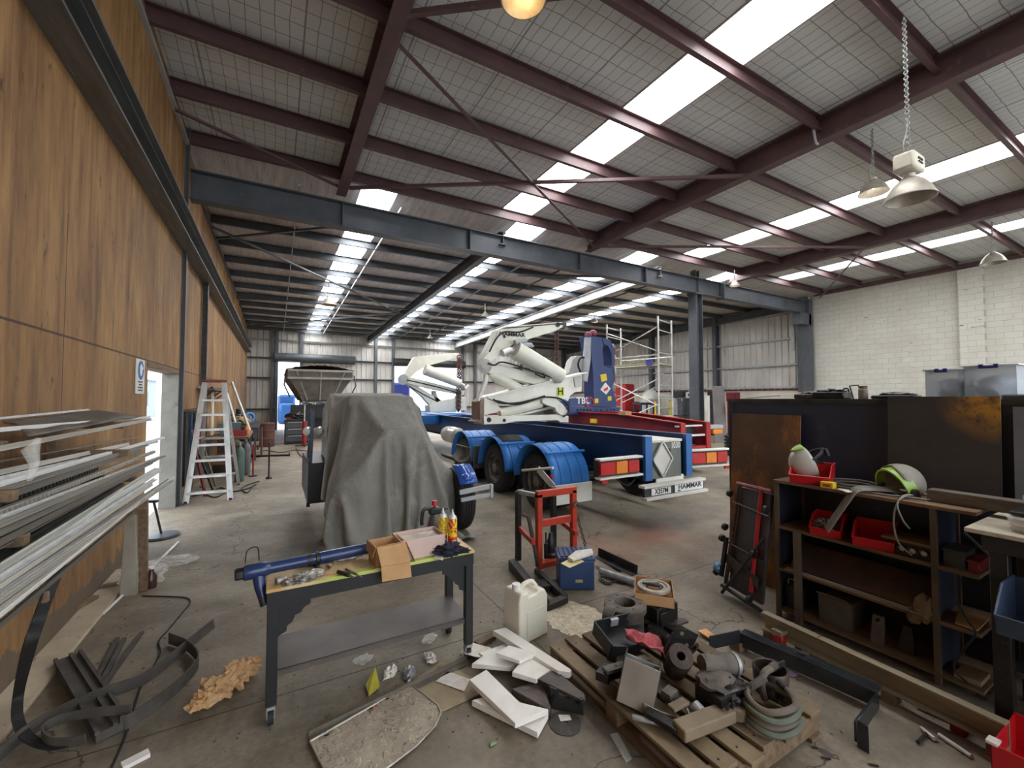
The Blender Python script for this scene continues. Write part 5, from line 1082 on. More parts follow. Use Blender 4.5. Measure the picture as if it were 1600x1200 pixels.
# scribbled aluminium sheet, second sheet, edge angle
def scribble():
    t = NT('scratched_aluminium_sheet'); p = t.obj
    c = t.ramp(t.noise(p,5,7,.65),[(.3,(150,136,118)),(.7,(190,177,157))])
    w = t.noise(p,4.5,3,.5,3.0); c = t.mix(t.math('MULTIPLY',t.math('LESS_THAN',t.math('ABSOLUTE',t.math('SUBTRACT',w,.5)),.009),.75),c,(92,82,70))
    w2 = t.noise(t.mapping(p,(1,1,1),(4,2,0)),8,2,.5,2.4); c = t.mix(t.math('MULTIPLY',t.math('LESS_THAN',t.math('ABSOLUTE',t.math('SUBTRACT',w2,.52)),.008),.8),c,(226,216,198))
    t.col(c); t.setv(Roughness=.55,Metallic=.15); t.bump(w,.15); return t.m
SCR = scribble()
q = fl([(484,1161),(590,1100),(638,1069),(664,1088),(684,1104),(689,1116),(680,1136),(650,1168),(600,1206),(560,1236),(506,1203)],.012)
t = thing('scratched_sheet', 'scratched aluminium sheet with one rounded end at the front of floor', 'sheet', q[0])
MB().plate(q,.006,(0,0,1)).build('sheet_body', SCR, t)
MB().tube([p+V((0,0,.008)) for p in q[:11]],.006,6,closed=True).build('rolled_edge', ALUDIRTY, t)
for f in (.12,.55,.72,.88): p = q[0].lerp(q[2],f)+V((.012,-.02,.006)); MB().box(p,(.024,.01,.004)).build('slot', INK, t)
m = MB(); p = q[0].lerp(q[2],.62)+V((.0,.0,.0065))
for k in range(5): m.box(p+V((.03*k-.03,.022*k-.05,.0)),(.018,.012,.002))
m.build('red_marks', pm('faded_red_print',(168,84,72),(150,74,64),9,.6), t)
q = fl([(636,1071),(690,1034),(742,1062),(752,1084),(690,1113),(664,1088)],.004); tag(MB().plate(q,.005,(0,0,1)).build('flat_sheet', pm('dusty_tan_sheet',(168,150,122),(142,124,98),4,.6,bump=.1)), 'plain dusty sheet under the papers beside the scratched one', 'sheet')
a, b = fl([(482,1151),(742,1024)],.012); tag(MB().angle(a,b,.05,.03,.004).build('edge_angle', ALUDK), 'long dull metal edge angle lying behind the scratched sheet', 'angle')
q = fl([(745,1006),(775,990)],.02); tag(MB().bar(q[0],q[1],.06,.02).build('timber_batten', DWOOD), 'short dark batten poking from under the white boxes', 'timber')
# papers and white boards
def card(name, label, pts, z, t, mat=FOAM, cat='board', group=None):
    q = [atz(p[0],p[1],p[2] if len(p)>2 else z) for p in pts]; n = (q[1]-q[0]).cross(q[2]-q[0]); n = n if n.z>0 else -n
    return tag(MB().plate(q,t,-n).build(name,mat,bevel=.002 if t>.01 else 0), label, cat, group)
card('paper_sheet','creased white paper on the dusty sheet before the boards',[(681,1064),(700,1049),(735,1061),(725,1080)],.016,.002,PAPER,'paper')
card('paper_sheet','white printed paper folded by the workbench right castor',[(719,1019),(734,1003),(767,1012),(764,1028),(742,1026)],.06,.002,PAPER,'paper')
card('white_board','large white triangular foam board nearest the camera',[(733,1062),(760,1046),(812,1097),(857,1108),(805,1130)],.085,.03)
card('white_board','white foam wedge under the large triangular board',[(737,1094),(768,1086),(857,1113),(840,1144)],.045,.035)
card('white_board','long white foam length at the back of the pile',[(770,985),(790,980),(893,1046),(890,1050),(872,1048)],.12,.04)
card('white_board','flat white foam lid left of the pile centre',[(737,1037),(760,1021),(845,1022),(797,1042)],.075,.03)
card('white_board','square white foam piece right of the flat lid',[(800,1050),(822,1024),(874,1036),(838,1061)],.1,.03)
card('white_board','small white foam block in the middle of pile',[(775,1020),(795,1008),(838,1020),(812,1032)],.13,.025)
card('white_board','narrow white foam strip under the middle block',[(748,1020),(800,1002),(812,1010),(760,1028)],.07,.03)
q = fl([(840,1061),(868,1046),(914,1084),(915,1092),(905,1092)],.1); t = thing('brown_link_plate', 'brown steel link plate with a hole beside the white boards', 'steel part', q[0])
MB().plate(q,.018,(0,0,-1)).build('plate', BROWNSTEEL, t, bevel=.003); MB().cyl(q[3]+V((-.025,.012,.003)),q[3]+V((-.025,.012,-.02)),.012,n=12).build('hole', INK, t)
q = fl([(798,1076),(845,1062),(862,1105),(858,1110)],.06); tag(MB().plate(q,.05,(0,0,-1)).build('brown_block', BROWNSTEEL, bevel=.006), 'dark brown steel block between boards and black bracket', 'block')
a, b = fl([(862,1108),(913,1118)],.0); t = thing('black_bracket', 'black steel bracket with holes standing on edge above the disc', 'bracket', a)
MB().plate([a,b,b+V((0,.02,.085)),a.lerp(b,.75)+V((0,.02,.1)),a.lerp(b,.6)+V((0,.02,.07)),a.lerp(b,.35)+V((0,.02,.07)),a.lerp(b,.25)+V((0,.02,.11)),a+V((0,.02,.115))],.02,(0,1,0)).build('plate', BLACK, t, bevel=.003)
for f in (.12,.88): MB().cyl(a.lerp(b,f)+V((0,-.0,.065)),a.lerp(b,f)+V((0,.04,.065)),.014,n=14).build('hole', GREASY, t)
c = atz(883,1131); t = thing('cutting_disc', 'dark round cutting disc lying on the floor below the bracket', 'disc', c)
MB().lathe([(.012,.0),(.085,.0),(.09,.002),(.09,.006),(.085,.008),(.012,.008),(.012,0)],c,n=36).build('disc', pm('dark_abrasive',(78,72,66),(62,58,54),30,.85), t)
MB().plate(fl([(872,1117),(890,1117),(893,1125),(876,1127)],.0095),.001,(0,0,1)).build('paper_label', PAPER, t)
q = fl([(953,1148),(965,1145),(988,1186),(978,1192)],.004); tag(MB().plate(q,.003,(0,0,1)).build('film_scrap', PLAS), 'clear film scrap beside the near pallet side', 'scrap')
c = atz(770,1162,.008); tag(MB().blob(c,(.025,.012,.008),.5,4,3,2).build('green_scrap', pm('green_plastic',(128,150,104),(96,120,80),8,.5)), 'tiny green scrap on open floor before the white boards', 'scrap')
# ---- jerry can ----
JC = NT('cloudy_white_plastic'); JC.col((216,208,190)); JC.setv(Roughness=.4, Transmission_Weight=.0); JC.b.inputs['Subsurface Weight'].default_value = .15; JC = JC.m
c = V((1.73,2.85,0)); t = thing('jerry_can', 'cloudy white plastic jerry can beside the right end of workbench', 'jerry can', c)
M = Matrix.Translation(c) @ Matrix.Rotation(.2,4,'Z')
pr = [(-.15,0),(.15,0),(.15,.3),(.12,.355),(.05,.37),(.03,.345),(-.05,.345),(-.06,.385),(-.13,.385),(-.15,.33)]
MB().plate([M@V((x,-.095,z)) for x, z in pr],.19,M.to_3x3()@V((0,1,0))).build('body', JC, t, bevel=.022, seg=3)
MB().tube(bez([M@V(p) for p in ((.11,0,.35),(.06,0,.4),(-.02,0,.4),(-.06,0,.37))],6),.017,8).build('handle', JC, t)
MB().cyl(M@V((-.1,0,.38)),M@V((-.1,0,.425)),.032,n=18).build('cap', WHITE, t)
MB().box((.02,-.097,.14),(.2,.006,.19),M).build('side_panel', JC, t, bevel=.01)
# ---- sawdust spill ----
sc0 = atz(898,966,.004); sp = [sc0+V(((.27+.05*noise.noise(V((math.cos(a)*2,math.sin(a)*2,3)))+R.uniform(-.015,.015))*math.cos(a)*.9,(.3+.08*noise.noise(V((math.cos(a)*2,math.sin(a)*2,8)))+R.uniform(-.015,.015))*math.sin(a),0)) for a in [2*PI*k/60 for k in range(60)]]
DUST = pm('pale_sawdust', (226,214,190), (196,182,156), 22, .95, bump=.5, c3=(158,144,120), s3=30, lo3=.56, hi3=.66)
cc = sum(sp, V((0,0,0)))/len(sp)
tag(MB().add([cc+V((0,0,.012))]+sp,[(0,i+1,(i+1)%len(sp)+1) for i in range(len(sp))]).build('sawdust_spill', DUST), 'pale sawdust spilled on floor between jerry can and crate', 'sawdust', kind='stuff')
# ---- orange-red bench press frame ----
t = thing('shop_press', 'orange red steel press frame with a black bottle jack on floor', 'press', (2.7,3.9,0))
x0, x1, yf, yr, h = 2.47, 2.93, 3.8, 4.1, .82
for x in (x0,x1): MB().bar((x,yf,.06),(x+.0,yf,h),.06,.06,(0,1,0)).build('front_post', ORRED, t, bevel=.004)
MB().bar((x0-.03,yf,h),(x1+.03,yf,h),.06,.07).build('top_bar', ORRED, t, bevel=.004)
MB().bar((x0,yf+.02,.5),(x1,yf+.02,.5),.05,.07).build('middle_bar', ORRED, t, bevel=.004)
MB().bar((x0-.02,yf,.07),(x1+.02,yf,.07),.08,.06).build('bottom_bar', ORRED, t, bevel=.004)
for x in (x0-.02,x1): MB().bar((x-.06,yr,.04),(x-.06,yr,.8),.05,.06,(0,1,0)).build('rear_post', BLACK, t, bevel=.003)
MB().bar((x0-.08,yr,.8),(x0-.0,yf+.05,.8),.05,.04).build('top_link', GALV, t)
MB().tube([(x0-.17,yf+.05,.62),(x0-.13,yf,.6),(x0-.05,yf-.06,.1)],.022,8).build('lever_arm', BROWNSTEEL, t)
for x in (x0-.13,x1-.03): MB().bar((x,yf-.1,.36),(x+.06,yr,.4),.04,.05).build('side_link', ORRED, t)
MB().lathe([(0,0),(.07,0),(.07,.03),(.05,.05),(.045,.18),(.03,.2),(.024,.26),(0,.26)],(2.68,3.88,.1),n=18).build('bottle_jack', BLACK, t)
MB().cyl((2.6,3.86,.1),(2.6,3.86,.26),.022).cyl((2.6,3.86,.26),(2.6,3.86,.38),.008).cyl((2.75,3.84,.12),(2.82,3.82,.14),.02).build('pump_cylinder', BLACK, t)
MB().tube(bez([(x1+.03,yf,.62),(x1+.02,yf-.03,.68),(x1-.02,yf-.03,.64)],5),.02,8).build('hook', BROWNSTEEL, t)
m = MB(); p0, p1 = V((x1+.06,yf,.5)), V((x1+.14,yf-.1,.06))
for k in range(14):
    q = p0.lerp(p1,k/13); m.lathe([(.016+.005*math.cos(a*PI/3),.005*math.sin(a*PI/3)) for a in range(7)], q, (1,0,.2) if k%2 else (0,1,0), 10)
m.build('hanging_chain', STEEL, t)
a, b = fl([(800,880),(852,945)],.05); a2, b2 = fl([(838,892),(884,935)],.05)
MB().bar(a,b,.08,.09).build('base_rail', STEEL, t, bevel=.003); MB().bar(a2,b2,.05,.06).build('base_rail', STEEL, t, bevel=.003); MB().bar(b+V((0,0,-.02)),b2,.07,.05).build('base_crossbar', STEEL, t); MB().bar(a.lerp(b,.6),a2.lerp(b2,.5),.16,.03).build('base_plate', GREASY, t)
# ---- blue crate with paper and card on top ----
CRATEB = pm('blue_plastic_crate', (58,80,122), (48,68,106), 3, .4)
c = V((2.62,3.38,0)); M = Matrix.Translation(c) @ Matrix.Rotation(-.5,4,'Z')
t = thing('blue_crate', 'blue plastic crate with slatted lid on the floor beside the press', 'crate', c)
MB().box((0,0,.14),(.34,.28,.28),M).build('body', CRATEB, t, bevel=.012, seg=2)
MB().box((0,0,.295),(.36,.3,.035),M).build('lid', CRATEB, t, bevel=.008, seg=2)
for k in range(7): MB().box((-.14+.047*k,0,.32),(.028,.26,.012),M).build('lid_slat', CRATEB, t, bevel=.002)
MB().box((.02,-.143,.09),(.07,.006,.025),M).build('label_plate', pm('beige_label',(186,178,130),(170,160,118),6,.6), t)
MB().box((0,-.143,.24),(.3,.006,.03),M).build('rim_band', CRATEB, t)
card('yellow_envelope','yellowed paper sheet on the blue crate lid',[(876,880),(898,869),(913,877),(890,887)],.345,.003,pm('yellowed_paper',(222,206,158),(206,190,140),9,.8),'paper')
card('folded_card','folded white card lying on the blue crate lid',[(887,870),(900,860),(925,857),(927,864),(895,874)],.38,.02,PAPER,'card')
# steel lengths behind the crate
a, b = atz(935,868,.1), atz(996,897,.06); tag(MB().angle(a,b,.09,.09,.008).build('steel_angle', STEEL), 'dark steel angle length on the floor right of the blue crate', 'steel length')
a, b = atz(938,892,.05), atz(992,910,.04); tag(MB().tube([a,b],.035,12).build('steel_tube', GALV), 'grey steel tube lying in front of the dark angle', 'steel length')
a, b = atz(940,868,.02), atz(975,890,.02); tag(MB().bar(a,b,.12,.03).build('steel_flat', GREASY), 'greasy steel flat under the dark angle', 'steel length')
m = MB(); P = bez(fl([(938,906),(950,912),(962,908),(975,911),(984,905)],.015),6)
for k, q in enumerate(P[::1]): m.lathe([(.014+.005*math.cos(a*PI/3),.005*math.sin(a*PI/3)) for a in range(7)], q, (0,.3,1) if k%2 else (.3,1,.2), 9)
tag(m.build('loose_chain', STEEL), 'loose dark chain on floor between crate and ring box', 'chain')

# ---- pallet and its heap ----
PX0, PX1, PY0, PY1, PZ = 1.68, 2.64, 1.22, 2.46, .14
t = thing('pallet', 'dirty timber pallet carrying the heap of truck parts', 'pallet', (2.16,1.84,0))
for k in range(7):
    x = PX0 + .05 + k*(PX1-PX0-.1)/6; L = R.uniform(-.03,.03)
    m = MB().span((x-.052,PY0+L,PZ-.022),(x+.052,PY1+L*.4,PZ))
    m.build('deck_board', PALLETW, t, bevel=.003)
    for yy in (PY0+.08,(PY0+PY1)/2,PY1-.08): MB().cyl((x-.02,yy,PZ-.001),(x-.02,yy,PZ+.002),.006,n=8).build('nail_head', INK, t)
for y in (PY0+.06,(PY0+PY1)/2,PY1-.06): MB().span((PX0,y-.045,.02),(PX1,y+.045,PZ-.022)).build('bearer', DWOOD, t, bevel=.003)
for x in (PX0+.06,(PX0+PX1)/2,PX1-.06): MB().span((x-.05,PY0,0),(x+.05,PY1,.02)).build('bottom_board', DWOOD, t)
def pz(px, py, z=PZ): return atz(px, py, z)
# cast hub with eye lug
c = V((2.24,2.3,PZ)); t = thing('cast_hub', 'dusty cast iron hub with open round top at the back of pallet', 'casting', c)
MB().lathe([(0,.0),(.13,0),(.13,.15),(.15,.18),(.15,.215),(.135,.225),(.075,.225),(.075,.13),(0,.13)],c,n=36).build('hub_body', DUSTYMETAL, t)
for k in range(6): q = c+V((.108*math.cos(k*PI/3+.3),.108*math.sin(k*PI/3+.3),.224)); MB().cyl(q,q+V((0,0,.003)),.009,n=8).build('bolt_hole', INK, t)
MB().lathe([(.035,-.035),(.065,-.035),(.065,.035),(.035,.035),(.035,-.035)],c+V((-.17,-.03,.18)),(.5,-1,0),20).bar(c+V((-.18,-.03,.13)),c+V((-.13,-.02,.0)),.07,.06,(0,1,0)).build('eye_lug', DUSTYMETAL, t)
# black block with a tray and ring on it
c = V((2.54,2.28,PZ)); tag(MB().box(c+V((.0,0,.09)),(.22,.22,.18)).box(c+V((-.02,-.115,.09)),(.14,.02,.12)).build('black_steel_block', GREASY, bevel=.006), 'greasy black steel block under the cardboard tray', 'block')
M0 = V((2.56,2.32,.325)); t, M = obox('cardboard_tray', 'shallow brown cardboard tray on the black block holding a flange ring', M0, (.33,.28,.075), .75, CARD, cat='tray')
c = M0+V((0,0,.06)); t = thing('flange_ring', 'round dusty flange ring lying in the cardboard tray', 'ring', c)
MB().lathe([(.07,0),(.12,0),(.122,.012),(.12,.024),(.1,.026),(.095,.018),(.07,.018),(.07,0)],c,n=36).build('outer_ring', pm('dusty_alloy',(176,166,150),(140,130,116),9,.6,.2), t)
MB().lathe([(.05,.004),(.06,.004),(.06,.016),(.05,.016),(.05,.004)],c,n=28).build('inner_ring', STEEL, t)
tag(MB().tube([c+V((-.06,.06,.03)),c+V((-.02,0,.035)),c+V((.03,-.02,.03))],[.008,.012,.02],8).build('small_lever', BLACK), 'small black lever lying across the flange ring', 'lever')
# saddle plate
q = [atz(*p,.2) for p in ((975,967),(1010,960),(1070,966),(1076,970),(1060,976),(1012,972),(980,972))]; q = [v*1.0 for v in q]
t = thing('saddle_plate', 'long dark pressed saddle plate in front of the black block', 'steel part', q[0]); MB().plate(q,.014,(0,0,-1)).build('top_plate', BROWNSTEEL, t)
MB().lathe([(.05,-.1),(.06,-.1),(.06,.1),(.05,.1),(.05,-.1)],V((2.42,2.12,.14)),(0,1,.1),18,PI,2*PI).span((2.32,2.08,.14),(2.36,2.16,.2)).span((2.48,2.08,.14),(2.53,2.16,.2)).build('saddle', GREASY, t, solid=.004)
# black tray with red rag
c = V((2.03,2.12,PZ)); M = Matrix.Translation(c+V((.02,0,.1))) @ Matrix.Rotation(-.12,4,'Z') @ Matrix.Rotation(.25,4,'X')
t = thing('black_steel_tray', 'black open steel tray bracket at the back of the pallet', 'tray', c)
MB().box((0,0,0),(.36,.2,.01),M).box((0,.1,.05),(.36,.01,.1),M).box((-.18,0,.05),(.01,.2,.1),M).plate([M@V(p) for p in ((-.18,-.1,0),(.1,-.1,0),(.18,-.1,.02),(.18,-.1,.05),(-.02,-.1,.05),(-.18,-.1,.09))],.01,(0,-1,0)).build('tray_body', BLACK, t, bevel=.002)
MB().box((-.03,.085,.07),(.06,.02,.05),M).build('clip', GALV, t)
for x in (-.15,.03,.1): MB().cyl(M@V((x,.09,.07)),M@V((x,.11,.07)),.008,n=8).build('hole', INK, t)
MB().cyl(c+V((-.14,-.06,.0)),c+V((-.14,-.06,.08)),.03).build('foot', GREASY, t)
RAG = pm('faded_red_rag', (206,110,114), (176,82,88), 16, .9, bump=.4)
def rag(u, v):
    p = bez([pz(978,992,.3),pz(1004,1000,.3),pz(1030,1003,.29),pz(1036,1024,.24),pz(1040,1040,.2)],4); i = min(int(u*(len(p)-1)),len(p)-2); q = p[i].lerp(p[i+1],u*(len(p)-1)-i)
    w = .045+.06*math.sin(PI*min(1,u*1.15)); s = v-.5
    return q+V((s*w*2*.6, s*w*2*.8+.01*noise.noise(V((u*9,v*7,1))), .025*noise.noise(V((u*7,v*9,4)))+.018*math.sin(v*9+u*6)))
tag(MB().grid(rag,30,16).build('red_rag', RAG, solid=.004, smooth=60), 'faded red rag draped over the black steel tray', 'rag')
# drilled bar, open steel box
a, b = pz(945,1048,.26), pz(1012,1028,.26); t = thing('drilled_bar', 'dusty steel bar with two holes propped on the open steel box', 'steel part', a)
MB().bar(a,b,.055,.02).build('bar', DUSTYMETAL, t, bevel=.002)
for f in (.25,.75): q = a.lerp(b,f); MB().cyl(q+V((0,0,.009)),q+V((0,0,.012)),.009,n=10).build('hole', INK, t)
MB().bar(a+V((.02,.02,-.04)),b+V((-.02,.02,-.04)),.05,.05).build('under_block', GREASY, t)
c = pz(1003,1094); M = Matrix.Translation(c+V((0,.02,.1))) @ Matrix.Rotation(-.85,4,'Z') @ Matrix.Rotation(-.28,4,'X') @ Matrix.Rotation(.2,4,'Y') @ Matrix.Scale(1.12,4)
t = thing('open_steel_box', 'open welded steel box bracket tipped over on the pallet', 'bracket', c)
MB().box((0,-.09,0),(.17,.008,.2),M).build('light_face', pm('pale_grey_plate',(142,132,120),(120,110,100),5,.6), t, bevel=.002)  # front face coloured paler than the other box walls
MB().box((-.085,0,0),(.008,.18,.2),M).box((.085,0,0),(.008,.18,.2),M).box((0,0,-.1),(.17,.18,.008),M).build('box_walls', STEEL, t, bevel=.002)
MB().box((0,.02,.08),(.17,.012,.02),M).build('cross_rod', GALV, t)
# pipe hub with drilled plate
a, b = pz(1058,1055,.2), pz(1092,1030,.3); c = a
t = thing('pipe_hub', 'dusty brown pipe hub welded to a drilled plate standing on pallet', 'bracket', pz(1075,1070))
ax = V((-.42,-.55,.7)).normalized(); o = V((2.12,1.74,.28))
MB().lathe([(.024,.1),(.066,.1),(.07,.09),(.07,-.13),(.05,-.14),(0,-.14)],o,ax,28).lathe([(.022,.1),(.022,.02),(0,.02)],o,ax,20).build('pipe', BROWNSTEEL, t)
q = o+V((.1,.07,.02)); M = Matrix.Translation(q) @ Matrix.Rotation(-.5,4,'Z') @ Matrix.Rotation(.5,4,'Y')
MB().box((0,0,0),(.14,.014,.24),M).box((.05,.03,-.02),(.02,.07,.2),M).box((-.04,.03,-.04),(.02,.06,.16),M).build('drilled_plate', GREASY, t, bevel=.003)
for dx, dz in ((-.03,.08),(.03,.03),(0,-.05)): MB().cyl(M@V((dx,-.009,dz)),M@V((dx,.009,dz)),.012,n=10).build('hole', PALLETW, t)
MB().lathe([(.03,-.03),(.05,-.03),(.05,.03),(.03,.03),(.03,-.03)],q+V((.09,.0,-.02)),(0,1,.4),18).build('end_bush', BROWNSTEEL, t)
# greasy gearbox
c = V((2.2,1.52,PZ)); t = thing('greasy_gearbox', 'greasy black gearbox with dusty round housing in the middle of pallet', 'gearbox', c)
MB().blob(c+V((0,-.02,.075)),(.13,.11,.085),.3,3,2,4,flat=True).box(c+V((-.04,-.02,.07)),(.2,.16,.11)).build('casing', GREASY, t, bevel=.01)
MB().lathe([(0,-.12),(.045,-.12),(.05,-.1),(.05,.0),(.058,.02),(.058,.08),(.046,.1),(.035,.13),(0,.13)],c+V((.07,.05,.17)),(1,-.35,-.12),26).build('round_housing', DUSTYMETAL, t)
MB().lathe([(.05,-.01),(.062,-.01),(.062,.01),(.05,.01),(.05,-.01)],c+V((.15,.02,.16)),(1,-.35,-.12),26).build('clamp_ring', GALV, t)
MB().blob(c+V((-.03,.01,.14)),(.12,.09,.035),.25,2.5,7,3).build('dusty_cover', DUSTYMETAL, t)
for k in range(5): MB().cyl(c+V((-.13+.05*k,-.12,.1)),c+V((-.13+.05*k,-.13,.1)),.012,n=8).build('bolt_head', STEEL, t)
MB().tube(bez([c+V((-.12,-.1,.15)),c+V((-.05,-.13,.17)),c+V((.04,-.12,.14)),c+V((.1,-.1,.08))],6),.008,6).build('pipe_line', STEEL, t)
# timber-look steel arm with eye
a, b = pz(1060,1143,.19), pz(1140,1112,.19); d = (b-a).normalized()
t = thing('lever_arm', 'tan dusty steel arm with a rounded eye end on the pallet front', 'arm', pz(1100,1150))
ARMM = pm('tan_dusty_arm', (138,120,96), (112,96,76), 5, .7, bump=.12)
MB().prism([(-.045,-.03),(.045,-.03),(.045,.03),(-.045,.03)],a,b).build('arm_body', ARMM, t, bevel=.008, seg=2)
MB().cyl(b+d*.05+V((0,0,-.035)),b+d*.05+V((0,0,.03)),.055,n=22).build('eye_end', ARMM, t, bevel=.006)
MB().cyl(b+d*.05+V((0,0,.03)),b+d*.05+V((0,0,.042)),.028,n=14).blob(b+d*.05+V((0,0,.05)),(.03,.03,.018),.1,2,1,2).build('black_boot', BLACK, t)
# strap clamp, short bars
a, b = pz(1006,1103,.19), pz(1075,1127,.19)
t = thing('strap_clamp', 'flat steel strap clamp with round loop end on the pallet', 'clamp', a)
MB().strip(bez([a,a.lerp(b,.4)+V((0,-.01,-.01)),b,b+V((.06,.05,0))],6),.03,.006,(0,0,1)).build('strap', ALUDIRTY, t)
MB().lathe([(.026,-.022),(.032,-.022),(.032,.022),(.026,.022),(.026,-.022)],pz(1090,1108,.2),(0,1,.3),18).build('loop', GALV, t)
MB().box(pz(1060,1101,.22),(.12,.05,.02),Matrix.Identity(4)).build('top_pad', ARMM, t, bevel=.004)
for k,(p,q,w,h,mt,nm,lb) in enumerate((((988,1120),(1030,1130),.03,.014,GALV,'flat_bar','bright flat steel bar at the near pallet edge'),((1010,1112),(1060,1140),.06,.03,GREASY,'greasy_bar','greasy bar under the bright flat bar'),((1040,1090),(1052,1080),.06,.05,DUSTYMETAL,'steel_offcut','dusty steel offcut between box bracket and gearbox'),((1150,1088),(1196,1058),.03,.03,DUSTYMETAL,'pull_rod','dusty rod leaning on the round gearbox housing'),((955,1040),(940,1060),.08,.05,GREASY,'greasy_block','greasy block left of the open steel box'))):
    tag(MB().bar(pz(*p,PZ+h+.015),pz(*q,PZ+h+(.14 if nm=='pull_rod' else .015)),w,h).build(nm, mt, bevel=.003), lb, 'bar')
# cylindrical can behind hoses and drum brake shoe
c = pz(1213,1085); t = thing('brown_hub_cap', 'brown steel hub drum at the right of the pallet heap', 'drum', c)
MB().lathe([(0,0),(.085,0),(.095,.13),(.09,.14),(.08,.135),(.075,.03),(0,.03)],c+V((0,.03,0)),(0,0,1),26).build('drum', BROWNSTEEL, t)
MB().bar(c+V((-.08,.02,.14)),c+V((.09,-.0,.15)),.012,.03).build('rim_edge', STEEL, t)
# hoses
HOSEG = pm('dusty_green_hose', (104,108,92), (84,92,78), 6, .7); HOSED = pm('dusty_brown_hose', (110,98,84), (84,74,64), 6, .7)
cc = pz(1205,1118,.17)
for k,(dz,rr,mt,a0,a1,lb) in enumerate(((.0,.15,HOSEG,2.5,6.6,'dusty green hose at the bottom of the coil'),(.03,.14,HOSED,2.2,6.3,'brown hose second from the bottom of the coil'),(.065,.145,HOSEG,2.4,6.7,'dusty green hose in the middle of the coil'),(.095,.13,HOSED,2.0,6.2,'brown hose at the top of the coil'))):
    P = [cc+V((rr*math.cos(a0+(a1-a0)*i/22),.8*rr*math.sin(a0+(a1-a0)*i/22),dz+.006*math.sin(i*.6))) for i in range(23)]
    tt = thing('hydraulic_hose', lb+' on the pallet', 'hose', cc, 'hoses on the pallet')
    MB().tube(P,.016,9).build('hose_body', mt, tt); e = (P[-1]-P[-2]).normalized(); MB().cyl(P[-1],P[-1]+e*.05,.018,n=10).build('end_fitting', STEEL, tt); e = (P[0]-P[1]).normalized(); MB().cyl(P[0],P[0]+e*.05,.018,n=10).build('end_fitting', STEEL, tt)
tt = thing('hydraulic_hose', 'dusty bent hose arching up from the coil to gearbox', 'hose', cc, None)
MB().tube(bez([pz(1195,1092,.16),pz(1190,1070,.24),pz(1194,1052,.3),pz(1205,1044,.3)],6),.019,9).build('hose_body', HOSED, tt); MB().cyl(pz(1205,1044,.3),pz(1212,1039,.31),.022,n=10).build('end_fitting', STEEL, tt)
tt = thing('hydraulic_hose', 'short hose bundle lying beyond the gearbox on the pallet', 'hose', pz(1140,1030), None)
for k in range(3): MB().tube(bez([pz(1108+6*k,1030-2*k,.2),pz(1128+5*k,1022+4*k,.22),pz(1150,1030+5*k,.2),pz(1163,1034+7*k,.19)],6),.012,7).build('hose_body', (HOSED,HOSEG,GALV)[k], tt)
# cardboard scrap, angle frame, floor bits by the shelf
card('card_scrap','orange card scrap behind the pallet by the steel frame',[(1090,985),(1103,982),(1120,994),(1110,998)],.03,.01,pm('orange_card',(226,170,110),(206,148,92),8,.8),'card')
F = [atz(*p,.12) for p in ((1108,1000),(1155,990),(1373,1083),(1338,1128))]
FRM = pm('shiny_black_angle', (70,74,78), (52,54,58), 5, .28, .6)
t = thing('angle_frame', 'black steel angle frame lying between the pallet and shelf unit', 'frame', F[1])
MB().angle(F[0]-V((0,0,.06)),F[1]-V((0,0,.06)),.012,.09,.008).build('short_leg', FRM, t)
d = (F[2]-F[1]).normalized(); n = V((-d.y,d.x,0))
MB().plate([F[1],F[2],F[2]+n*.09,F[1]+n*.09],.008,(0,0,1)).plate([F[1],F[2],F[2]-V((0,0,.09)),F[1]-V((0,0,.09))],.008,n).build('long_leg', FRM, t, bevel=.002)
for f in (.28,.45,.48,.51,.62): q = F[1].lerp(F[2],f)+n*.05+V((0,0,.0085)); MB().box((0,0,0),(.05 if f!=.62 else .09,.014,.002),Matrix.Translation(q)@Matrix.Rotation(math.atan2(d.y,d.x),4,'Z')).build('slot', INK, t)
MB().plate([F[2],F[3],F[3]-V((0,0,.11)),F[2]-V((0,0,.09))],.012,(0,1,0)).plate([F[3]+V((0,.0,.02)),F[3]+V((-.015,-.01,.02)),F[3]+V((-.015,-.01,-.12)),F[3]+V((0,0,-.12))],.05,(0,-1,0)).build('end_leg', FRM, t, bevel=.002)
MB().box(F[1]+V((.01,.02,-.09)),(.08,.08,.06)).build('packing_block', DWOOD, t)
p = atz(1230,1048,.004); tag(MB().lathe([(0,0),(.06,0),(.06,.004),(0,.005)],p,n=22).build('lilac_disc', pm('lilac_plastic',(170,150,168),(156,138,156),3,.5)), 'pale lilac disc on floor beneath the angle frame', 'disc')

# crumbs, chips and swarf trodden over the floor: too small and many to count
m = MB(); RR = random.Random(5)
for k in range(420):
    p = atz(RR.uniform(60,1580), RR.triangular(760,1198,1120), .003); a = RR.uniform(0,PI); r = RR.uniform(.003,.011)
    if XL+.25 < p.x < 5: m.plate([p+V((r*math.cos(a+q)*(1,.5,.8,.4)[i],r*math.sin(a+q)*(1,.5,.8,.4)[i],0)) for i, q in enumerate((0,1.4,3.0,4.4))], .003, (0,0,1))
tag(m.build('floor_crumbs', pm('dark_floor_crumbs',(92,82,70),(60,52,44),9,.8), smooth=0), 'dark crumbs and swarf scattered over the bare concrete floor', 'debris', kind='stuff')
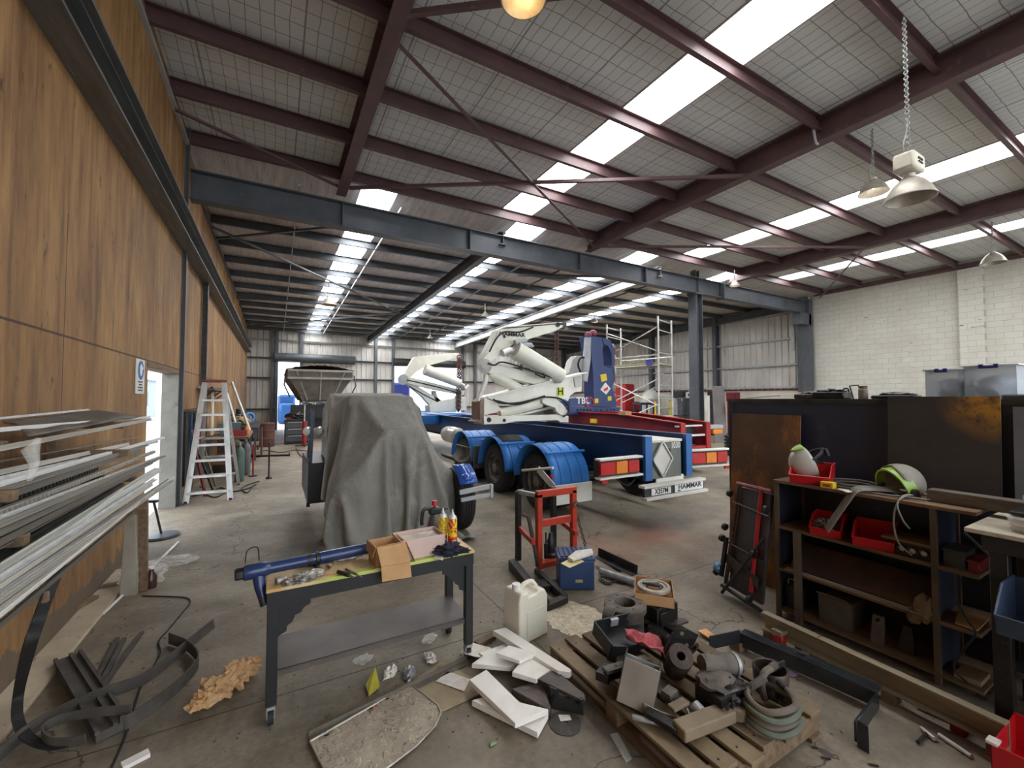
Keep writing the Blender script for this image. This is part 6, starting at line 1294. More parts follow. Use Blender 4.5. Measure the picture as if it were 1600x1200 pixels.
# ================= RIGHT SIDE =================
# ---- floor channel before the shelf ----
a, b = atz(1190,955,.2), atz(1572,1130,.2); d = (b-a).normalized(); n = V((d.y,-d.x,0)); n = n if n.x > 0 else -n
BEAMM = pm('tan_dusty_channel', (152,138,112), (126,112,90), 4, .6, .15, stretch=(3,.4,3))
t = thing('floor_beam', 'long tan steel channel lying on edge before the shelf unit', 'beam', a)
for f0, f1 in ((0,.31),(.315,1.0)):
    p, q = a.lerp(b,f0)+n*.02+V((0,0,-.07)), a.lerp(b,f1)+n*.02+V((0,0,-.07)); MB().chan(p,q,.06,.13,.008).build('channel_length', BEAMM, t)
for f in (.04,.3,.62,.97): MB().box(a.lerp(b,f)+n*.03+V((0,0,-.17)),(.09,.07,.07)).build('packing_block', DWOOD, t)
p = atz(1218,998,.07); t = thing('red_jack', 'small red jack with tan top before the floor channel', 'jack', p)
MB().box(p+V((0,0,-.02)),(.06,.07,.1)).build('body', RED, t, bevel=.005); MB().box(p+V((.02,.01,.045)),(.09,.07,.03)).build('top_plate', BEAMM, t)
p = atz(1250,1008,.02); tag(MB().box(p,(.06,.04,.05)).cyl(p+V((0,0,.02)),p+V((0,0,.06)),.01).build('small_bolt_block', STEEL), 'small steel bolt block beside the red jack', 'block')
# loose things on the floor at the lower right
a, b = fl([(1433,1104),(1484,1126)],.012); tag(MB().cyl(a,b,.011,n=10).build('pale_rod', ALUDIRTY), 'pale rod on floor under the tan channel', 'rod')
p = atz(1500,1142); tag(MB().box(p+V((0,0,.03)),(.09,.06,.06)).build('red_block', DRED, bevel=.004), 'dark red block on floor under the tan channel', 'block')
a, b = fl([(1467,1148),(1518,1182)],.012); tag(MB().tube([a,b],.012,10).build('bright_tube', ALU), 'bright steel tube on floor near the red bin', 'tube')
a, b, c = fl([(1440,1138),(1460,1155),(1434,1160)],.014); t = thing('t_handle', 'small steel T-handle lying on floor beside the bright tube', 'tool', a)
MB().tube([a,b],.012,8).build('cross_bar', ALUDIRTY, t); MB().tube([a.lerp(b,.45),c],.009,8).build('stem', STEEL, t)
for k,(x,y,l) in enumerate(((1283,1183,.03),(1268,1167,.02),(1357,1194,.03))):
    p = atz(x,y,.006); tag(MB().bar(p,p+V((l,-l,0)),.008,.008).build('small_bolt', STEEL), ('tiny bolt on bare floor right of the pallet','tinier bolt nearest the pallet corner','tiny bolt at the front floor edge')[k], 'bolt')
# ---- partition, rusty sheets ----
NAVYP = pm('dark_navy_partition', (44,48,64), (38,42,57), 1.4, .5, c3=(56,60,78), s3=4)
t = thing('navy_partition', 'tall dark navy steel partition behind the shelf unit', 'partition', (4.5,1.2,0))
MB().span((4.45,-2.2,.02),(4.5,2.9,1.82)).build('panel', NAVYP, t); MB().span((4.43,-2.2,1.8),(4.53,2.92,1.84)).build('top_cap', STEEL, t); MB().span((4.44,2.86,0),(4.52,2.92,1.82)).build('end_post', NAVYP, t)
def rustmat(name, base, b2, rust, lo, hi, corner=None):
    t = NT(name); p = t.obj
    c = t.ramp(t.noise(p,3,8,.65),[(.3,base),(.7,b2)]); c = t.mix(t.mask(t.noise(t.mapping(p,(1,1,.6),(2,5,1)),2.2,8,.7),lo,hi),c,rust)
    if corner:
        s = t.sep(t.pos); d = t.math('SQRT', t.math('ADD', t.math('POWER', t.math('SUBTRACT', s[1], corner[0]), 2), t.math('POWER', t.math('SUBTRACT', s[2], corner[1]), 2)))
        c = t.mix(t.math('MULTIPLY', t.ramp(d, [(.05,(1,1,1,1)),(.34,(0,0,0,1))]), t.mask(t.noise(t.pos,9,5,.65),.34,.55)), c, (196,138,44))
    c = t.mix(t.mask(t.noise(p,26,4,.7),.6,.7),c,tuple(int(v*.8) for v in base)); t.col(c); t.setv(Roughness=.6,Metallic=.15); return t.m
a, b = atx(1143,646,4.34), atx(1249,651,4.34)
tag(MB().plate([(4.24,a.y,.0),(4.24,b.y,.0),(4.36,b.y,1.68),(4.36,a.y,1.68)],.012,(1,0,0)).build('rusty_sheet', rustmat('brown_rusty_sheet',(112,84,58),(84,64,48),(160,104,54),.48,.62)), 'brown rusty steel sheet leaning at the partition end', 'steel sheet')
a, b = atx(1386,620,4.36), atx(1562,618,4.36)
tag(MB().plate([(4.26,a.y,.0),(4.26,b.y,.0),(4.37,b.y,1.86),(4.37,a.y,1.86)],.012,(1,0,0)).build('dark_sheet', rustmat('dark_mill_sheet',(70,64,60),(56,50,48),(88,78,70),.6,.76,(b.y,1.86))), 'large dark steel sheet with orange rust corner leaning on partition', 'steel sheet')
a = atx(1582,640,4.36); tag(MB().plate([(4.28,a.y,.0),(4.28,a.y-.9,.0),(4.37,a.y-.9,1.79),(4.37,a.y,1.79)],.012,(1,0,0)).build('grey_sheet', pm('plain_grey_sheet',(112,114,116),(96,98,100),2,.5)), 'plain grey steel sheet right of the dark rusty one', 'steel sheet')
a = atx(1563,617,4.55); tag(MB().span((4.55,a.y,1.8),(4.75,a.y-1.2,1.875)).build('lidded_tray', pm('dull_dark_lid',(70,76,70),(56,60,56),4,.5), bevel=.01), 'dull green grey tray lying behind the grey steel sheet', 'tray')
# storage rack behind partition
t = thing('storage_rack', 'dark steel storage rack standing behind the navy partition', 'rack', (5.2,1.2,0))
for x in (4.72,5.6):
    for y in (-.6,.9,2.75): MB().bar((x,y,0),(x,y,1.84),.05,.05,(0,1,0)).build('upright', BLACK, t)
for z in (.6,1.2,1.84): MB().span((4.7,-.65,z-.03),(5.65,2.8,z)).build('shelf', STEEL, t)
# clear boxes with blue clips
CLEARB = NT('clear_storage_plastic'); CLEARB.col((226,230,234)); CLEARB.setv(Roughness=.5, Alpha=.7, Transmission_Weight=.65, IOR=1.1); CLEARB = CLEARB.m
BLUEC = pm('indigo_clip', (58,56,130), (48,46,112), 3, .4)
def clearbox(x0, y0, y1, z0, z1, label, seed):
    t = thing('clear_storage_box', label, 'storage box', ((x0+x0+.4)/2,(y0+y1)/2,z0)); x1 = x0+.42; w = .006
    MB().span((x0,y0,z0),(x1,y1,z0+w)).span((x0,y0,z0),(x0+w,y1,z1)).span((x1-w,y0,z0),(x1,y1,z1)).span((x0,y0,z0),(x1,y0+w,z1)).span((x0,y1-w,z0),(x1,y1,z1)).build('tub', CLEARB, t)
    MB().span((x0-.015,y0-.015,z1),(x1+.015,y1+.015,z1+.014)).build('lid', pm('milky_lid',(232,232,230),(220,220,218),3,.35), t, bevel=.003)
    m = (y0+y1)/2; h = (y1-y0)*.19
    MB().span((x0-.025,m-h,z1-.016),(x0-.012,m+h,z1+.003)).span((x0-.025,m-h,z1-.004),(x0-.012,m-h+.025,z1+.016)).span((x0-.025,m+h-.025,z1-.004),(x0-.012,m+h,z1+.016)).build('clip_handle', BLUEC, t, bevel=.002)
    MB().blob(((x0+x1)/2,m,z0+(z1-z0)*.38),(.17,(y1-y0)*.42,(z1-z0)*.36),.25,3,seed,3).build('contents', pm('pale_blue_grey_contents',(236,240,244),(206,214,222),7,.6), t)
a, b = atx(1446,600,4.75), atx(1500,600,4.75); zt = atx(1446,580,4.75).z
clearbox(4.75, b.y+.005, a.y, 1.842, zt, 'smaller clear storage box with blue clip above the dark sheet', 3)
a, b = atx(1505,600,4.75), atx(1589,600,4.75); zt = atx(1548,572,4.75).z
clearbox(4.75, b.y, a.y-.005, 1.842, zt, 'larger clear storage box with blue clip right of the smaller', 6)
def on_rack(px, py, x): p = atx(px,py,x); return V((x,p.y,1.84))
p = on_rack(1349,625,4.9); t = thing('brown_jar', 'brown and clear jar standing on rack above the partition', 'jar', p)
MB().lathe([(0,0),(.035,0),(.038,.01),(.038,.09),(.03,.1),(0,.1)],p,n=18).build('body', pm('grey_glass_jar',(150,140,126),(126,116,104),5,.3), t); MB().cyl(p+V((0,0,.1)),p+V((0,0,.125)),.034).build('lid', DWOOD, t)
p = on_rack(1330,625,5.0); m = MB().tube(bez([p+V((0,.07,0)),p+V((0,.065,.09)),p+V((0,.045,.105)),p+V((0,.02,.09)),p+V((0,.02,0))],5),.008,6); tag(m.build('bent_rod', STEEL),'black bent rod hoop standing on rack beside the jar','rod')
q = p+V((0,-.02,0)); tag(MB().bar(q,q+V((0,.03,.13)),.008,.01).bar(q+V((0,-.09,0)),q+V((0,-.04,.135)),.008,.01).bar(q+V((0,.03,.13)),q+V((0,-.04,.135)),.008,.01).build('wire_stand', STEEL),'black wire stand standing right of the bent rod hoop','stand')
for k,(px,s,mt,nm,lb) in enumerate(((1300,(.2,.28,.07),GREASY,'greasy_parts_tray','greasy parts tray on rack left of the wire hoop'),(1262,(.2,.18,.05),BROWNSTEEL,'rusty_parts_tray','rusty parts tray farther along the rack top'),(1400,(.22,.3,.035),BLACK,'black_cover','flat black cover lying on rack right of the jar'))):
    p = on_rack(px,624,4.95); t = thing(nm,lb,'tray',p); MB().box(p+V((0,0,s[2]/2)),s).build('tray_body', mt, t, bevel=.01); MB().blob(p+V((.02,0,s[2])),(s[0]*.4,s[1]*.42,.03),.5,4,k,3).build('parts', mt, t)
p = on_rack(1218,624,5.1); tag(MB().plate([p+V((-.2,.28,0)),p+V((.25,.1,.04)),p+V((.25,-.45,.1)),p+V((-.2,-.12,.03))],.012,(0,0,1)).build('ply_offcut', pm('pale_ply',(206,184,150),(188,166,132),4,.7)), 'pale plywood offcut sloping on rack behind the partition', 'board')
# ---- red creeper board leaning beside the shelf ----
BL, BR = atz(1130,918,.05), atz(1192,955,.05); TLp, TRp = aty(1153,752,BL.y-.02), aty(1209,765,BR.y-.02)
t = thing('mechanic_creeper', 'red tubed mechanic creeper with black pad leaning beside the shelf', 'creeper', (BL+BR)/2)
def cp(u, v): return BL.lerp(BR,u).lerp(TLp.lerp(TRp,u),v)
nn = (BR-BL).cross(TLp-BL).normalized(); nn = nn if nn.x < 0 else -nn
MB().plate([cp(.12,.04),cp(.95,.04),cp(.95,.96),cp(.12,.96)],.04,-nn).build('pad', pm('worn_black_vinyl',(58,52,48),(42,38,36),6,.6,bump=.2), t, bevel=.008)
for a, b, mt in ((cp(.1,.05),cp(.1,.98),BROWNSTEEL),(cp(.74,.1),cp(.74,.98),RED),(cp(.05,.98),cp(1,.98),DRED),(cp(0,.02),cp(1,.0),BLACK)): MB().tube([a+nn*.02,b+nn*.02],.018,8).build('frame_tube', mt, t)
for v in (.8,.42): MB().tube([cp(.02,v)+nn*.03,cp(1.0,v-.03)+nn*.03],.009,6).build('cross_rod', STEEL, t)
MB().tube([cp(.12,-.03)+nn*.06,cp(.98,.58)+nn*.05],.014,7).build('diagonal_bar', BLACK, t)
MB().bar(cp(.05,.28)+nn*.03,cp(.9,.2)+nn*.03,.012,.09,(0,0,1)).build('cross_plate', STEEL, t)
for u, v, mt in ((-.04,.87,BLACK),(-.04,.55,STEEL),(-.08,.44,BLACK),(-.1,.12,BLACK),(.98,.82,BLACK),(.78,.42,GREASY),(.8,.05,BLACK)): MB().lathe([(0,-.015),(.02,-.018),(.034,-.012),(.034,.012),(.02,.018),(0,.015)],cp(u,v)+nn*.06,(.2,1,.2),16).build('castor', mt, t)
MB().lathe([(.03,-.02),(.045,-.02),(.045,.02),(.03,.02),(.03,-.02)],cp(-.06,.17)+nn*.06,(.2,1,.1),14).build('blue_castor_cover', pm('sky_blue_plastic',(104,160,200),(88,144,186),3,.4), t)
MB().bar(cp(0,.1)+nn*.04,cp(.0,.46)+nn*.04,.03,.03).build('side_bar', BLACK, t)
# ---- shelf unit ----
SX0, SX1, SY0, SY1 = 3.74, 4.2, .86, 2.06
t = thing('shelf_unit', 'open workshop shelf unit with timber shelves against navy partition', 'shelf unit', (3.97,1.15,0))
SHW = pm('worn_shelf_timber', (124,94,64), (92,69,48), 3, .7, stretch=(8,1,8), c3=(66,50,38), s3=6)
MB().span((SX0,SY0,1.125),(SX1,SY1,1.15)).build('top_board', SHW, t, bevel=.003)
MB().span((SX0+.01,SY0,.74),(SX1,SY1-.02,.765)).build('shelf_board', SHW, t, bevel=.003); MB().span((SX0+.01,SY0,.39),(SX1,SY1-.02,.415)).build('shelf_board', SHW, t, bevel=.003)
MB().span((SX0+.02,SY0,.05),(SX1,SY1-.02,.07)).build('bottom_board', DWOOD, t)
POSTM = pm('grimy_brown_upright', (104,88,70), (78,66,54), 4, .6, .1)
for y in (SY1-.015,1.06): MB().bar((SX0+.02,y,0),(SX0+.02,y,1.125),.03,.03,(0,1,0)).bar((SX1-.02,y,0),(SX1-.02,y,1.125),.03,.03,(0,1,0)).build('upright', POSTM, t)
MB().bar((SX0-.02,1.87,0),(SX0-.02,1.87,.76),.05,.04,(0,1,0)).build('front_post', POSTM, t)
MB().span((SX1-.01,SY0,.05),(SX1,SY1,1.125)).build('back_panel', NAVYP, t)
MB().span((SX0+.03,SY1-.01,.05),(SX1,SY1,1.125)).build('side_panel', NAVYP, t)
MB().span((SX0+.05,1.06,.05),(SX1-.01,1.075,1.125)).build('divider', NAVYP, t)
# red bins
def bin_(name, label, c, L, W, H, mat, rz, group, cat='bin'): # opening toward local -x
    t = thing(name, label, cat, c, group); M = Matrix.Translation(V(c)) @ Matrix.Rotation(rz,4,'Z'); w = .005
    pr = [(-L/2,0),(L/2,0),(L/2,H),(-L*.12,H),(-L/2-.02,H*.45)]; m = MB()
    for s in (-1,1): m.plate([M@V((x,s*W/2,z)) for x, z in pr],w,M.to_3x3()@V((0,-s,0)))
    m.box((0,0,w/2),(L,W,w),M).box((L/2-w/2,0,H/2),(w,W,H),M)
    m.plate([M@V(p) for p in ((-L/2,-W/2,0),(-L/2,W/2,0),(-L/2-.02,W/2,H*.45),(-L/2-.02,-W/2,H*.45))],w,M.to_3x3()@V((1,0,0)))
    m.build('bin_body', mat, t, bevel=.0015)
    rim = [M@V(p) for p in ((L/2,-W/2,H),(-L*.12,-W/2,H),(-L/2-.02,-W/2,H*.45),(-L/2-.02,W/2,H*.45),(-L*.12,W/2,H),(L/2,W/2,H))]
    MB().tube(rim,.0065,6).build('rim', mat, t)
    return t, M
c = V((3.92,1.84,1.15)); t, M = bin_('red_parts_bin','red parts bin on the shelf top holding a welding helmet',c,.32,.27,.15,REDPLAS,.3,'red parts bins')
c = V((3.9,1.72,.765)); t, M = bin_('red_parts_bin','red parts bin full of fittings on the middle shelf',c,.3,.2,.14,REDPLAS,.25,'red parts bins')
FITM = FIT
tag(MB().blob(c+V((-.03,0,.07)),(.1,.085,.04),.7,7,3,4).build('metal_fittings', FITM), 'jumble of small metal fittings filling the left middle bin', 'fittings', kind='stuff')
c = V((3.9,1.42,.765)); bin_('red_parts_bin','empty looking red parts bin right of the full one',c,.3,.23,.15,REDPLAS,.25,'red parts bins')
# welding helmets
LIME = pm('lime_green_shell', (150,186,72), (132,168,60), 2, .3); HELG = pm('glossy_pale_grey_shell', (186,184,172), (164,162,152), 3, .22, c3=(128,140,96), s3=5, lo3=.6, hi3=.75)
def shell(c, M, a0, a1, e0, e1, r, n=18): # part of an ellipsoid
    m = MB(); m.grid(lambda u, v: V(c) + M @ V((r[0]*math.cos(e0+(e1-e0)*v)*math.cos(a0+(a1-a0)*u), r[1]*math.cos(e0+(e1-e0)*v)*math.sin(a0+(a1-a0)*u), r[2]*math.sin(e0+(e1-e0)*v))), n, n); return m
c = V((3.92,1.87,1.3)); M = (Matrix.Rotation(-.8,4,'Z') @ Matrix.Rotation(-.35,4,'Y')).to_3x3()
t = thing('welding_helmet', 'glossy pale welding helmet sitting in the red bin on shelf top', 'helmet', c-V((0,0,.06)))
shell(c,M,PI*.45,PI*1.55,-1.0,1.5,(.14,.105,.15)).build('shell', HELG, t, solid=.006, smooth=70)
shell(c+M@V((0,0,.012)),M,PI*.5,PI*1.5,.95,1.57,(.142,.107,.152)).build('lime_crown', LIME, t, solid=.008, smooth=70)
MB().tube([c+M@V((.02,.11,.04)),c+M@V((.1,.08,.07)),c+M@V((.14,0,.08)),c+M@V((.1,-.08,.07)),c+M@V((.02,-.11,.04))],.012,8).tube([c+M@V((.02,.1,.02)),c+M@V((.1,.0,-.03)),c+M@V((.02,-.1,.02))],.01,8).build('head_harness', BLACK, t)
MB().box((0,0,0),(.03,.1,.07),Matrix.Translation(c+M@V((.15,.0,.05)))@M.to_4x4()).build('visor', BLACK, t, bevel=.008)
c = V((3.97,1.3,1.215)); M = (Matrix.Rotation(2.6,4,'Z') @ Matrix.Rotation(.35,4,'Y')).to_3x3()
t = thing('welding_helmet', 'lime green edged welding helmet lying open among cables on shelf top', 'helmet', c-V((0,0,.06)))
shell(c,M,PI*.42,PI*1.58,-.45,1.5,(.16,.125,.15)).build('shell', pm('grey_tan_shell',(150,144,130),(132,126,114),3,.5), t, solid=.006, smooth=70)
m = MB(); P = [c+M@V((.02-.0*i,.128*math.cos(PI*i/20),.155*math.sin(PI*i/20)-.02)) for i in range(21)]
m.strip(P,.07,.012,[M@V((1,0,0))]*21).build('lime_band', LIME, t, smooth=60)
MB().tube([c+M@V((.02,.12,-.02)),c+M@V((.09,.06,-.03)),c+M@V((.09,-.06,-.03)),c+M@V((.02,-.12,-.02))],.012,8).cyl(c+M@V((.02,.12,-.02)),c+M@V((.02,.15,-.02)),.025,n=14).cyl(c+M@V((.02,-.12,-.02)),c+M@V((.02,-.15,-.02)),.025,n=14).build('head_harness', BLACK, t)
MB().box((0,0,0),(.04,.12,.06),Matrix.Translation(c+M@V((-.13,0,.0)))@M.to_4x4()).build('visor', BLACK, t, bevel=.008)
# small yellow box, hoses and cables on the top
p = V((3.77,1.66,1.15)); t = thing('yellow_carton', 'small yellow carton on shelf top before the red bin', 'box', p); MB().box(p+V((0,0,.0225)),(.06,.085,.045)).build('carton', YELLOW, t, bevel=.001); MB().box(p+V((-.031,.0,.02)),(.002,.05,.02)).build('red_print', REDINK, t)
m = MB()
for k in range(3): m.lathe([(.14+.012*k+.011*math.cos(a*PI/4),.011+.018*(k%2)+.011*math.sin(a*PI/4)) for a in range(9)],(3.97,1.58,1.151),n=32)
tag(m.build('hose_coil', pm('grey_black_hose',(74,72,68),(54,52,50),5,.6)), 'coiled grey black hose on shelf top between the helmets', 'hose')
CABW = pm('dusty_white_cable', (150,146,138), (122,118,110), 6, .6)
t = thing('cable_bundle', 'bundle of dusty grey cables hanging over the shelf top edge', 'cable', (3.75,1.45,1.0))
for k in range(5):
    o = V((.012*k-.02,.011*k-.02,.004*k)); P = [V((3.95,1.28,1.17)),V((3.85,1.4,1.175)),V((3.755,1.47,1.165)),V((3.725,1.52,1.08)),V((3.72,1.6,.93)),V((3.725,1.66,.82))]
    MB().tube(bez([p+o for p in P],6),.0055,6).build('strand', CABW, t)
for k,(pts,lb) in enumerate(((((3.9,1.2,1.17),(3.8,1.22,1.172),(3.73,1.24,1.1),(3.72,1.25,.98),(3.73,1.23,.86),(3.75,1.17,.79)),'thin grey cable dangling to the lamp bar from the shelf top'),(((3.92,1.18,1.17),(3.8,1.21,1.174),(3.725,1.23,1.12),(3.72,1.2,1.02),(3.73,1.17,.97)),'shorter thin grey cable dangling beside the longer one'))):
    tag(MB().tube(bez(pts,6),.006,6).build('thin_cable', CABW), lb, 'cable')
for k,(r,z,lb) in enumerate(((.13,1.158,'loop of white wire around the lime helmet'),(.17,1.166,'wider loop of white wire lying to the shelf edge'))):
    tag(MB().tube([V((3.9+r*.7*math.cos(a*PI/12),1.32+r*1.3*math.sin(a*PI/12),z+.004*math.sin(a))) for a in range(24)],.005,6,closed=True).build('wire_loop', CABW), lb, 'wire')
q = fl([(1308,764),(1335,760),(1352,766),(1325,770)],1.152); tag(MB().plate(q,.002,(0,0,1)).build('paper_note', PAPER), 'white paper slip on shelf top under the cables', 'paper')
a, b = V((3.92,1.12,1.19)), V((3.92,.5,1.19)); tag(MB().bar(a,b,.1,.08).build('timber_beam', pm('grey_dirty_timber',(112,100,88),(82,74,66),3,.75,stretch=(8,1,8)), bevel=.004), 'dark grey timber beam lying along the shelf top', 'timber')
# lamp bar on the middle shelf
t = thing('lamp_bar', 'brown boxed lamp bar with four round lamps on middle shelf', 'lamp bar', (3.85,1.2,.765))
MB().span((3.8,1.09,.765),(4.0,1.33,.86)).build('housing', BROWNSTEEL, t, bevel=.004); MB().span((3.77,1.08,.86),(4.02,1.34,.875)).build('top_flap', pm('tan_card_flap',(134,104,66),(110,84,52),5,.8), t)
for k in range(4):
    c = V((3.795,1.12+.057*k,.81)); l = MB().lathe([(.018,0),(.027,0),(.027,.02),(.02,.022)],c,(-1,0,0),18).build('lamp_ring', BLACK, t); MB().lathe([(0,.012),(.016,.01),(.021,.004)],c,(-1,0,0),18).build('lamp_lens', ALU, l)
for k,(y0,y1,h,mt,nm,lb) in enumerate(((.93,1.03,.1,pm('dull_green_tin',(62,64,58),(48,50,46),4,.5),'green_tin','dull green tin box on middle shelf past the post'),(.87,.92,.06,DRED,'red_tin','dark red flat tin beside the dull green one'))):
    tag(MB().span((3.8,y0,.765),(4.0,y1,.765+h)).span((3.79,y0-.005,.765+h),(4.01,y1+.005,.765+h+.012)).build(nm, mt, bevel=.003), lb, 'tin')
# lower shelves
tag(MB().plate([(3.82,1.98,.42),(3.82,1.1,.42),(3.98,1.1,.6),(3.98,1.98,.6)],.012,(1,0,.5)).build('rusty_plate', rustmat('brown_scale_plate',(74,58,47),(58,46,38),(92,70,54),.5,.65)), 'long brown rusty plate propped on the lower shelf', 'plate')
tag(MB().angle((3.77,1.98,.418),(3.77,1.1,.418),.04,.012,.003).build('bright_angle', ALUDIRTY), 'bright angle strip along front of the lower shelf', 'strip')
p = V((3.76,1.12,.46)); tag(MB().blob(p,(.03,.05,.09),.5,3,5,3).blob(p+V((0,.05,-.07)),(.025,.04,.05),.5,3,2,3).build('hanging_rag', pm('tan_oily_rag',(120,98,72),(96,78,58),9,.9)), 'tan oily rag bunched at the shelf upright', 'rag')
t = thing('dusty_carton', 'dusty open carton on the bottom shelf behind front post', 'box', (3.95,1.66,.07)); MB().span((3.84,1.56,.07),(4.08,1.78,.27)).build('carton', pm('grey_carton',(96,90,80),(76,70,62),5,.8), t); MB().plate([(3.84,1.56,.27),(3.84,1.78,.27),(3.78,1.77,.31),(3.78,1.57,.31)],.004,(0,0,1)).build('flap', pm('tan_carton_flap',(132,116,92),(112,98,78),5,.8), t)
t = thing('black_tool_case', 'black tool case with handle on the bottom shelf left end', 'case', (3.9,1.95,.07)); MB().span((3.82,1.9,.07),(4.1,2.03,.27)).build('body', BLACK, t, bevel=.01); MB().tube(bez([(3.84,1.92,.27),(3.84,1.93,.31),(3.84,2.0,.31),(3.84,2.01,.27)],5),.007,6).build('handle', GALV, t)
t = thing('steel_hanger', 'dusty steel hanger bracket with a hole on bottom shelf', 'bracket', (3.85,1.4,.07)); MB().plate([(3.82,1.36,.07),(3.82,1.44,.07),(3.84,1.43,.27),(3.84,1.36,.27)],.02,(1,0,0)).build('plate', DUSTYMETAL, t, bevel=.004); MB().cyl((3.815,1.395,.24),(3.845,1.395,.24),.012,n=10).build('hole', INK, t)
t = thing('steel_hanger', 'second dark bracket right of the one with a hole', 'bracket', (3.88,1.25,.07)); MB().plate([(3.86,1.2,.07),(3.86,1.3,.07),(3.88,1.27,.25),(3.88,1.22,.25)],.02,(1,0,0)).build('plate', STEEL, t, bevel=.004)
tag(MB().span((3.8,.88,.072),(3.98,1.0,.1)).build('timber_offcut', WOOD, bevel=.003), 'pale timber offcut on the bottom shelf', 'timber')
tag(MB().tube(bez([(3.73,.97,.75),(3.73,.96,.6),(3.73,.91,.48),(3.73,.88,.42),(3.725,.93,.3),(3.73,.98,.16),(3.73,.92,.1)],6),.006,6).build('dangling_lead', RUBBER), 'dark lead dangling down the shelf front past the lower boards', 'cable')
tag(MB().plate([(3.78,.98,.417),(3.78,.88,.417),(4.0,.88,.43),(4.0,1.02,.43)],.01,(0,0,1)).build('tan_card', CARD), 'tan card lying at the right of the lower shelf', 'card')
# ---- end bench at the right edge ----
t = thing('end_bench', 'dark steel bench with pale scuffed top at the right edge', 'bench', (3.75,.2,0))
MB().span((3.43,-.6,1.09),(4.1,.84,1.115)).build('worktop', pm('scuffed_pale_top',(196,186,166),(166,154,134),5,.6,c3=(120,108,92),s3=8), t, bevel=.003)
for y in (.72,-.5):
    for x in (3.5,4.05): MB().bar((x,y,0),(x,y,1.09),.07,.07,(0,1,0)).build('leg', GREASY, t, bevel=.003)
MB().span((3.46,-.55,1.0),(3.49,.78,1.09)).build('front_apron', BLACK, t); MB().span((3.5,-.55,.35),(4.05,.7,.38)).span((3.5,-.55,.62),(4.05,.7,.65)).build('shelf', STEEL, t)
MB().span((4.06,-.55,.1),(4.08,.75,1.05)).build('back_panel', BLACK, t)
BBIN = pm('faded_blue_bin', (54,68,90), (46,58,78), 3, .45)
c = V((3.36,.45,.66)); bin_('blue_parts_bin','large faded blue bin hooked at the end bench front',c,.34,.46,.22,BBIN,.0,None)
c = V((3.24,.5,0)); bin_('red_floor_bin','red plastic bin on the floor below the end bench',c,.36,.4,.18,REDPLAS,PI/2,None)
p = atz(1552,1158,.185); tag(MB().box(p,(.06,.04,.012)).build('tape_strip', PAPER), 'pale label strip on edge of the red floor bin', 'label')
c = V((3.58,.62,1.115)); t = thing('white_tub', 'stained clear tub on the end bench top', 'tub', c)
MB().lathe([(0,0),(.07,0),(.085,.075),(.09,.08),(.08,.08),(.066,.008),(0,.008)],c,n=26).build('tub_body', PLAS, t); MB().lathe([(0,.01),(.06,.01),(.066,.04),(0,.045)],c,n=20).build('brown_contents', DWOOD, t)
for k in range(4):
    c = V((3.72,.55,1.117+.026*k)); tt = thing('stacked_tray', ('lowest pale tray in stack on the end bench','second pale tray of the end bench stack','third pale tray of the end bench stack','topmost tray of the end bench stack')[k],'tray',c,'stacked trays on the end bench')
    MB().box(c+V((0,0,.011)),(.24,.3,.02)).build('tray_body', (PAPER,GALV,WHITE,BLACK)[k], tt, bevel=.004)
c = V((3.74,.55,1.225)); tag(MB().blob(c+V((0,0,.06)),(.1,.12,.07),.35,2.6,3,4).build('white_plastic_bag', pm('white_bag',(222,222,218),(200,200,196),6,.4)), 'bundled white plastic bag on top of the tray stack', 'bag')
a = V((4.0,.75,.9)); tag(MB().cyl((4.1,1.0,.93),(3.72,.72,.82),.009,n=8).build('thin_steel_rod', GALV), 'thin steel rod poking out from shelf toward the end bench', 'rod')
p = atz(1593,1175,.004)

# ================= HANGING LAMPS =================
def bay(name, label, p, top, r, on=None, ballast=True, chain=True):
    t = thing(name, label, 'lamp', p, 'high bay lamps' if False else None)
    z = V(p)
    MB().lathe([(r*.22,r*1.02),(r*.34,r*.98),(r*.62,r*.72),(r*.86,r*.36),(r,0),(r*1.05,-.01),(r*1.05,-.02),(r*.99,-.02),(r*.84,r*.34),(r*.6,r*.68),(r*.3,r*.92)],z,n=32).build('reflector', pm('dusty_spun_aluminium',(196,188,174),(160,150,136),6,.4,.35), t)
    MB().cyl(z+V((0,0,r)),z+V((0,0,r*1.2)),r*.24,n=18).build('lamp_neck', pm('pale_neck',(206,200,186),(188,182,168),4,.4), t)
    MB().lathe([(0,r*.85),(r*.14,r*.8),(r*.2,r*.55),(r*.12,r*.3),(0,r*.24)],z,n=16).build('bulb', on or pm('milky_glass_bulb',(220,216,206),(204,200,190),3,.2), t)
    zt = r*1.2
    if ballast:
        MB().box(z+V((0,0,r*1.2+.12)),(.34,.2,.2)).build('ballast_box', pm('cream_ballast',(214,208,190),(194,188,170),3,.45), t, bevel=.03, seg=2)
        MB().box(z+V((-.0,-.105,r*1.2+.14)),(.12,.01,.02)).box(z+V((0,-.105,r*1.2+.1)),(.12,.01,.012)).build('vent_slots', INK, t); zt += .22
    if chain:
        m = MB(); L = top - z.z - zt; n = max(4,int(L/.034))
        for k in range(n): m.lathe([(.019+.006*math.cos(a*PI/3),.006*math.sin(a*PI/3)) for a in range(7)], z+V((0,0,zt+(k+.5)*L/n)), (1,0,0) if k%2 else (0,1,0), 10)
        m.build('chain', GALV, t)
        MB().tube(bez([z+V((-.12,0,zt-.1)),z+V((-.14,0,zt+.1)),z+V((-.03,0,zt+.3)),z+V((.02,0,zt+.7)),z+V((.02,0,top-z.z))],6),.008,6).build('power_lead', CABW, t)
    else: MB().cyl(z+V((0,0,zt)),z+V((0,0,top-z.z)),.015,n=8).build('drop_rod', GALV, t)
    return t
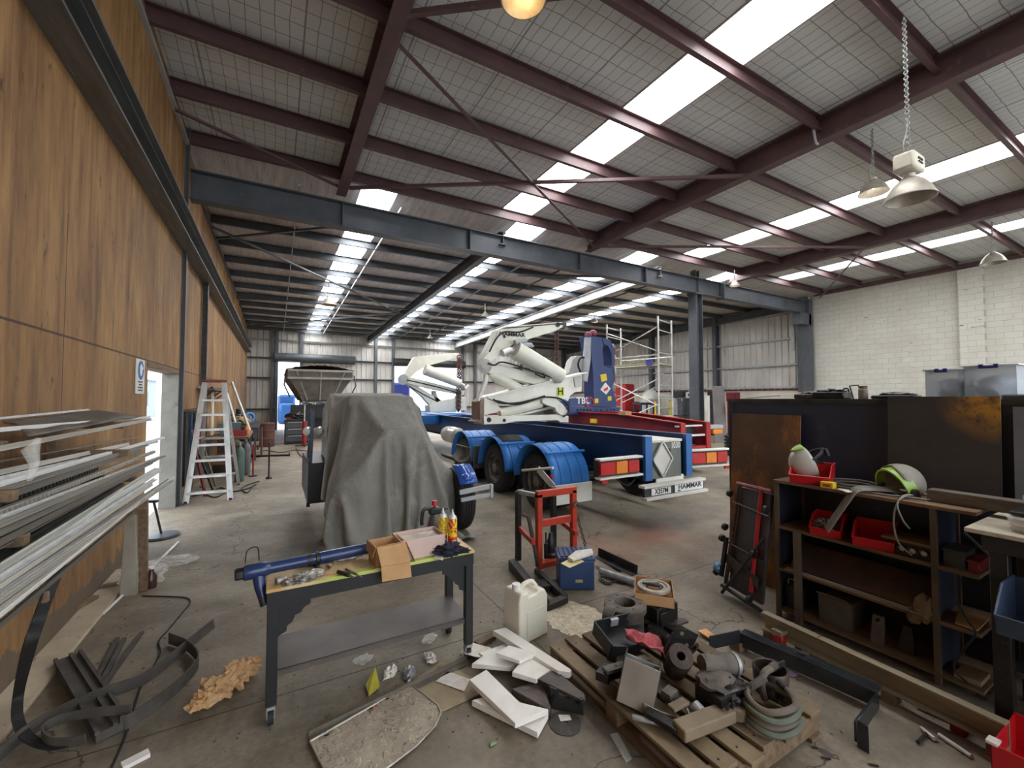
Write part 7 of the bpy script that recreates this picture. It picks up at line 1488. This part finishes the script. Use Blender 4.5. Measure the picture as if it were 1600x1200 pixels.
bay('high_bay_lamp','large dusty high bay lamp hanging on long chain at right',V((6.45,1.93,4.2)),6.38,.23)
p = atz(1365,300,5.3); bay('high_bay_lamp','small round lamp seen against skylight beside the large lamp',p,6.38,.2,on=LAMPCOOL,ballast=False)
p = atz(1552,410,5.35); bay('high_bay_lamp','pale bell lamp hanging near the blockwork wall',p,6.4,.24,ballast=False)
p = atz(818,-4,5.5); bay('high_bay_lamp','glowing warm lamp at the top edge near ceiling',p,6.4,.2,on=LAMPON,ballast=False,chain=False)
p = atz(514,476,5.1); bay('high_bay_lamp','cream bell lamp hanging in front of the far left skylights',p,6.0,.25,ballast=False)
for k,(px,py,z,lb) in enumerate(((672,528,5.2,'small lit lamp near the back wall above the front crane'),(758,493,5.3,'small lit lamp left of the rear crane boom'),(929,503,5.3,'small lit lamp above the dark blue crane'),(1148,446,5.45,'small lit lamp just right of the column top'))):
    p = atz(px,py,z); bay('small_bay_lamp',lb,p,z+.5,.14,on=LAMPCOOL,ballast=False,chain=False)
m = MB(); p = V((8.0,3.55,6.38)); m.tube(bez([p+V((-.12,.05,.2)),p+V((-.15,0,.05)),p+V((-.12,-.02,-.2)),p+V((-.05,-.02,-.23))],6),.02,6); tag(m.build('bent_conduit', LGREY), 'pale bent conduit clipped to the near red rafter', 'conduit')
# ---------- world, lights, camera ----------
w = bpy.data.worlds.new('overcast_sky'); scene.world = w; w.use_nodes = True
nt = w.node_tree; bg = nt.nodes['Background']
sky = nt.nodes.new('ShaderNodeTexSky'); sky.sky_type = 'HOSEK_WILKIE'; sky.turbidity = 8; sky.sun_direction = V((.3,-.5,.8)).normalized(); sky.ground_albedo = .6
mx = nt.nodes.new('ShaderNodeMix'); mx.data_type = 'RGBA'; mx.inputs[0].default_value = .25
mx.inputs[6].default_value = (.82,.9,1,1); nt.links.new(sky.outputs[0], mx.inputs[7]); nt.links.new(mx.outputs[2], bg.inputs[0]); bg.inputs[1].default_value = 4.0
cam = bpy.data.cameras.new('camera'); co = bpy.data.objects.new('camera', cam); COL.objects.link(co)
cam.sensor_width = 36; cam.lens = 36 * FPX / 1600; cam.clip_start = .05; cam.clip_end = 400
co.location = (0, 0, EYE); co.rotation_euler = (PI/2 + PITCH, 0, -YAW); scene.camera = co
scene.view_settings.view_transform = 'Standard'; scene.view_settings.look = 'None'; scene.view_settings.gamma = 1; scene.view_settings.use_curve_mapping = False
scene.view_settings.exposure = 0.4
scene.cycles.max_bounces = 7; scene.cycles.diffuse_bounces = 5; scene.cycles.glossy_bounces = 3; scene.cycles.transparent_max_bounces = 8
scene.cycles.use_denoising = True; scene.cycles.sample_clamp_indirect = 6; scene.cycles.caustics_reflective = False
